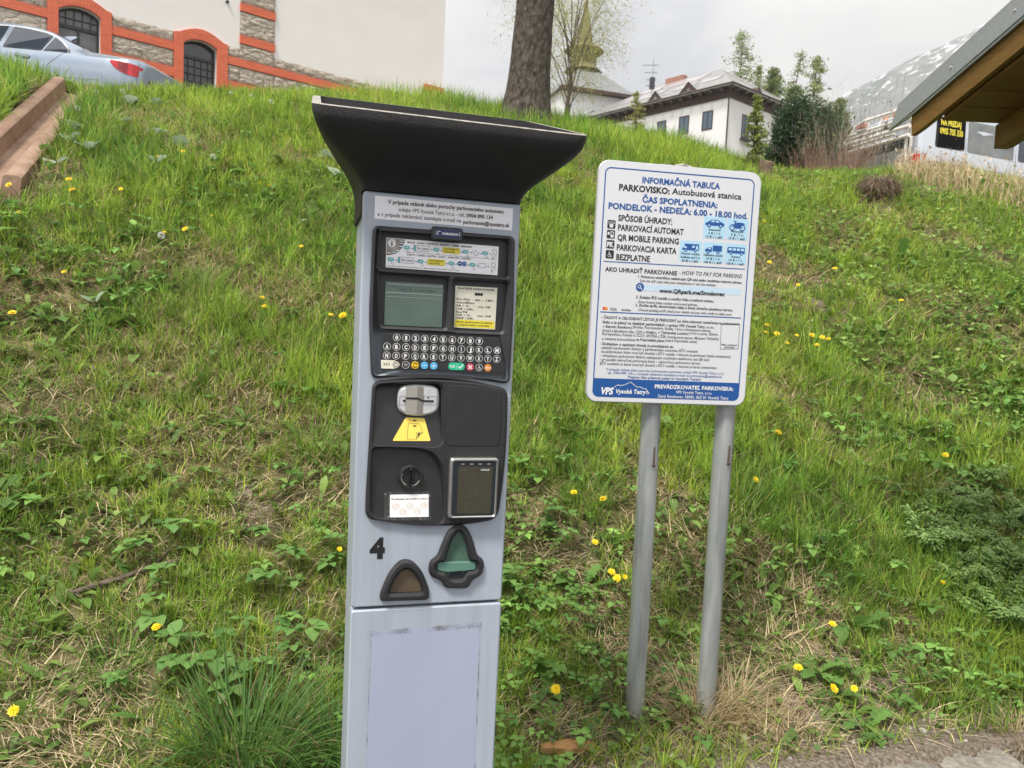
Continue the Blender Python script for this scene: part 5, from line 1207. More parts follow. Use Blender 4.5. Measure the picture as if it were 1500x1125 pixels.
    mb = MB(); mb.box((-.016, -.56, .735), (.03, .56, .765)); mb.build('boot_strip', M_RUB, T)
    mb = MB(); mb.box((-.022, -.26, .60), (-.004, .26, .715)); pl = mb.build('number_plate', M_WHITE, T)
    mb = MB(); 
    for k in range(24):
        pass
    def disc(cx, cy, cz, r, x): return [(x, cy + r * math.cos(2 * PI * k / 24), cz + r * math.sin(2 * PI * k / 24)) for k in range(24)]
    mb.loft([disc(0, 0, .93, .042, .0), disc(0, 0, .93, .042, -.012), disc(0, 0, .93, .034, -.014)], False, False, 0); mb.loft([disc(0, 0, .93, .034, -.0125), disc(0, 0, .93, .026, -.0135)], False, False, 1)
    for k in range(4):
        a0 = PI / 2 * k; mb.add([(-.0138, 0, .93)] + [(-.0138, .026 * math.cos(a0 + PI / 2 * q / 5), .93 + .026 * math.sin(a0 + PI / 2 * q / 5)) for q in range(6)], [tuple(range(7))], 2 if k % 2 else 3)
    mb.build('badge', [M_CHROME, M_INK, M_BLUE, M_WHITE], T)
    mb = MB(); mb.loft([[(1.87, -.028, 1.425), (2.10, -.028, 1.455), (2.10, .028, 1.455), (1.87, .028, 1.425)], [(1.75, -.012, 1.505), (1.91, -.014, 1.515), (1.91, .014, 1.515), (1.75, .012, 1.505)], [(1.73, -.006, 1.515), (1.81, -.006, 1.525), (1.81, .006, 1.525), (1.73, .006, 1.515)]]); mb.build('roof_antenna', M_CARP, T, auto=50)
build_car()

# ------------------------------------------------------------------ white van at the right
M_VANP = mat('white van paint', (.50, .54, .61), .3, coat=.5, var=.02, vscale=3)
def build_van():
    head_ = rad(15); Y0 = 15.0; px = .5185 * Y0
    T = thing('white_van', 'white van with rear bicycle carrier and yellow lettered sale poster in dark window', 'van', (0, 0, 0), head_)
    c, s = math.cos(head_), math.sin(head_); lx, ly = .03, -.93
    T.location = (px - (lx * c - ly * s), Y0 - (lx * s + ly * c), 4.08)
    T.rotation_euler = (0, rad(2.0), head_)
    ST = [(0.0, (.84, .88, .80, .66, .42, 1.08, 1.83)), (.06, (.90, .94, .85, .71, .36, 1.09, 1.88)), (.3, (.93, .955, .87, .74, .3, 1.09, 1.93)), (1.5, (.945, .955, .88, .76, .28, 1.09, 1.965)), (2.6, (.945, .955, .88, .76, .28, 1.09, 1.96)), (3.2, (.945, .955, .87, .75, .28, 1.08, 1.90)), (3.7, (.94, .95, .86, .72, .3, 1.06, 1.55)), (4.1, (.93, .94, .82, .7, .3, 1.04, 1.16)), (4.6, (.88, .88, .76, .6, .34, .88, .97)), (4.85, (.74, .74, .64, .5, .4, .72, .8))]
    def g(x): return lerp_section(ST, x)
    def sec(x):
        ys, yw, yt, yr, zs, zb, zt = g(x)
        h = [(ys - .05, zs), (ys, zs + .08), (yw, zs + (zb - zs) * .55), (yw, zb - .06), (yw - .01, zb), (yw + (yt - yw) * .55, zb + (zt - zb) * .55), (yt, zt - .09), (yr, zt - .02), (yr * .5, zt)]
        return [(x, y, z) for y, z in h] + [(x, 0, zt + .005)] + [(x, -y, z) for y, z in h[::-1]]
    xs = sorted(set([q[0] for q in ST] + list(np.linspace(.1, 4.7, 30))))
    mb = MB(); mb.loft([sec(x) for x in xs]); mb.build('body', M_VANP, T, auto=35)
    def ysd(x, z):
        ys, yw, yt, yr, zs, zb, zt = g(x); return interp(z, [zb - .06, zb, zb + (zt - zb) * .55, zt - .09], [yw, yw - .01, yw + (yt - yw) * .55, yt])
    def patch(pts, off, d, m, name, parent, sd=-1, lab=None):
        pts = ccw(pts); b = MB(); tri = tessellate_polygon([[Vector((x, z, 0)) for x, z in pts]])
        A = [(x, sd * (ysd(x, z) + off), z) for x, z in pts]; B = [(x, sd * (ysd(x, z) + off - d), z) for x, z in pts]
        b.add(A, [tuple(t) for t in tri]); b.loft([B, A], False, False); return b.build(name, m, parent, label=lab)
    for sd in (-1, 1):
        w1 = patch(rpoly([(.34, 1.13), (.36, 1.74), (1.06, 1.76), (1.06, 1.14)], .06), .006, .02, M_CGLASS, 'side_window', T, sd)
        if sd == -1:
            w1.data.materials.clear(); w1.data.materials.append(mat('black poster', (.008, .008, .009), .95, spec=.05)); w1['label'] = 'black poster window with yellow sale lettering'
            p = MB()
            for s_, a, b_, z in (('NA PREDAJ', .45, .94, 1.64), ('0905 705 330', .43, .99, 1.47)):
                V_, F_, x0, x1 = glyphs(s_, .03); k = (b_ - a) / (x1 - x0)
                p.add([(a + (x - x0) * k, -(ysd(a + (x - x0) * k, z - .06 + zz * .165) + .012), z - .06 + zz * .165) for x, zz in V_], F_)
            p.build('lettering', M_YEL2, w1)
        patch(rpoly([(1.13, 1.13), (1.13, 1.75), (2.3, 1.75), (2.3, 1.12)], .05), .006, .02, M_PANE2, 'side_window', T, sd, 'pale reflecting side window')
        patch(rpoly([(2.42, 1.12), (2.42, 1.73), (3.05, 1.70), (3.70, 1.16), (3.65, 1.1)], .05), .006, .02, M_CGLASS, 'side_window', T, sd)
        wheel(T, .98, sd * .83, .33, .22); wheel(T, 3.95, sd * .83, .33, .22)
        mb = MB(); mb.box((-.02, sd * .80 - .07, .72), (.10, sd * .80 + .155 * (1 if sd > 0 else .0) + (.07 if sd < 0 else 0), 1.05)) if False else mb.loft([[(-.012, sd * .74, z), (-.012, sd * .90, z), (.14, sd * .958, z), (.14, sd * .80, z)] for z in (.70, .96)]); mb.build('tail_lamp', M_RED, T)
        mb = MB(); mb.loft([[(3.5, sd * .93, 1.15), (3.5, sd * 1.16, 1.15), (3.5, sd * 1.16, 1.42), (3.5, sd * .96, 1.42)], [(3.62, sd * .93, 1.16), (3.62, sd * 1.12, 1.18), (3.62, sd * 1.12, 1.4), (3.62, sd * .96, 1.4)]]); mb.build('door_mirror', M_RUB, T)
        sl = MB(); 
        for xx in (1.095, 2.36): sl.tube([(xx, sd * (ysd(xx, .95) + .001), .35), (xx, sd * (ysd(xx, 1.0) + .001), 1.0), (xx, sd * (ysd(xx, 1.8) + .001), 1.8)], .004, 4)
        sl.tube([(.1, sd * .956, .83), (4.0, sd * .951, .83)], .006, 4); sl.build('shut_lines', M_RUB, T)
    mb = MB(); mb.plate(rrect(-.72, 1.15, .72, 1.76, .06), [], .03, 0); mb.v = [(y + (z - 1.15) * .06 - .012, x, z) for x, y, z in mb.v]; mb.build('rear_window', M_CGLASS, T)
    mb = MB(); mb.loft([[(-.03, .09 * math.cos(2 * PI * k / 24) * q, 1.0 + .09 * math.sin(2 * PI * k / 24) * q) for k in range(24)] for q in (1, .86)], False, False)
    def st(a, b): mb.tube([(-.031, a[0], 1 + a[1]), (-.031, b[0], 1 + b[1])], .007, 5)
    for a, b in (((.035, .07), (0, .008)), ((-.035, .07), (0, .008)), ((.07, .03), (.035, -.065)), ((.035, -.065), (0, .0)), ((0, 0), (-.035, -.065)), ((-.035, -.065), (-.07, .03))): st(a, b)
    mb.build('badge', M_CHROME, T)
    mb = MB(); mb.box((-.03, -.26, .62), (-.012, .26, .74)); mb.build('number_plate', M_WHITE, T)
    mb = MB(); mb.box((-.024, -.55, .52), (-.006, .55, .86)); mb.build('plate_recess', M_LIP, T)
    mb = MB(); mb.loft([[(-.10, -.86, z), (.1, -.95, z), (.1, .95, z), (-.10, .86, z)] for z in (.36, .60)]); mb.build('rear_bumper', M_LIP, T)
    # bicycle carrier
    mb = MB(); r = .03
    for y in (-.70, .72): mb.tube([(-.06, y, .80), (-.14, y * 1.02, 1.0), (-.16, y * 1.03, 1.45), (-.12, y, 1.78), (-.03, y * .96, 1.93)], r, 8)
    mb.tube([(-.10, -.78, .90), (-.16, -.86, 1.05), (-.18, -.88, 1.6), (-.16, -.80, 1.84), (-.14, -.6, 1.90), (-.13, .6, 1.92), (-.16, .84, 1.84), (-.18, .92, 1.6), (-.16, .90, 1.05), (-.10, .78, .90)], r, 8)
    for z, x in ((1.30, -.20), (1.48, -.22), (1.66, -.20)): mb.tube([(x, -.84, z), (x, .90, z)], .042, 8)
    for y in (-.35, .05, .45): mb.tube([(-.20, y, 1.28), (-.22, y, 1.5), (-.20, y, 1.7), (-.1, y, 1.88)], .014, 6)
    for z in (1.30, 1.48): mb.tube([(-.42, -.70, z + .02), (-.42, .74, z + .02)], .022, 6)
    for y in (-.5, .0, .5): mb.tube([(-.2, y, 1.30), (-.42, y, 1.32)], .014, 6); 
    cr = mb.build('bicycle_carrier', mat('white coated tube', (.80, .78, .73), .45), T, auto=60)
    mb = MB()
    for y, z, x in ((-.55, 1.31, -.2), (.3, 1.49, -.22), (.6, 1.67, -.2), (-.2, 1.67, -.2), (.62, 1.32, -.42), (-.45, 1.5, -.42)): mb.tube([(x, y - .04, z), (x, y + .04, z)], .042, 8)
    mb.build('clamp', M_RUB, cr)
    for sdx in (.50, -.55):
        mb = MB(); mb.box((-.32, sdx - .16, 1.72), (-.24, sdx + .10, 1.80)); mb.build('red_strap', mat('faded red strap', (.45, .22, .18), .7), cr)
build_van()

# ------------------------------------------------------------------ grass, herbs, flowers on the slope
M_GRASS = foliage('grass blade', .42, .5)
M_LEAF = foliage('green leaf', .38, .5)
M_STRAW = foliage('dry straw', .15, .8)
M_PETAL = foliage('yellow petal', .25, .6)
CHAN_A, CHAN_B = np.array([-4.14, 7.02]), np.array([-3.13, 4.42])
def lushness(x, y): return fbm(x * .9, y * .9, 61, 3)
DRYP = np.array([(-1.75, 4.15, .45), (-1.25, 4.1, .35), (-.9, 4.2, .3), (-1.6, 3.35, .35), (-.75, 2.9, .3), (-1.05, 2.05, .22), (-1.9, 3.0, .3), (-2.4, 3.6, .4), (-2.9, 6.0, .5), (-2.55, 5.7, .3), (1.7, 3.9, .3), (2.6, 4.6, .5), (3.3, 5.4, .6), (2.3, 3.6, .3), (3.8, 7.0, .6), (4.4, 8.3, .7), (1.5, 4.2, .3), (1.55, 2.75, .25), (-1.4, 2.5, .2), (.2, 2.15, .2), (2.9, 8.1, .5), (1.75, 5.35, .3), (3.9, 5.3, .5)])
def dryness(x, y):
    d = np.clip((fbm(x * 1.7, y * 1.7, 71, 3) - .55) * 6, 0, 1)
    for a, b, r in DRYP: d = np.maximum(d, 1.0 * np.exp(-((x - a) ** 2 + (y - b) ** 2) / (r * r * .55)))
    return np.clip(d, 0, 1)
def scatter(n, rng, dmin=1.55, dmax=11.5, p=1.0, amin=-46, amax=44):
    """points on the slope, thinning with distance D as D**(-p) per square metre"""
    k = 2 - p; u = rng.random(n)
    D = (dmin ** k + u * (dmax ** k - dmin ** k)) ** (1 / k); a = np.radians(amin + (amax - amin) * rng.random(n))
    x = np.sin(a) * D; y = np.cos(a) * D; t = y - toe(x)
    ok = t > .06
    cd = CHAN_B - CHAN_A; cl = np.hypot(*cd); cd = cd / cl
    s = (x - CHAN_A[0]) * cd[0] + (y - CHAN_A[1]) * cd[1]; q = np.abs((x - CHAN_A[0]) * cd[1] - (y - CHAN_A[1]) * cd[0])
    ok &= ~((s > -.05) & (s < cl + .1) & (q < .20))
    el = np.interp(np.arctan2(x, y), AZ, DC); ok &= D < el + 2.3
    ok &= ~((np.abs(x + .02 - .27 * 0) < .3) & (y < 1.75))
    return x[ok], y[ok], D[ok], t[ok]
def crestness(x, y, D): return np.clip((D - np.interp(np.arctan2(x, y), AZ, DC) + 1.3) / 1.3, 0, 1)
def make_grass():
    rng = np.random.default_rng(3)
    x, y, D, t = scatter(560000, rng, p=1.5)
    lu = lushness(x, y); dr = dryness(x, y); aa = np.degrees(np.arctan2(x, y)); cr = crestness(x, y, D) * np.clip((3.4 - x) / 1.5, 0, 1) * np.clip(np.maximum((aa + 18) / 6, (-29 - aa) / 2), .12, 1)
    soil = np.clip(1 - t / .45, 0, 1) * np.clip((x + .2) / .4, 0, 1)
    keep = rng.random(len(x)) < np.clip((.42 + 1.15 * lu) * (1 - .45 * dr) * (1 - .93 * soil), .03, 1)
    x, y, D, t, lu, dr, cr = (a[keep] for a in (x, y, D, t, lu, dr, cr)); n = len(x)
    # gather part of the blades into tufts
    g = .11; cx = np.floor(x / g); cy = np.floor(y / g); jx = (cx + .5 + (hsh(cx.astype(np.int64), cy.astype(np.int64), 1) - .5)) * g; jy = (cy + .5 + (hsh(cx.astype(np.int64), cy.astype(np.int64), 2) - .5)) * g
    pull = np.where(hsh(cx.astype(np.int64), cy.astype(np.int64), 3) > .45, .62, .12) * rng.random(n) ** .5
    ox, oy = x - jx, y - jy
    x2 = x - ox * pull; y2 = y - oy * pull
    tuft = hsh(cx.astype(np.int64), cy.astype(np.int64), 4)
    z = terrain(x2, y2) - .008
    sc = np.clip(D / 3, .8, 2.6) ** .75
    L_ = (.042 + .080 * lu + .055 * tuft * lu) * (.55 + .8 * rng.random(n)) * (1 + .8 * cr) * (1 - .38 * dr)
    L_ *= np.clip(D / 3.2, .85, 1.25)
    W = (.0030 + .0025 * rng.random(n)) * sc
    out = np.arctan2(oy, ox); phi = np.where(rng.random(n) < .55, out + rng.normal(0, .7, n), rng.random(n) * 2 * PI)
    th0 = np.abs(rng.normal(.28, .25, n)); curl = rng.normal(.75, .55, n)
    straw = rng.random(n) < (.05 + .52 * dr)
    th0[straw] += rng.random(straw.sum()) * .9; curl[straw] += .3
    hue = fbm(x * 1.5, y * 1.5, 91, 3)[:, None]
    A = np.array([.36, .475, .062]); B = np.array([.125, .255, .042]); E_ = np.array([.43, .45, .10])
    k = np.clip(hue * 1.6 - .3 + rng.normal(0, .22, (n, 1)), 0, 1)
    C = B * (1 - k) + A * k; yel = (rng.random(n) < .08)[:, None]; C = np.where(yel, E_, C)
    C = C * (1 + .28 * rng.normal(size=(n, 1))) * (.72 + .62 * tuft[:, None]) * (1 + .12 * cr[:, None])
    S = tint(n, (.62, .51, .32), (.42, .33, .19), rng, .2)
    C = np.where(straw[:, None], S, C); C = np.clip(C, .008, .7)
    V, Q, CC = blades(np.stack([x2, y2, z], 1), L_, W, phi, th0, curl, C, 3, rng.normal(0, .5, n))
    o = npmesh('grass', V, Q, CC, M_GRASS)
    tag(o, 'green and straw coloured grass covering the embankment', 'grass', kind='stuff')
    # flattened dead thatch between the tufts
    x, y, D, t = scatter(90000, rng, p=1.3, dmax=10); dr = dryness(x, y); soil = np.clip(1 - t / .5, 0, 1) * np.clip((x + .2) / .4, 0, 1)
    keep = rng.random(len(x)) < np.clip(.22 + .9 * dr - .35 * soil, .05, 1); x, y, D, dr = x[keep], y[keep], D[keep], dr[keep]; n = len(x)
    z = terrain(x, y) + .004 + rng.random(n) * .018
    fld = fbm(x * 2.5, y * 2.5, 17, 2) * 9
    V, Q, CC = blades(np.stack([x, y, z], 1), (.05 + .09 * rng.random(n)) * np.clip(D / 3, .9, 1.4), (.0026 + .002 * rng.random(n)) * np.clip(D / 3, .8, 2.4) ** .75, fld + rng.normal(0, .8, n), rng.normal(1.25, .25, n), rng.normal(.35, .4, n), tint(n, (.60, .49, .31), (.36, .275, .16), rng, .2), 3, rng.normal(0, .6, n))
    tag(npmesh('dead_grass', V, Q, CC, M_STRAW), 'flattened straw coloured dead grass between the green tufts', 'dead grass', kind='stuff')
make_grass()
def make_herbs():
    rng = np.random.default_rng(5); parts = []
    greens = ((.22, .38, .085), (.11, .235, .055))
    # small leaflets in threes and fives
    x, y, D, t = scatter(11000, rng, p=1.2, dmax=9.5)
    f = fbm(x * 1.0, y * 1.0, 131, 3) + .13 * np.exp(-((x + .75) ** 2 + (y - 2.25) ** 2) / .35) + .10 * (x > 1.0) * (y < 4) + .06 * (t < 1.2)
    keep = rng.random(len(x)) < np.clip((f - .55) * 5, .03, 1) * np.clip(t / .35, 0, 1); x, y, D = x[keep], y[keep], D[keep]; n = len(x)
    m = 5; X = np.repeat(x, m); Y = np.repeat(y, m); ph0 = np.repeat(rng.random(n) * 2 * PI, m) + np.tile(np.arange(m), n) * 2 * PI / m + rng.normal(0, .25, n * m)
    h = np.repeat(.03 + .07 * rng.random(n), m); Z = terrain(X, Y) + h; k = np.repeat(rng.random(n) < .8, m); k &= rng.random(n * m) < .93
    Ls = np.repeat((.016 + .022 * rng.random(n)) * np.clip(D / 3, .85, 1.3), m) * (.75 + .5 * rng.random(n * m))
    C = np.repeat(tint(n, *greens, rng, .2), m, 0) * (1 + .1 * rng.normal(size=(n * m, 1)))
    P = np.stack([X + np.cos(ph0) * .008, Y + np.sin(ph0) * .008, Z], 1)
    parts.append(leaves(P[k], Ls[k], ph0[k], rng.normal(.25, .3, k.sum()), rng.normal(-.7, .4, k.sum()), C[k], 'ovate', .3))
    # basal leaves: single lance and oval blades rising from the turf
    x, y, D, t = scatter(16000, rng, p=1.1, dmax=10); f = fbm(x * 1.3, y * 1.3, 151, 3)
    keep = rng.random(len(x)) < np.clip((f - .40) * 4, .05, 1) * np.clip(t / .3, 0, 1); x, y, D = x[keep], y[keep], D[keep]; n = len(x)
    P = np.stack([x, y, terrain(x, y) + .01], 1)
    parts.append(leaves(P, (.04 + .06 * rng.random(n)) * np.clip(D / 3, .9, 1.4), rng.random(n) * 2 * PI, rng.normal(.9, .3, n), rng.normal(-1.1, .4, n), tint(n, (.23, .34, .08), (.10, .20, .045), rng, .2), 'lance', .25))
    # tiny round weeds close to the ground
    x, y, D, t = scatter(16000, rng, p=1.3, dmax=6); keep = (rng.random(len(x)) < np.clip((fbm(x * 2, y * 2, 161, 2) - .42) * 5, .05, 1) * np.clip(t / .25, 0, 1)); x, y, D = x[keep], y[keep], D[keep]; n = len(x)
    P = np.stack([x, y, terrain(x, y) + .015 + .03 * rng.random(n)], 1)
    parts.append(leaves(P, .012 + .014 * rng.random(n), rng.random(n) * 2 * PI, rng.normal(.3, .3, n), rng.normal(-.5, .3, n), tint(n, (.16, .25, .07), (.09, .165, .05), rng, .2), 'ovate', .2))
    V, Q, C = merge(parts)
    tag(npmesh('low_herbs', V, Q, C, M_LEAF), 'leafy low herbs growing among the grass', 'ground cover', kind='stuff')
make_herbs()

# single plants --------------------------------------------------
def rosette(name, label, cat, x, y, n, L0, shape, cols, seed, group, pitch=.75, curl=-1.1, hgt=.01, m=None, nl=None, fold=.25):
    rng = np.random.default_rng(seed); z = tz(x, y); T = None
    ph = np.arange(n) * 2.4 + rng.random(n) * .8
    P = np.stack([x + np.cos(ph) * .012, y + np.sin(ph) * .012, np.full(n, z + hgt)], 1)
    V, Q, C = leaves(P, L0 * (.65 + .5 * rng.random(n)), ph, rng.normal(pitch, .25, n), rng.normal(curl, .3, n), tint(n, *cols, rng, .12), shape, fold)
    o = npmesh(name, V - np.array([[x, y, z]]), Q, C, m or M_LEAF); o.location = (x, y, z)
    return tag(o, label, cat, group)
for i, (x, y, n, L0) in enumerate([(2.02, 2.62, 9, .17), (1.92, 3.02, 8, .14), (1.36, 2.78, 8, .13), (1.12, 2.52, 9, .12), (.30, 2.72, 8, .12), (.52, 2.95, 8, .12), (-.42, 2.35, 7, .11), (-1.72, 2.55, 9, .13), (-2.2, 3.5, 9, .13), (2.3, 4.2, 8, .14), (1.2, 2.30, 9, .10), (.12, 2.35, 8, .13), (1.95, 4.1, 8, .13), (3.2, 6.3, 9, .2), (2.2, 5.0, 8, .14), (-1.15, 3.1, 8, .11), (-1.9, 2.9, 8, .11), (-.9, 3.4, 8, .11)]):
    rosette('dandelion_plant', 'toothed green dandelion leaf rosette growing flat in the grass', 'plant', x, y, n, L0, 'tooth', ((.18, .32, .075), (.11, .225, .05)), 100 + i, 'dandelion leaf rosettes', .7, -1.0)
for i, (x, y) in enumerate([(-.907, 2.115), (-1.059, 2.264), (-.813, 2.133), (-.70, 2.05), (-.98, 2.02), (-.62, 2.25), (-.55, 2.5), (-1.18, 2.42), (-.75, 2.42), (-.36, 2.5), (.10, 2.6), (.22, 2.9)]):
    rng = np.random.default_rng(300 + i); z = tz(x, y); pr = []
    for j in range(4):
        a = rng.random() * 6.28; r = .03 + .05 * rng.random(); hx, hy = x + r * math.cos(a), y + r * math.sin(a); hz = tz(hx, hy) + .05 + .06 * rng.random(); m = 5
        ph = a + np.array([-1.9, -.9, 0, .9, 1.9]) + rng.normal(0, .15, m)
        P = np.stack([hx + np.cos(ph) * .01, hy + np.sin(ph) * .01, np.full(m, hz)], 1)
        pr.append(leaves(P, np.array([.035, .045, .05, .045, .035]) * (.8 + .5 * rng.random()), ph, rng.normal(.25, .2, m), rng.normal(-.6, .2, m), tint(m, (.19, .33, .085), (.12, .25, .065), rng, .1), 'ovate', .25))
        pr.append(blades(np.array([[x, y, z]]), np.array([math.hypot(r, hz - z) * 1.05]), np.array([.003]), np.array([a]), np.array([math.atan2(r, hz - z)]), np.array([.1]), np.array([[.10, .19, .05]]), 3))
    V, Q, C = merge(pr); o = npmesh('ground_elder', V - np.array([[x, y, z]]), Q, C, M_LEAF); o.location = (x, y, z)
    tag(o, 'ground elder plant with bright green leaflets in fives on thin stalks', 'plant', 'ground elder plants')
# cow parsley at the right: ferny divided leaves
def fern_plant(x, y, size, seed, n=9):
    rng = np.random.default_rng(seed); z = tz(x, y); pr = []
    for j in range(n):
        a = j * 2.4 + rng.random(); el = .55 + .6 * rng.random(); R = size * (.65 + .5 * rng.random()); K = 8
        pos = lambda s: np.array([x + math.cos(a) * R * s * math.cos(el), y + math.sin(a) * R * s * math.cos(el), z + R * (s * math.sin(el) * 1.25 - s * s * .45) + .02])
        for k in range(2, K + 1):
            s = k / K; p = pos(s); ln = R * .5 * (1.05 - s) ** .8 + .012
            for sd in ((-1, 1) if k < K else (0,)):
                q = 4; u = np.arange(1, q + 1) / q; b = a + sd * .95; wob = rng.normal(0, .12)
                cx = p[0] + np.cos(b) * ln * u; cy = p[1] + np.sin(b) * ln * u; cz = p[2] + (.05 - .35 * u) * ln * u + wob * ln * u
                for s2 in (-1, 0, 1):
                    m_ = slice(None) if s2 else slice(q - 1, q)
                    pp = np.stack([cx, cy, cz], 1)[m_]; w_ = len(pp)
                    pr.append(leaves(pp, (ln * .52 * (1.1 - .55 * u))[m_], np.full(w_, b + s2 * .8), rng.normal(.15, .3, w_), np.full(w_, -.4), tint(w_, (.36, .50, .18), (.22, .36, .12), rng, .15), 'lance', .2))
        pr.append(blades(np.array([[x, y, z]]), np.array([R]), np.array([.004]), np.array([a]), np.array([PI / 2 - el * 1.2]), np.array([.45]), np.array([[.14, .22, .08]]), 4))
    V, Q, C = merge(pr); o = npmesh('cow_parsley', V - np.array([[x, y, z]]), Q, C, M_LEAF); o.location = (x, y, z)
    return tag(o, 'dark green cow parsley with ferny divided leaves at the right edge', 'plant', 'cow parsley plants at the right')
for i, (x, y, sz) in enumerate([(2.16, 3.10, .22), (2.20, 3.42, .2), (2.02, 3.36, .2), (2.42, 3.55, .24), (2.16, 3.25, .2), (1.98, 3.12, .2), (2.08, 2.92, .2), (2.34, 3.22, .24), (2.3, 2.98, .22), (2.5, 3.3, .24), (2.62, 3.62, .25), (2.45, 3.85, .2), (2.02, 2.98, .22), (2.1, 3.5, .24), (1.9, 3.3, .2), (2.28, 3.62, .24), (2.2, 2.82, .22), (2.05, 3.2, .22)]): fern_plant(x, y, sz, 500 + i)
# grass tussocks
def tussock(x, y, n, L0, seed, label, dry=.18, w=.004, spread=.09, cols=((.20, .34, .06), (.10, .21, .045)), name='grass_tussock', group='grass tussocks', lean=.5):
    rng = np.random.default_rng(seed); r = spread * np.sqrt(rng.random(n)); a = rng.random(n) * 6.283
    px, py = x + r * np.cos(a), y + r * np.sin(a); z0 = tz(x, y); P = np.stack([px, py, terrain(px, py) - .01], 1)
    C = tint(n, *cols, rng, .15); dd = rng.random(n) < dry; C[dd] = tint(dd.sum(), (.42, .35, .2), (.28, .22, .11), rng, .15)
    V, Q, CC = blades(P, L0 * (.45 + .65 * rng.random(n)), w * (.7 + .6 * rng.random(n)), a + rng.normal(0, .5, n), np.abs(rng.normal(lean * .6, .25, n)) * (.3 + r / spread), rng.normal(1.25, .5, n), C, 5, rng.normal(0, .5, n))
    o = npmesh(name, V - np.array([[x, y, z0]]), Q, CC, M_GRASS); o.location = (x, y, z0); return tag(o, label, 'grass tuft', group)
tussock(-.66, 1.88, 420, .42, 1, 'large dark tussock of long grass blades beside the machine base, bottom left', .10, .0055, .12, ((.15, .27, .06), (.085, .18, .05)))
tussock(-.42, 1.93, 260, .32, 2, 'dense grass tussock touching the left side of the machine', .10, .005, .09, ((.15, .27, .06), (.085, .18, .05)))
tussock(-1.12, 2.08, 200, .15, 3, 'short bright green tussock left of the stick', .06, .0035, .08)
tussock(-.80, 3.05, 230, .24, 4, 'spiky bright tussock halfway up, left of the card reader', .12, .004, .08, ((.25, .38, .065), (.13, .25, .05)))
tussock(-1.68, 4.0, 260, .26, 5, 'rounded tussock with a dandelion on its left side', .12, .0045, .1, ((.25, .38, .065), (.13, .25, .05)))
tussock(1.32, 3.05, 200, .20, 6, 'upright fresh tussock right of the sign posts', .1, .004, .1)
tussock(1.02, 3.2, 200, .22, 7, 'fresh tussock seen between sign post and bare patch', .1, .004, .1)
tussock(.35, 3.1, 200, .24, 9, 'long bladed tussock left of the sign posts', .12, .004, .1)
dry_c = ((.58, .47, .29), (.42, .32, .18))
for i, (x, y, n, L0, lab) in enumerate([(.42, 2.30, 150, .22, 'dry straw tuft at the foot of the left sign post'), (.63, 2.24, 240, .24, 'dry straw tuft between the feet of both sign posts'), (.76, 2.30, 220, .24, 'dry straw tuft hiding the foot of the right sign post'), (.88, 2.24, 110, .18, 'sparse dry straw tuft right of the right sign post'), (1.72, 2.33, 160, .16, 'dry straw tuft at the end of the kerb stones')]):
    tussock(x, y, n, L0, 40 + i, lab, .0, .003, .07, dry_c, 'dry_grass_tuft', 'dry grass tufts by the posts', .75)
# tall pale straw along the crest in front of the van
rng = np.random.default_rng(77); n = 1300
a = np.radians(26 + 9.5 * rng.random(n)); D = 9.3 + 1.2 * rng.random(n); x = np.sin(a) * D; y = np.cos(a) * D
V, Q, C = blades(np.stack([x, y, terrain(x, y)], 1), (.10 + .25 * rng.random(n)), .005 + .004 * rng.random(n), rng.random(n) * 6.28, np.abs(rng.normal(.15, .15, n)), rng.normal(.5, .4, n), tint(n, (.62, .50, .33), (.45, .34, .21), rng, .15), 3, rng.normal(0, .6, n))
x2 = x[:420]; y2 = y[:420]; hd = cards(np.stack([x2, y2, terrain(x2, y2) + .12 + .18 * rng.random(420)], 1) + rng.normal(0, .02, (420, 3)), .010 + .010 * rng.random(420), tint(420, (.60, .47, .34), (.45, .32, .22), rng, .15), rng, 3)
V, Q, C = merge([(V, Q, C), hd])
tag(npmesh('tall_dry_grass', V, Q, C, M_STRAW), 'tall pale dry grass along the crest in front of the white van', 'dry grass', kind='stuff')

# dandelion flowers and clocks
def flower_mesh():
    mb = MB(); rng = random.Random(4)
    for r0, z0, tilt, n in ((.017, .0, .15, 22), (.013, .002, .45, 18), (.008, .004, .8, 12)):
        for k in range(n):
            a = 2 * PI * k / n + rng.random() * .2; r = r0 * (.85 + .3 * rng.random()); w = .0020
            d = Vector((math.cos(a), math.sin(a), 0)); s = Vector((-math.sin(a), math.cos(a), 0)); u_ = d * math.cos(tilt) + Vector((0, 0, math.sin(tilt)))
            b = Vector((0, 0, z0)) + d * .002; e_ = b + u_ * r
            mb.add([b - s * w * .6, e_ - s * w, e_ + s * w, b + s * w * .6], [(0, 1, 2, 3)])
    return mb
M_YELF = mat('dandelion yellow', (.85, .62, .01), .6, var=.12, vscale=200)
M_STEM = mat('flower stem', (.13, .19, .06), .6)
M_PUFF = mat('white seed fluff', (.62, .62, .58), .9)
fm = flower_mesh(); f0 = None
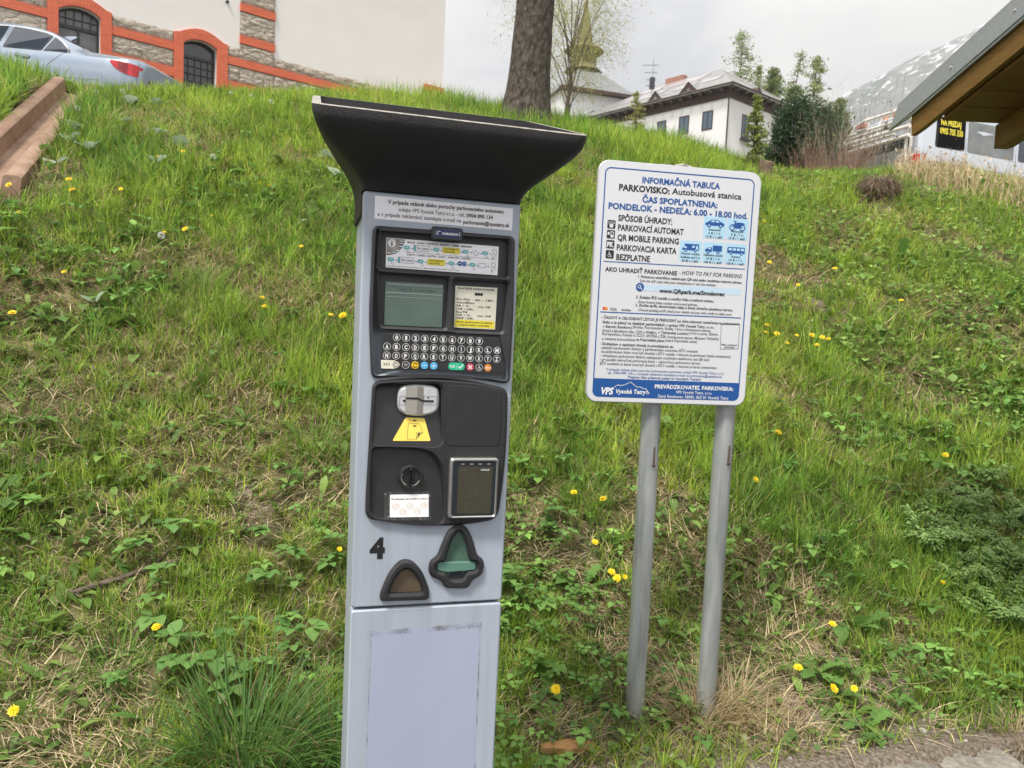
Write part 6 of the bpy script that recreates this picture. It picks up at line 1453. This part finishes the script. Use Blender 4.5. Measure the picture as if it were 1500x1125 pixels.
DAND = [(-2.33, 3.852), (-3.015, 4.448), (-2.779, 4.645), (-2.688, 4.528), (-2.473, 4.672), (-2.806, 4.221), (-2.056, 4.357), (-1.965, 4.428), (-1.74, 5.249), (-1.808, 5.24), (-1.917, 4.701), (-1.319, 4.565), (-.976, 3.948), (-.923, 3.998), (-1.332, 3.923), (-1.299, 3.87), (-2.329, 3.451), (-.589, 2.603), (-.597, 2.287), (-1.047, 2.19), (-1.288, 1.898), (.185, 2.255), (.416, 2.775), (.435, 2.754), (.467, 2.765), (.063, 6.193), (.187, 6.181), (2.173, 6.745), (1.961, 5.873), (2.084, 5.566), (2.492, 5.912), (2.827, 5.51), (1.663, 4.928), (1.609, 4.791), (1.701, 4.843), (1.745, 4.767), (1.842, 4.872), (1.96, 4.922), (2.028, 4.921), (2.069, 4.92), (1.95, 4.806), (1.37, 3.775), (1.15, 3.4), (.286, 3.116), (.409, 3.095), (.361, 2.893), (2.35, 3.967), (1.863, 3.07), (1.248, 2.712), (1.039, 2.486), (1.128, 2.401), (1.207, 2.421), (-2.374, 5.305), (-2.506, 5.201), (-1.55, 8.0), (-1.2, 8.1)]
proto = None
def dand_proto():
    T = thing('dandelion', 'yellow dandelion flower open in the grass', 'flower')
    fl = fm.build('flower', M_YELF, T); mb = MB(); mb.tube([(0, 0, -.10), (.004, .002, -.05), (0, 0, 0)], [.0022, .0018, .0024], 5); mb.build('stem', M_STEM, T); return T
rr = random.Random(9)
for i, (x, y) in enumerate(DAND):
    if proto is None: o = proto = dand_proto()
    else: o = copy_tree(proto)
    o['group'] = 'yellow dandelions in the grass'
    D = math.hypot(x, y); h = .045 + .04 * rr.random()
    d = math.hypot(x, y); x -= x / d * h * .8; y -= y / d * h * .8
    o.location = (x, y, tz(x, y) + h + .015); o.rotation_euler = (rr.uniform(.35, .95), rr.uniform(-.3, .3), rr.uniform(-.5, .5)); sc = rr.uniform(.6, 1.0) * (1.15 if D > 4 else .85); o.scale = (sc,) * 3
p0 = None
for i, (x, y) in enumerate([(-3.728, 6.72), (-3.5, 6.75), (-2.55, 7.1), (-3.327, 5.675), (-2.141, 5.25), (-2.7, 7.0), (-2.021, 4.25), (-3.6, 6.4), (-3.45, 6.55), (-2.3, 6.9)]):
    if p0 is None:
        p0 = thing('dandelion_clock', 'white dandelion seed head standing in the grass, upper left slope', 'seed head')
        rng = np.random.default_rng(8); P = rng.normal(size=(260, 3)); P /= np.linalg.norm(P, axis=1)[:, None]; P *= .019
        V, Q, C = cards(P, np.full(260, .006), np.full((260, 3), .6), rng, 1.2); f = npmesh('fluff', V, Q, None, M_PUFF, p0)
        mb = MB(); mb.tube([(0, 0, -.12), (0, 0, 0)], .002, 5); mb.build('stem', M_STEM, p0); o = p0
    else: o = copy_tree(p0)
    o['group'] = 'dandelion clocks on the upper left slope'; o.location = (x, y, tz(x, y) + .09)
# silvery coltsfoot leaves
for i, (x, y, n) in enumerate([(-3.185, 5.399, 3), (-2.941, 5.142, 3), (-3.117, 5.229, 2), (-2.956, 4.797, 2), (-2.696, 5.594, 4), (-2.457, 5.422, 3), (-2.474, 5.126, 2), (-3.221, 6.238, 4), (-3.1, 6.392, 3), (-1.456, 5.859, 4), (-1.357, 5.552, 3), (-1.425, 4.8, 1), (-2.072, 3.668, 2), (-3.032, 5.734, 2), (-1.55, 5.95, 3)]):
    rosette('coltsfoot', 'coltsfoot plant with round silvery green leaves on the upper left slope', 'plant', x, y, n, .088, 'round', ((.42, .50, .38), (.30, .40, .27)), 700 + i, 'silvery coltsfoot plants', 1.0, -.9, .05, fold=.18)
# ferny low plants on the upper right slope
rng = np.random.default_rng(21); n = 5200; a = np.radians(13 + 24 * rng.random(n)); D = 5.2 + 4.0 * rng.random(n); x = np.sin(a) * D; y = np.cos(a) * D
k = (fbm(x * 1.1, y * 1.1, 201, 3) > .47); x, y = x[k], y[k]; n = len(x)
V, Q, C = leaves(np.stack([x, y, terrain(x, y) + .03 + .08 * rng.random(n)], 1), .028 + .035 * rng.random(n), rng.random(n) * 6.28, rng.normal(.5, .3, n), rng.normal(-.8, .4, n), tint(n, (.30, .43, .11), (.18, .31, .07), rng, .2), 'ovate', .25)
tag(npmesh('leafy_herbs', V, Q, C, M_LEAF), 'light green leafy herbs covering the upper right slope', 'ground cover', kind='stuff')

# ------------------------------------------------------------------ kerb stones, stick, wood, pebbles, root clump, drain channel
M_KERB = mat('worn concrete', (.15, .135, .11), .9, col2=(.31, .285, .24), cscale=32, bump=.9, bscale=70, detail=9)
def kerb(x0, x1, label, seed, dz=0.):
    rng = random.Random(seed); mb = MB(); n = max(3, int((x1 - x0) / .06)); rings = []
    for i in range(n + 1):
        x = x0 + (x1 - x0) * i / n; y = float(toe(x)); j = lambda: rng.uniform(-.006, .006); e_ = .012 if i in (0, n) else 0
        rings.append([(x, y + .02 + j(), -.1), (x, y + .02 + j(), .102 + dz + j() - e_), (x, y + .005, .112 + dz + j() - e_), (x, y - .085 + j(), .112 + dz + j() - e_), (x, y - .105 + j(), .098 + dz + j() - e_), (x, y - .11, -.1)])
    mb.loft(rings); tag(mb.build('kerb_stone', M_KERB, auto=50), label, 'kerb stone', 'kerb stones along the road')
kerb(.45, 1.365, 'long worn concrete kerb stone below the sign', 1); kerb(1.372, 1.50, 'short cracked kerb stone in the middle of the kerb', 2, .004); kerb(1.506, 1.64, 'end kerb stone beside the dry grass, bottom right', 3, -.002)
kerb(-.52, .443, 'kerb stone behind the machine base', 4); kerb(-1.5, -.527, 'kerb stone left of the machine', 5)
M_BARK = mat('grey brown bark', (.07, .05, .038), .9, col2=(.16, .125, .10), cscale=40, bump=.9, bscale=90)
mb = MB(); pts = [(-1.385, 2.25), (-1.30, 2.30), (-1.235, 2.337), (-1.16, 2.385), (-1.09, 2.425)]
mb.tube([(x, y, tz(x, y) + .022 + .006 * (i % 2)) for i, (x, y) in enumerate(pts)], [.010, .0095, .009, .008, .006], 8); mb.tube([(-1.16, 2.385, tz(-1.16, 2.385) + .025), (-1.12, 2.46, tz(-1.12, 2.46) + .03), (-1.06, 2.47, tz(-1.06, 2.47) + .03)], [.005, .004, .002], 6)
tag(mb.build('stick', M_BARK, auto=60), 'bare brown stick lying across the grass, lower left', 'stick')
M_ROT = wood('rotten orange wood', (.30, .15, .05), (.52, .30, .13), (3, 22, 22), .8, 1.0)
mb = MB(); rng_ = random.Random(3); rings = []
for i in range(12):
    t = i / 11; x = .135 + .155 * t; y = 2.055 + .03 * t; z = tz(x, y) + .02; r = .026 * (math.sin(PI * (.08 + .86 * t)) ** .5)
    rings.append([(x + rng_.uniform(-.004, .004), y + r * math.cos(2 * PI * k / 12) * rng_.uniform(.85, 1.15), z + r * .75 * math.sin(2 * PI * k / 12) * rng_.uniform(.8, 1.15)) for k in range(12)])
mb.loft(rings); tag(mb.build('rotten_wood', M_ROT, auto=30), 'chunk of rotten orange wood lying on the soil, bottom edge', 'wood')
M_PEB = mat('pale stone', (.36, .34, .31), .85, var=.25, vscale=30, bump=.4, bscale=60)
for i, (x, y, r) in enumerate([(.58, 2.2, .012), (.629, 2.138, .010), (.93, 2.229, .011), (1.123, 2.228, .009), (1.392, 2.318, .014), (.528, 2.098, .008), (.70, 2.16, .007), (1.02, 2.17, .008), (1.25, 2.25, .008), (.84, 2.15, .009), (1.48, 2.33, .007), (1.31, 2.27, .006), (.45, 2.12, .006), (.77, 2.2, .012)] + [(.3 + 1.5 * ((k * 37) % 41) / 41, None, .003 + .004 * ((k * 13) % 7) / 7) for k in range(46)]):
    rg = random.Random(i); y = float(toe(x)) + rg.uniform(.03, .24) if y is None else y; bm = bmesh.new(); bmesh.ops.create_icosphere(bm, subdivisions=2, radius=r)
    for v in bm.verts: v.co *= rg.uniform(.8, 1.2); v.co.z *= .6
    me = bpy.data.meshes.new('pebble'); bm.to_mesh(me); bm.free(); me.materials.append(M_PEB); o = bpy.data.objects.new('pebble', me); COL.objects.link(o); o.location = (x, y, tz(x, y) + r * .3); o.rotation_euler = (0, 0, i); tag(o, 'small pale stone on the bare soil by the kerb', 'stone', 'small stones on the soil')
# drain channel: rusty red open trough
M_RUST = mat('rusty brown trough', (.19, .105, .065), .75, col2=(.32, .215, .15), cscale=5, bump=.4, bscale=30, stretch=(1, 1, 1))
def drain():
    mb = MB(); A = CHAN_A; B = CHAN_B; d = (B - A) / np.linalg.norm(B - A); nrm = np.array([d[1], -d[0]]); rings = []
    prof = [(-.150, .02), (-.155, .115), (-.140, .128), (-.085, .128), (-.072, .115), (-.062, .0), (-.05, -.012), (.05, -.012), (.062, .0), (.072, .075), (.085, .088), (.140, .088), (.155, .075), (.150, .02), (.150, -.1), (-.150, -.1)]
    for i in range(25):
        p = A + (B - A) * i / 24; zc = ZA_ + (ZB_ - ZA_) * i / 24
        rings.append([(p[0] - nrm[0] * u * 1.15, p[1] - nrm[1] * u * 1.15, zc + v - .005) for u, v in prof])
    mb.loft(rings); o = mb.build('drain_channel', M_RUST, auto=40)
    return tag(o, 'rusty brown open drainage trough running down the bank, upper left', 'drain channel')
drain()
# clump of dead roots on the right slope
rng = np.random.default_rng(91); n = 1500; x0, y0 = 3.64, 7.75; z0 = tz(x0, y0)
d = rng.normal(size=(n, 3)); d /= np.linalg.norm(d, axis=1)[:, None]; P = d * np.array([.20, .16, .15]) * (.75 + .3 * rng.random((n, 1))) + np.array([[x0, y0, z0 + .06]])
V, Q, C = blades(P, .06 + .10 * rng.random(n), .005 + .004 * rng.random(n), np.arctan2(d[:, 1], d[:, 0]) + rng.normal(0, .7, n), rng.normal(1.3, .5, n), rng.normal(.9, .5, n), tint(n, (.36, .27, .19), (.19, .14, .10), rng, .2), 3, rng.normal(0, 1, n))
o = npmesh('root_clump', V - np.array([[x0, y0, z0]]), Q, C, M_STRAW); o.location = (x0, y0, z0); tag(o, 'brown matted clump of dead roots on the slope below the white van', 'root clump')
bm = bmesh.new(); bmesh.ops.create_icosphere(bm, subdivisions=3, radius=1)
for v in bm.verts: v.co *= .85 + .3 * float(vn(np.array([v.co.x * 3 + 9]), np.array([v.co.y * 3 + v.co.z * 2 + 9]), 3)[0])
me = bpy.data.meshes.new('clod'); bm.to_mesh(me); bm.free(); me.materials.append(mat('dark peat', (.11, .08, .055), .95, bump=.8, bscale=30)); c_ = bpy.data.objects.new('clod', me); COL.objects.link(c_); c_.parent = o; c_.scale = (.22, .16, .13); c_.location = (0, 0, .06)

# ------------------------------------------------------------------ trees and shrubs
def spruce_bark():
    m = bpy.data.materials.new('spruce bark'); t, b = nodes(m); b.inputs['Roughness'].default_value = .95; b.inputs['Specular IOR Level'].default_value = .1
    tcn = t.nodes.new('ShaderNodeTexCoord'); mpn = t.nodes.new('ShaderNodeMapping'); mpn.inputs['Scale'].default_value = (1, 1, .45); t.links.new(tcn.outputs['Object'], mpn.inputs[0])
    v = t.nodes.new('ShaderNodeTexVoronoi'); v.inputs['Scale'].default_value = 26; v.feature = 'F1'; t.links.new(mpn.outputs[0], v.inputs['Vector'])
    n = t.nodes.new('ShaderNodeTexNoise'); n.inputs['Scale'].default_value = 22; n.inputs['Detail'].default_value = 9; n.inputs['Roughness'].default_value = .7; t.links.new(mpn.outputs[0], n.inputs[0])
    r = t.nodes.new('ShaderNodeValToRGB'); t.links.new(n.outputs[0], r.inputs[0]); r.color_ramp.elements[0].position = .32; r.color_ramp.elements[0].color = (.035, .028, .023, 1); r.color_ramp.elements[1].position = .72; r.color_ramp.elements[1].color = (.17, .145, .125, 1)
    t.links.new(r.outputs[0], b.inputs['Base Color'])
    a = t.nodes.new('ShaderNodeMath'); a.operation = 'ADD'; t.links.new(v.outputs['Distance'], a.inputs[0]); t.links.new(n.outputs[0], a.inputs[1])
    bp = t.nodes.new('ShaderNodeBump'); bp.inputs['Strength'].default_value = 1; bp.inputs['Distance'].default_value = .03; t.links.new(a.outputs[0], bp.inputs['Height']); t.links.new(bp.outputs[0], b.inputs['Normal']); return m
def big_spruce():
    T = thing('spruce_tree', 'tall spruce with thick grey brown trunk flaring at its base on the crest', 'tree', (0.0, 8.55, 3.4))
    zs = np.concatenate([np.linspace(-.25, 1.4, 26), np.linspace(1.6, 13, 24)]); na = 40; rings = []
    for z in zs:
        r = .225 + .20 * math.exp(-max(0, z + .1) / .28) - .012 * max(0, z); ring = []
        for k in range(na):
            a = 2 * PI * k / na; lob = 1 + .20 * math.exp(-max(0, z + .1) / .4) * math.sin(3 * a + 2.0) + .09 * math.exp(-max(0, z + .1) / .5) * math.sin(5 * a)
            left = .11 * math.exp(-max(0, z) / .30) * max(0, -math.cos(a)) 
            j = 1 + .05 * (float(vn(np.array([a * 5.1]), np.array([z * 9]), 5)[0]) - .5)
            ring.append((.036 * z + (r * lob * j + left) * math.cos(a), .0 + r * lob * j * math.sin(a), z))
        rings.append(ring)
    mb = MB(); mb.loft(rings, False, True); mb.build('trunk', spruce_bark(), T, smooth=True)
    rng = np.random.default_rng(6); mb = MB(); tips = []
    def limb(z, a, ln, droop):
        pts = [(.036 * z + ln * s * math.cos(a), ln * s * math.sin(a), z + .25 * s - droop * s * s) for s in np.linspace(0, 1, 8)]; mb.tube(pts, list(np.linspace(.035, .008, 8)), 6); return pts
    tw = []
    for i in range(26):
        z = 3.6 + i * .34; a = i * 2.4 + .5; p = limb(z, a, 2.3 - .04 * i, .9); tips += p[2:]
    hang = limb(2.75, PI + .35, 1.5, .75); hang2 = limb(2.35, PI + .5, .75, .35)
    for p in hang[3:] + hang2[3:]:
        for k in range(5):
            q = Vector(p); a = rng.random() * 6.28; pts = [q]
            for s in range(5): q = q + Vector((math.cos(a) * .035 + rng.normal() * .012, math.sin(a) * .035, -.055 - .02 * s)); pts.append(q)
            mb.tube(pts, [.004, .0035, .003, .0025, .002, .0015], 4, cap=False)
    mb.build('branches', M_BARK, T)
    base = np.array(tips); P = np.repeat(base, 230, 0) + rng.normal(0, 1, (len(base) * 230, 3)) * np.array([.22, .22, .13]) - np.array([0, 0, .12]); n = len(P)
    V, Q, C = cards(P, .012 + .01 * rng.random(n), tint(n, (.045, .075, .03), (.025, .05, .022), rng, .2), rng, 4); npmesh('crown', V, Q, C, M_LEAF, T)
big_spruce()
def willow():
    x0, y0 = 1.55, 32; z0 = tz(x0, y0) - .1; rng = np.random.default_rng(12)
    T = thing('weeping_willow', 'pale yellow green weeping willow in front of the church steeple', 'tree', (x0, y0, z0)); H = 9.2
    mb = MB(); mb.tube([(0, 0, 0), (.1, 0, 1.5), (.25, 0, 3), (.3, 0, 5)], [.13, .10, .08, .05], 9); st = []; Cc = []
    for i in range(28):
        a = i * 2.4; z = 2.0 + 3.2 * (i / 28); ln = (1.0 + 1.7 * rng.random()); up_ = 1.2 + 2.6 * rng.random()
        pts = [(.25 + ln * s * math.cos(a), ln * s * math.sin(a), z + up_ * math.sin(s * 1.9)) for s in np.linspace(0, 1, 8)]; mb.tube(pts, list(np.linspace(.025, .008, 8)), 5)
        for s in range(3, 8): st.append(pts[s])
    mb.build('trunk', M_BARK, T)
    P = np.repeat(np.array(st), 9, 0); n = len(P); P = P + rng.normal(0, .32, (n, 3)); L_ = .8 + 2.0 * rng.random(n) ** 1.5
    phi = np.arctan2(P[:, 1], P[:, 0]) + rng.normal(0, .6, n)
    a1 = blades(P, L_, np.full(n, .009), phi, rng.normal(1.1, .3, n), rng.normal(1.9, .2, n), tint(n, (.45, .44, .18), (.34, .32, .14), rng, .15), 6)
    k = 8; s = rng.random((n, k)); th = 1.1 + 1.9 * s; hx = L_[:, None] * (.36 * s); hz = -L_[:, None] * (s ** 1.3) * .72 + .12 * L_[:, None] * s
    Pl = np.stack([P[:, 0:1] + hx * np.cos(phi)[:, None], P[:, 1:2] + hx * np.sin(phi)[:, None], P[:, 2:3] + hz], -1).reshape(-1, 3) + rng.normal(0, .06, (n * k, 3)); m = len(Pl)
    a2 = cards(Pl, .022 + .02 * rng.random(m), tint(m, (.44, .46, .16), (.33, .35, .10), rng, .2), rng, 2.6)
    V, Q, C = merge([a1, a2]); npmesh('crown', V, Q, C, M_LEAF, T)
willow()
def conifer(name, label, x, y, h, rad_, seed, cols, group=None, dens=1., droop=.15, start=.12, nwh=24, card=.03, sparse=.0, z=None, elong=3, ups=.2):
    rng = np.random.default_rng(seed); z0 = (tz(x, y) if z is None else z) - .05; T = thing(name, label, 'tree', (x, y, z0), 0, group)
    mb = MB(); lean = rng.normal(0, .02 * h, 2); mb.tube([(lean[0] * s ** 2, lean[1] * s ** 2, h * s) for s in np.linspace(0, 1, 8)], list(np.linspace(.022 * h ** .8 + .02, .008, 8)), 7); P = []; W = []
    for i in range(nwh):
        s = start + (1 - start) * i / nwh; zz = h * s; R = rad_ * (1 - s) ** .75 * (.75 + .5 * rng.random()) + .03 * h * .3
        for b in range(5):
            if rng.random() < sparse: continue
            a = rng.random() * 6.28; r_ = R * (.6 + .5 * rng.random()); u_ = np.linspace(0, 1, 6)
            pts = [(lean[0] * s ** 2 + r_ * q * math.cos(a), lean[1] * s ** 2 + r_ * q * math.sin(a), zz + r_ * (ups * q - droop * q * q * 2)) for q in u_]
            mb.tube(pts, list(np.linspace(.010 * h ** .6, .003, 6)), 4, cap=False)
            m = int(26 * dens); q = rng.random(m) ** .7; P.append(np.stack([np.interp(q, u_, [p[k] for p in pts]) for k in range(3)], 1) + rng.normal(0, 1, (m, 3)) * np.array([.10, .10, .07]) * rad_ * .55)
    mb.build('trunk', M_BARK, T); P = np.concatenate(P); n = len(P)
    V, Q, C = cards(P, card * (.6 + .8 * rng.random(n)), tint(n, *cols, rng, .2), rng, elong); npmesh('crown', V, Q, C, M_LEAF, T)
larch = ((.34, .40, .16), (.22, .29, .10))
conifer('larch_tree', 'tallest larch with sparse pale green branches behind the white house', 19.35, 70, 15.8, 5.4, 1, larch, 'larches behind the white house', 1.3, .25, .35, 30, .085, .5)
conifer('larch_tree', 'bright larch right of the house with a clear round top', 24.3, 65, 15.0, 4.2, 2, larch, 'larches behind the white house', 2.0, .2, .3, 26, .085, .45)
conifer('larch_tree', 'slender larch between the tallest larch and the dark pine', 24.95, 73, 16.4, 3.8, 3, larch, 'larches behind the white house', 1.3, .25, .3, 24, .08, .5)
conifer('larch_tree', 'low dense larch just right of the house roof', 21.9, 68, 13.4, 3.8, 4, ((.27, .32, .11), (.17, .23, .08)), 'larches behind the white house', 3.0, .2, .2, 24, .10, .1)
conifer('larch_tree', 'low dense larch beside the dark pine', 24.6, 70, 13.0, 3.8, 5, ((.27, .32, .11), (.17, .23, .08)), 'larches behind the white house', 3.0, .2, .2, 24, .10, .1)
conifer('larch_tree', 'thin larch close behind the tallest one', 22.4, 75, 14.6, 2.9, 6, larch, 'larches behind the white house', 1.3, .25, .3, 24, .08, .3)
conifer('larch_tree', 'small larch near the bare shrubs', 27.2, 66, 12.2, 3.2, 7, ((.27, .32, .11), (.17, .23, .08)), 'larches behind the white house', 2.6, .2, .25, 24, .10, .1)
conifer('young_spruce', 'slender young yellow green spruce standing on the crest before the house', 2.66, 8.75, .92, .22, 8, ((.36, .40, .12), (.22, .28, .08)), None, 1.3, .05, .12, 18, .014, .1, None, 3, .35)
conifer('young_tree', 'small yellow green sapling left of the house wall', 5.85, 40, 4.3, 1.1, 9, ((.42, .44, .15), (.29, .31, .10)), None, .9, .1, .25, 16, .05, .15)
def bushy(name, label, x, y, rx, rz, n, card, cols, seed, group=None, cz=.9, z=None):
    rng = np.random.default_rng(seed); z0 = tz(x, y) if z is None else z; T = thing(name, label, 'tree' if 'pine' in name else 'shrub', (x, y, z0), 0, group)
    mb = MB(); cl = []
    for i in range(26):
        a = i * 2.4; el = rng.random(); r = rx * (.35 + .6 * rng.random()) * math.cos(el * .9); p = (r * math.cos(a), r * math.sin(a), rz * (cz + .95 * math.sin(el * 1.5)) * (.5 + .5 * rng.random()))
        cl.append(p); mb.tube([(0, 0, 0), (p[0] * .5, p[1] * .5, p[2] * .6), p], [.05, .03, .01], 5)
    mb.build('trunk', M_BARK, T); cl = np.array(cl)
    P = cl[rng.integers(0, 26, n)] + rng.normal(0, 1, (n, 3)) * np.array([.24, .24, .2]) * rx * .9
    V, Q, C = cards(P, card * (.6 + .8 * rng.random(n)), tint(n, *cols, rng, .25), rng, 3.2); npmesh('crown', V, Q, C, M_LEAF, T)
bushy('pine_tree', 'dark green bushy pine right of the white house', 6.25, 17, .80, 1.30, 26000, .030, ((.075, .125, .055), (.04, .075, .04)), 31)
def twigs(name, label, x, y, n, h, spread, cols, seed, leaf=None, group=None, w=.008, lean=.3):
    rng = np.random.default_rng(seed); z0 = tz(x, y); a = rng.random(n) * 6.28; r = spread * np.sqrt(rng.random(n)); P = np.stack([r * np.cos(a), r * np.sin(a), terrain(x + r * np.cos(a), y + r * np.sin(a)) - z0 - .03], 1)
    L_ = h * (.4 + .65 * rng.random(n)); ph = a + rng.normal(0, .7, n); th = np.abs(rng.normal(lean * .6, .2, n)); cu = rng.normal(.1, .25, n)
    pr = [blades(P, L_, w * (.6 + .6 * rng.random(n)), ph, th, cu, tint(n, *cols, rng, .2), 4, rng.normal(0, .8, n))]
    m = 5; s = np.tile(np.linspace(.3, .9, m), n); t_ = np.repeat(th, m) + np.repeat(cu, m) * s * .5; LL = np.repeat(L_, m); Q0 = np.repeat(P, m, 0).copy(); pp = np.repeat(ph, m)
    Q0[:, 0] += LL * s * np.sin(t_) * np.cos(pp); Q0[:, 1] += LL * s * np.sin(t_) * np.sin(pp); Q0[:, 2] += LL * s * np.cos(t_)
    pr.append(blades(Q0, LL * .3 * rng.random(n * m), np.full(n * m, w * .5), rng.random(n * m) * 6.28, np.abs(rng.normal(.5, .25, n * m)), rng.normal(-.2, .3, n * m), tint(n * m, *cols, rng, .2), 3))
    if leaf:
        k = rng.random(n * m) < .8; pr.append(cards(Q0[k] + rng.normal(0, h * .05, (k.sum(), 3)), .012 + .014 * rng.random(k.sum()), tint(k.sum(), *leaf, rng, .2), rng, 1.8))
    V, Q, C = merge(pr); o = npmesh(name, V, Q, C, M_STRAW); o.location = (x, y, z0); tag(o, label, 'shrub', group)
red = ((.30, .17, .125), (.19, .11, .085))
gry = ((.32, .27, .21), (.20, .17, .135))
G = 'bare shrubs left of the van'
twigs('bare_shrub', 'reddish brown bare shrub in front of the van rear', 4.02, 9.75, 80, .7, .34, red, 1, None, G, .006, .6)
twigs('bare_shrub', 'reddish brown low shrub right of the young spruce', 3.78, 9.35, 140, .55, .40, red, 2, None, G, .006, .6)
twigs('bare_shrub', 'wide reddish shrub at the foot of the dark pine', 3.85, 9.6, 130, .6, .36, red, 3, None, G, .006, .6)
twigs('bare_shrub', 'tall grey leafless shrub left of the mountain', 6.15, 14.2, 150, 2.2, .55, gry, 4, ((.20, .22, .08), (.14, .15, .06)), G, .011, .28)
twigs('bare_shrub', 'grey leafless shrub touching the van carrier', 6.28, 14.9, 60, 1.5, .28, gry, 5, None, G, .011, .35)
twigs('bare_shrub', 'olive budding shrub just right of the dark pine', 6.0, 14.4, 150, 1.7, .3, gry, 6, ((.20, .21, .09), (.13, .14, .06)), G, .010, .3)
twigs('bare_shrub', 'thin grey shrub behind the bicycle carrier', 9.3, 19.5, 160, 2.3, .9, gry, 7, ((.27, .25, .12), (.20, .18, .08)), G, .012, .35)
# old stump under the young spruce
mb = MB(); rs = random.Random(2); rings = []
for i in range(9):
    z = -.1 + .31 * i / 8; r = .07 + .05 * math.exp(-(z + .1) / .1); rings.append([(r * math.cos(2 * PI * k / 16) * rs.uniform(.85, 1.12), r * math.sin(2 * PI * k / 16) * rs.uniform(.85, 1.12), z + (rs.uniform(-.03, .05) if i == 8 else 0)) for k in range(16)])
mb.loft(rings); o = mb.build('tree_stump', mat('weathered stump wood', (.08, .05, .035), .95, col2=(.19, .13, .09), cscale=14, bump=.9, bscale=40), auto=60); o.location = (2.60, 8.15, tz(2.60, 8.15)); tag(o, 'weathered brown tree stump at the foot of the young spruce', 'stump')

# ------------------------------------------------------------------ thin mountain air
hz = MB(); hz.box((-900, -80, -140), (1500, 1500, 640))
m = bpy.data.materials.new('thin haze'); t, b = nodes(m); t.nodes.remove(b); pv = t.nodes.new('ShaderNodeVolumePrincipled')
pv.inputs['Color'].default_value = (.87, .91, .955, 1); pv.inputs['Density'].default_value = .0006; pv.inputs['Anisotropy'].default_value = .2
t.links.new(pv.outputs[0], t.nodes['Material Output'].inputs['Volume'])
HZ = hz.build('haze', m); tag(HZ, 'thin pale mountain haze', 'haze', kind='stuff')
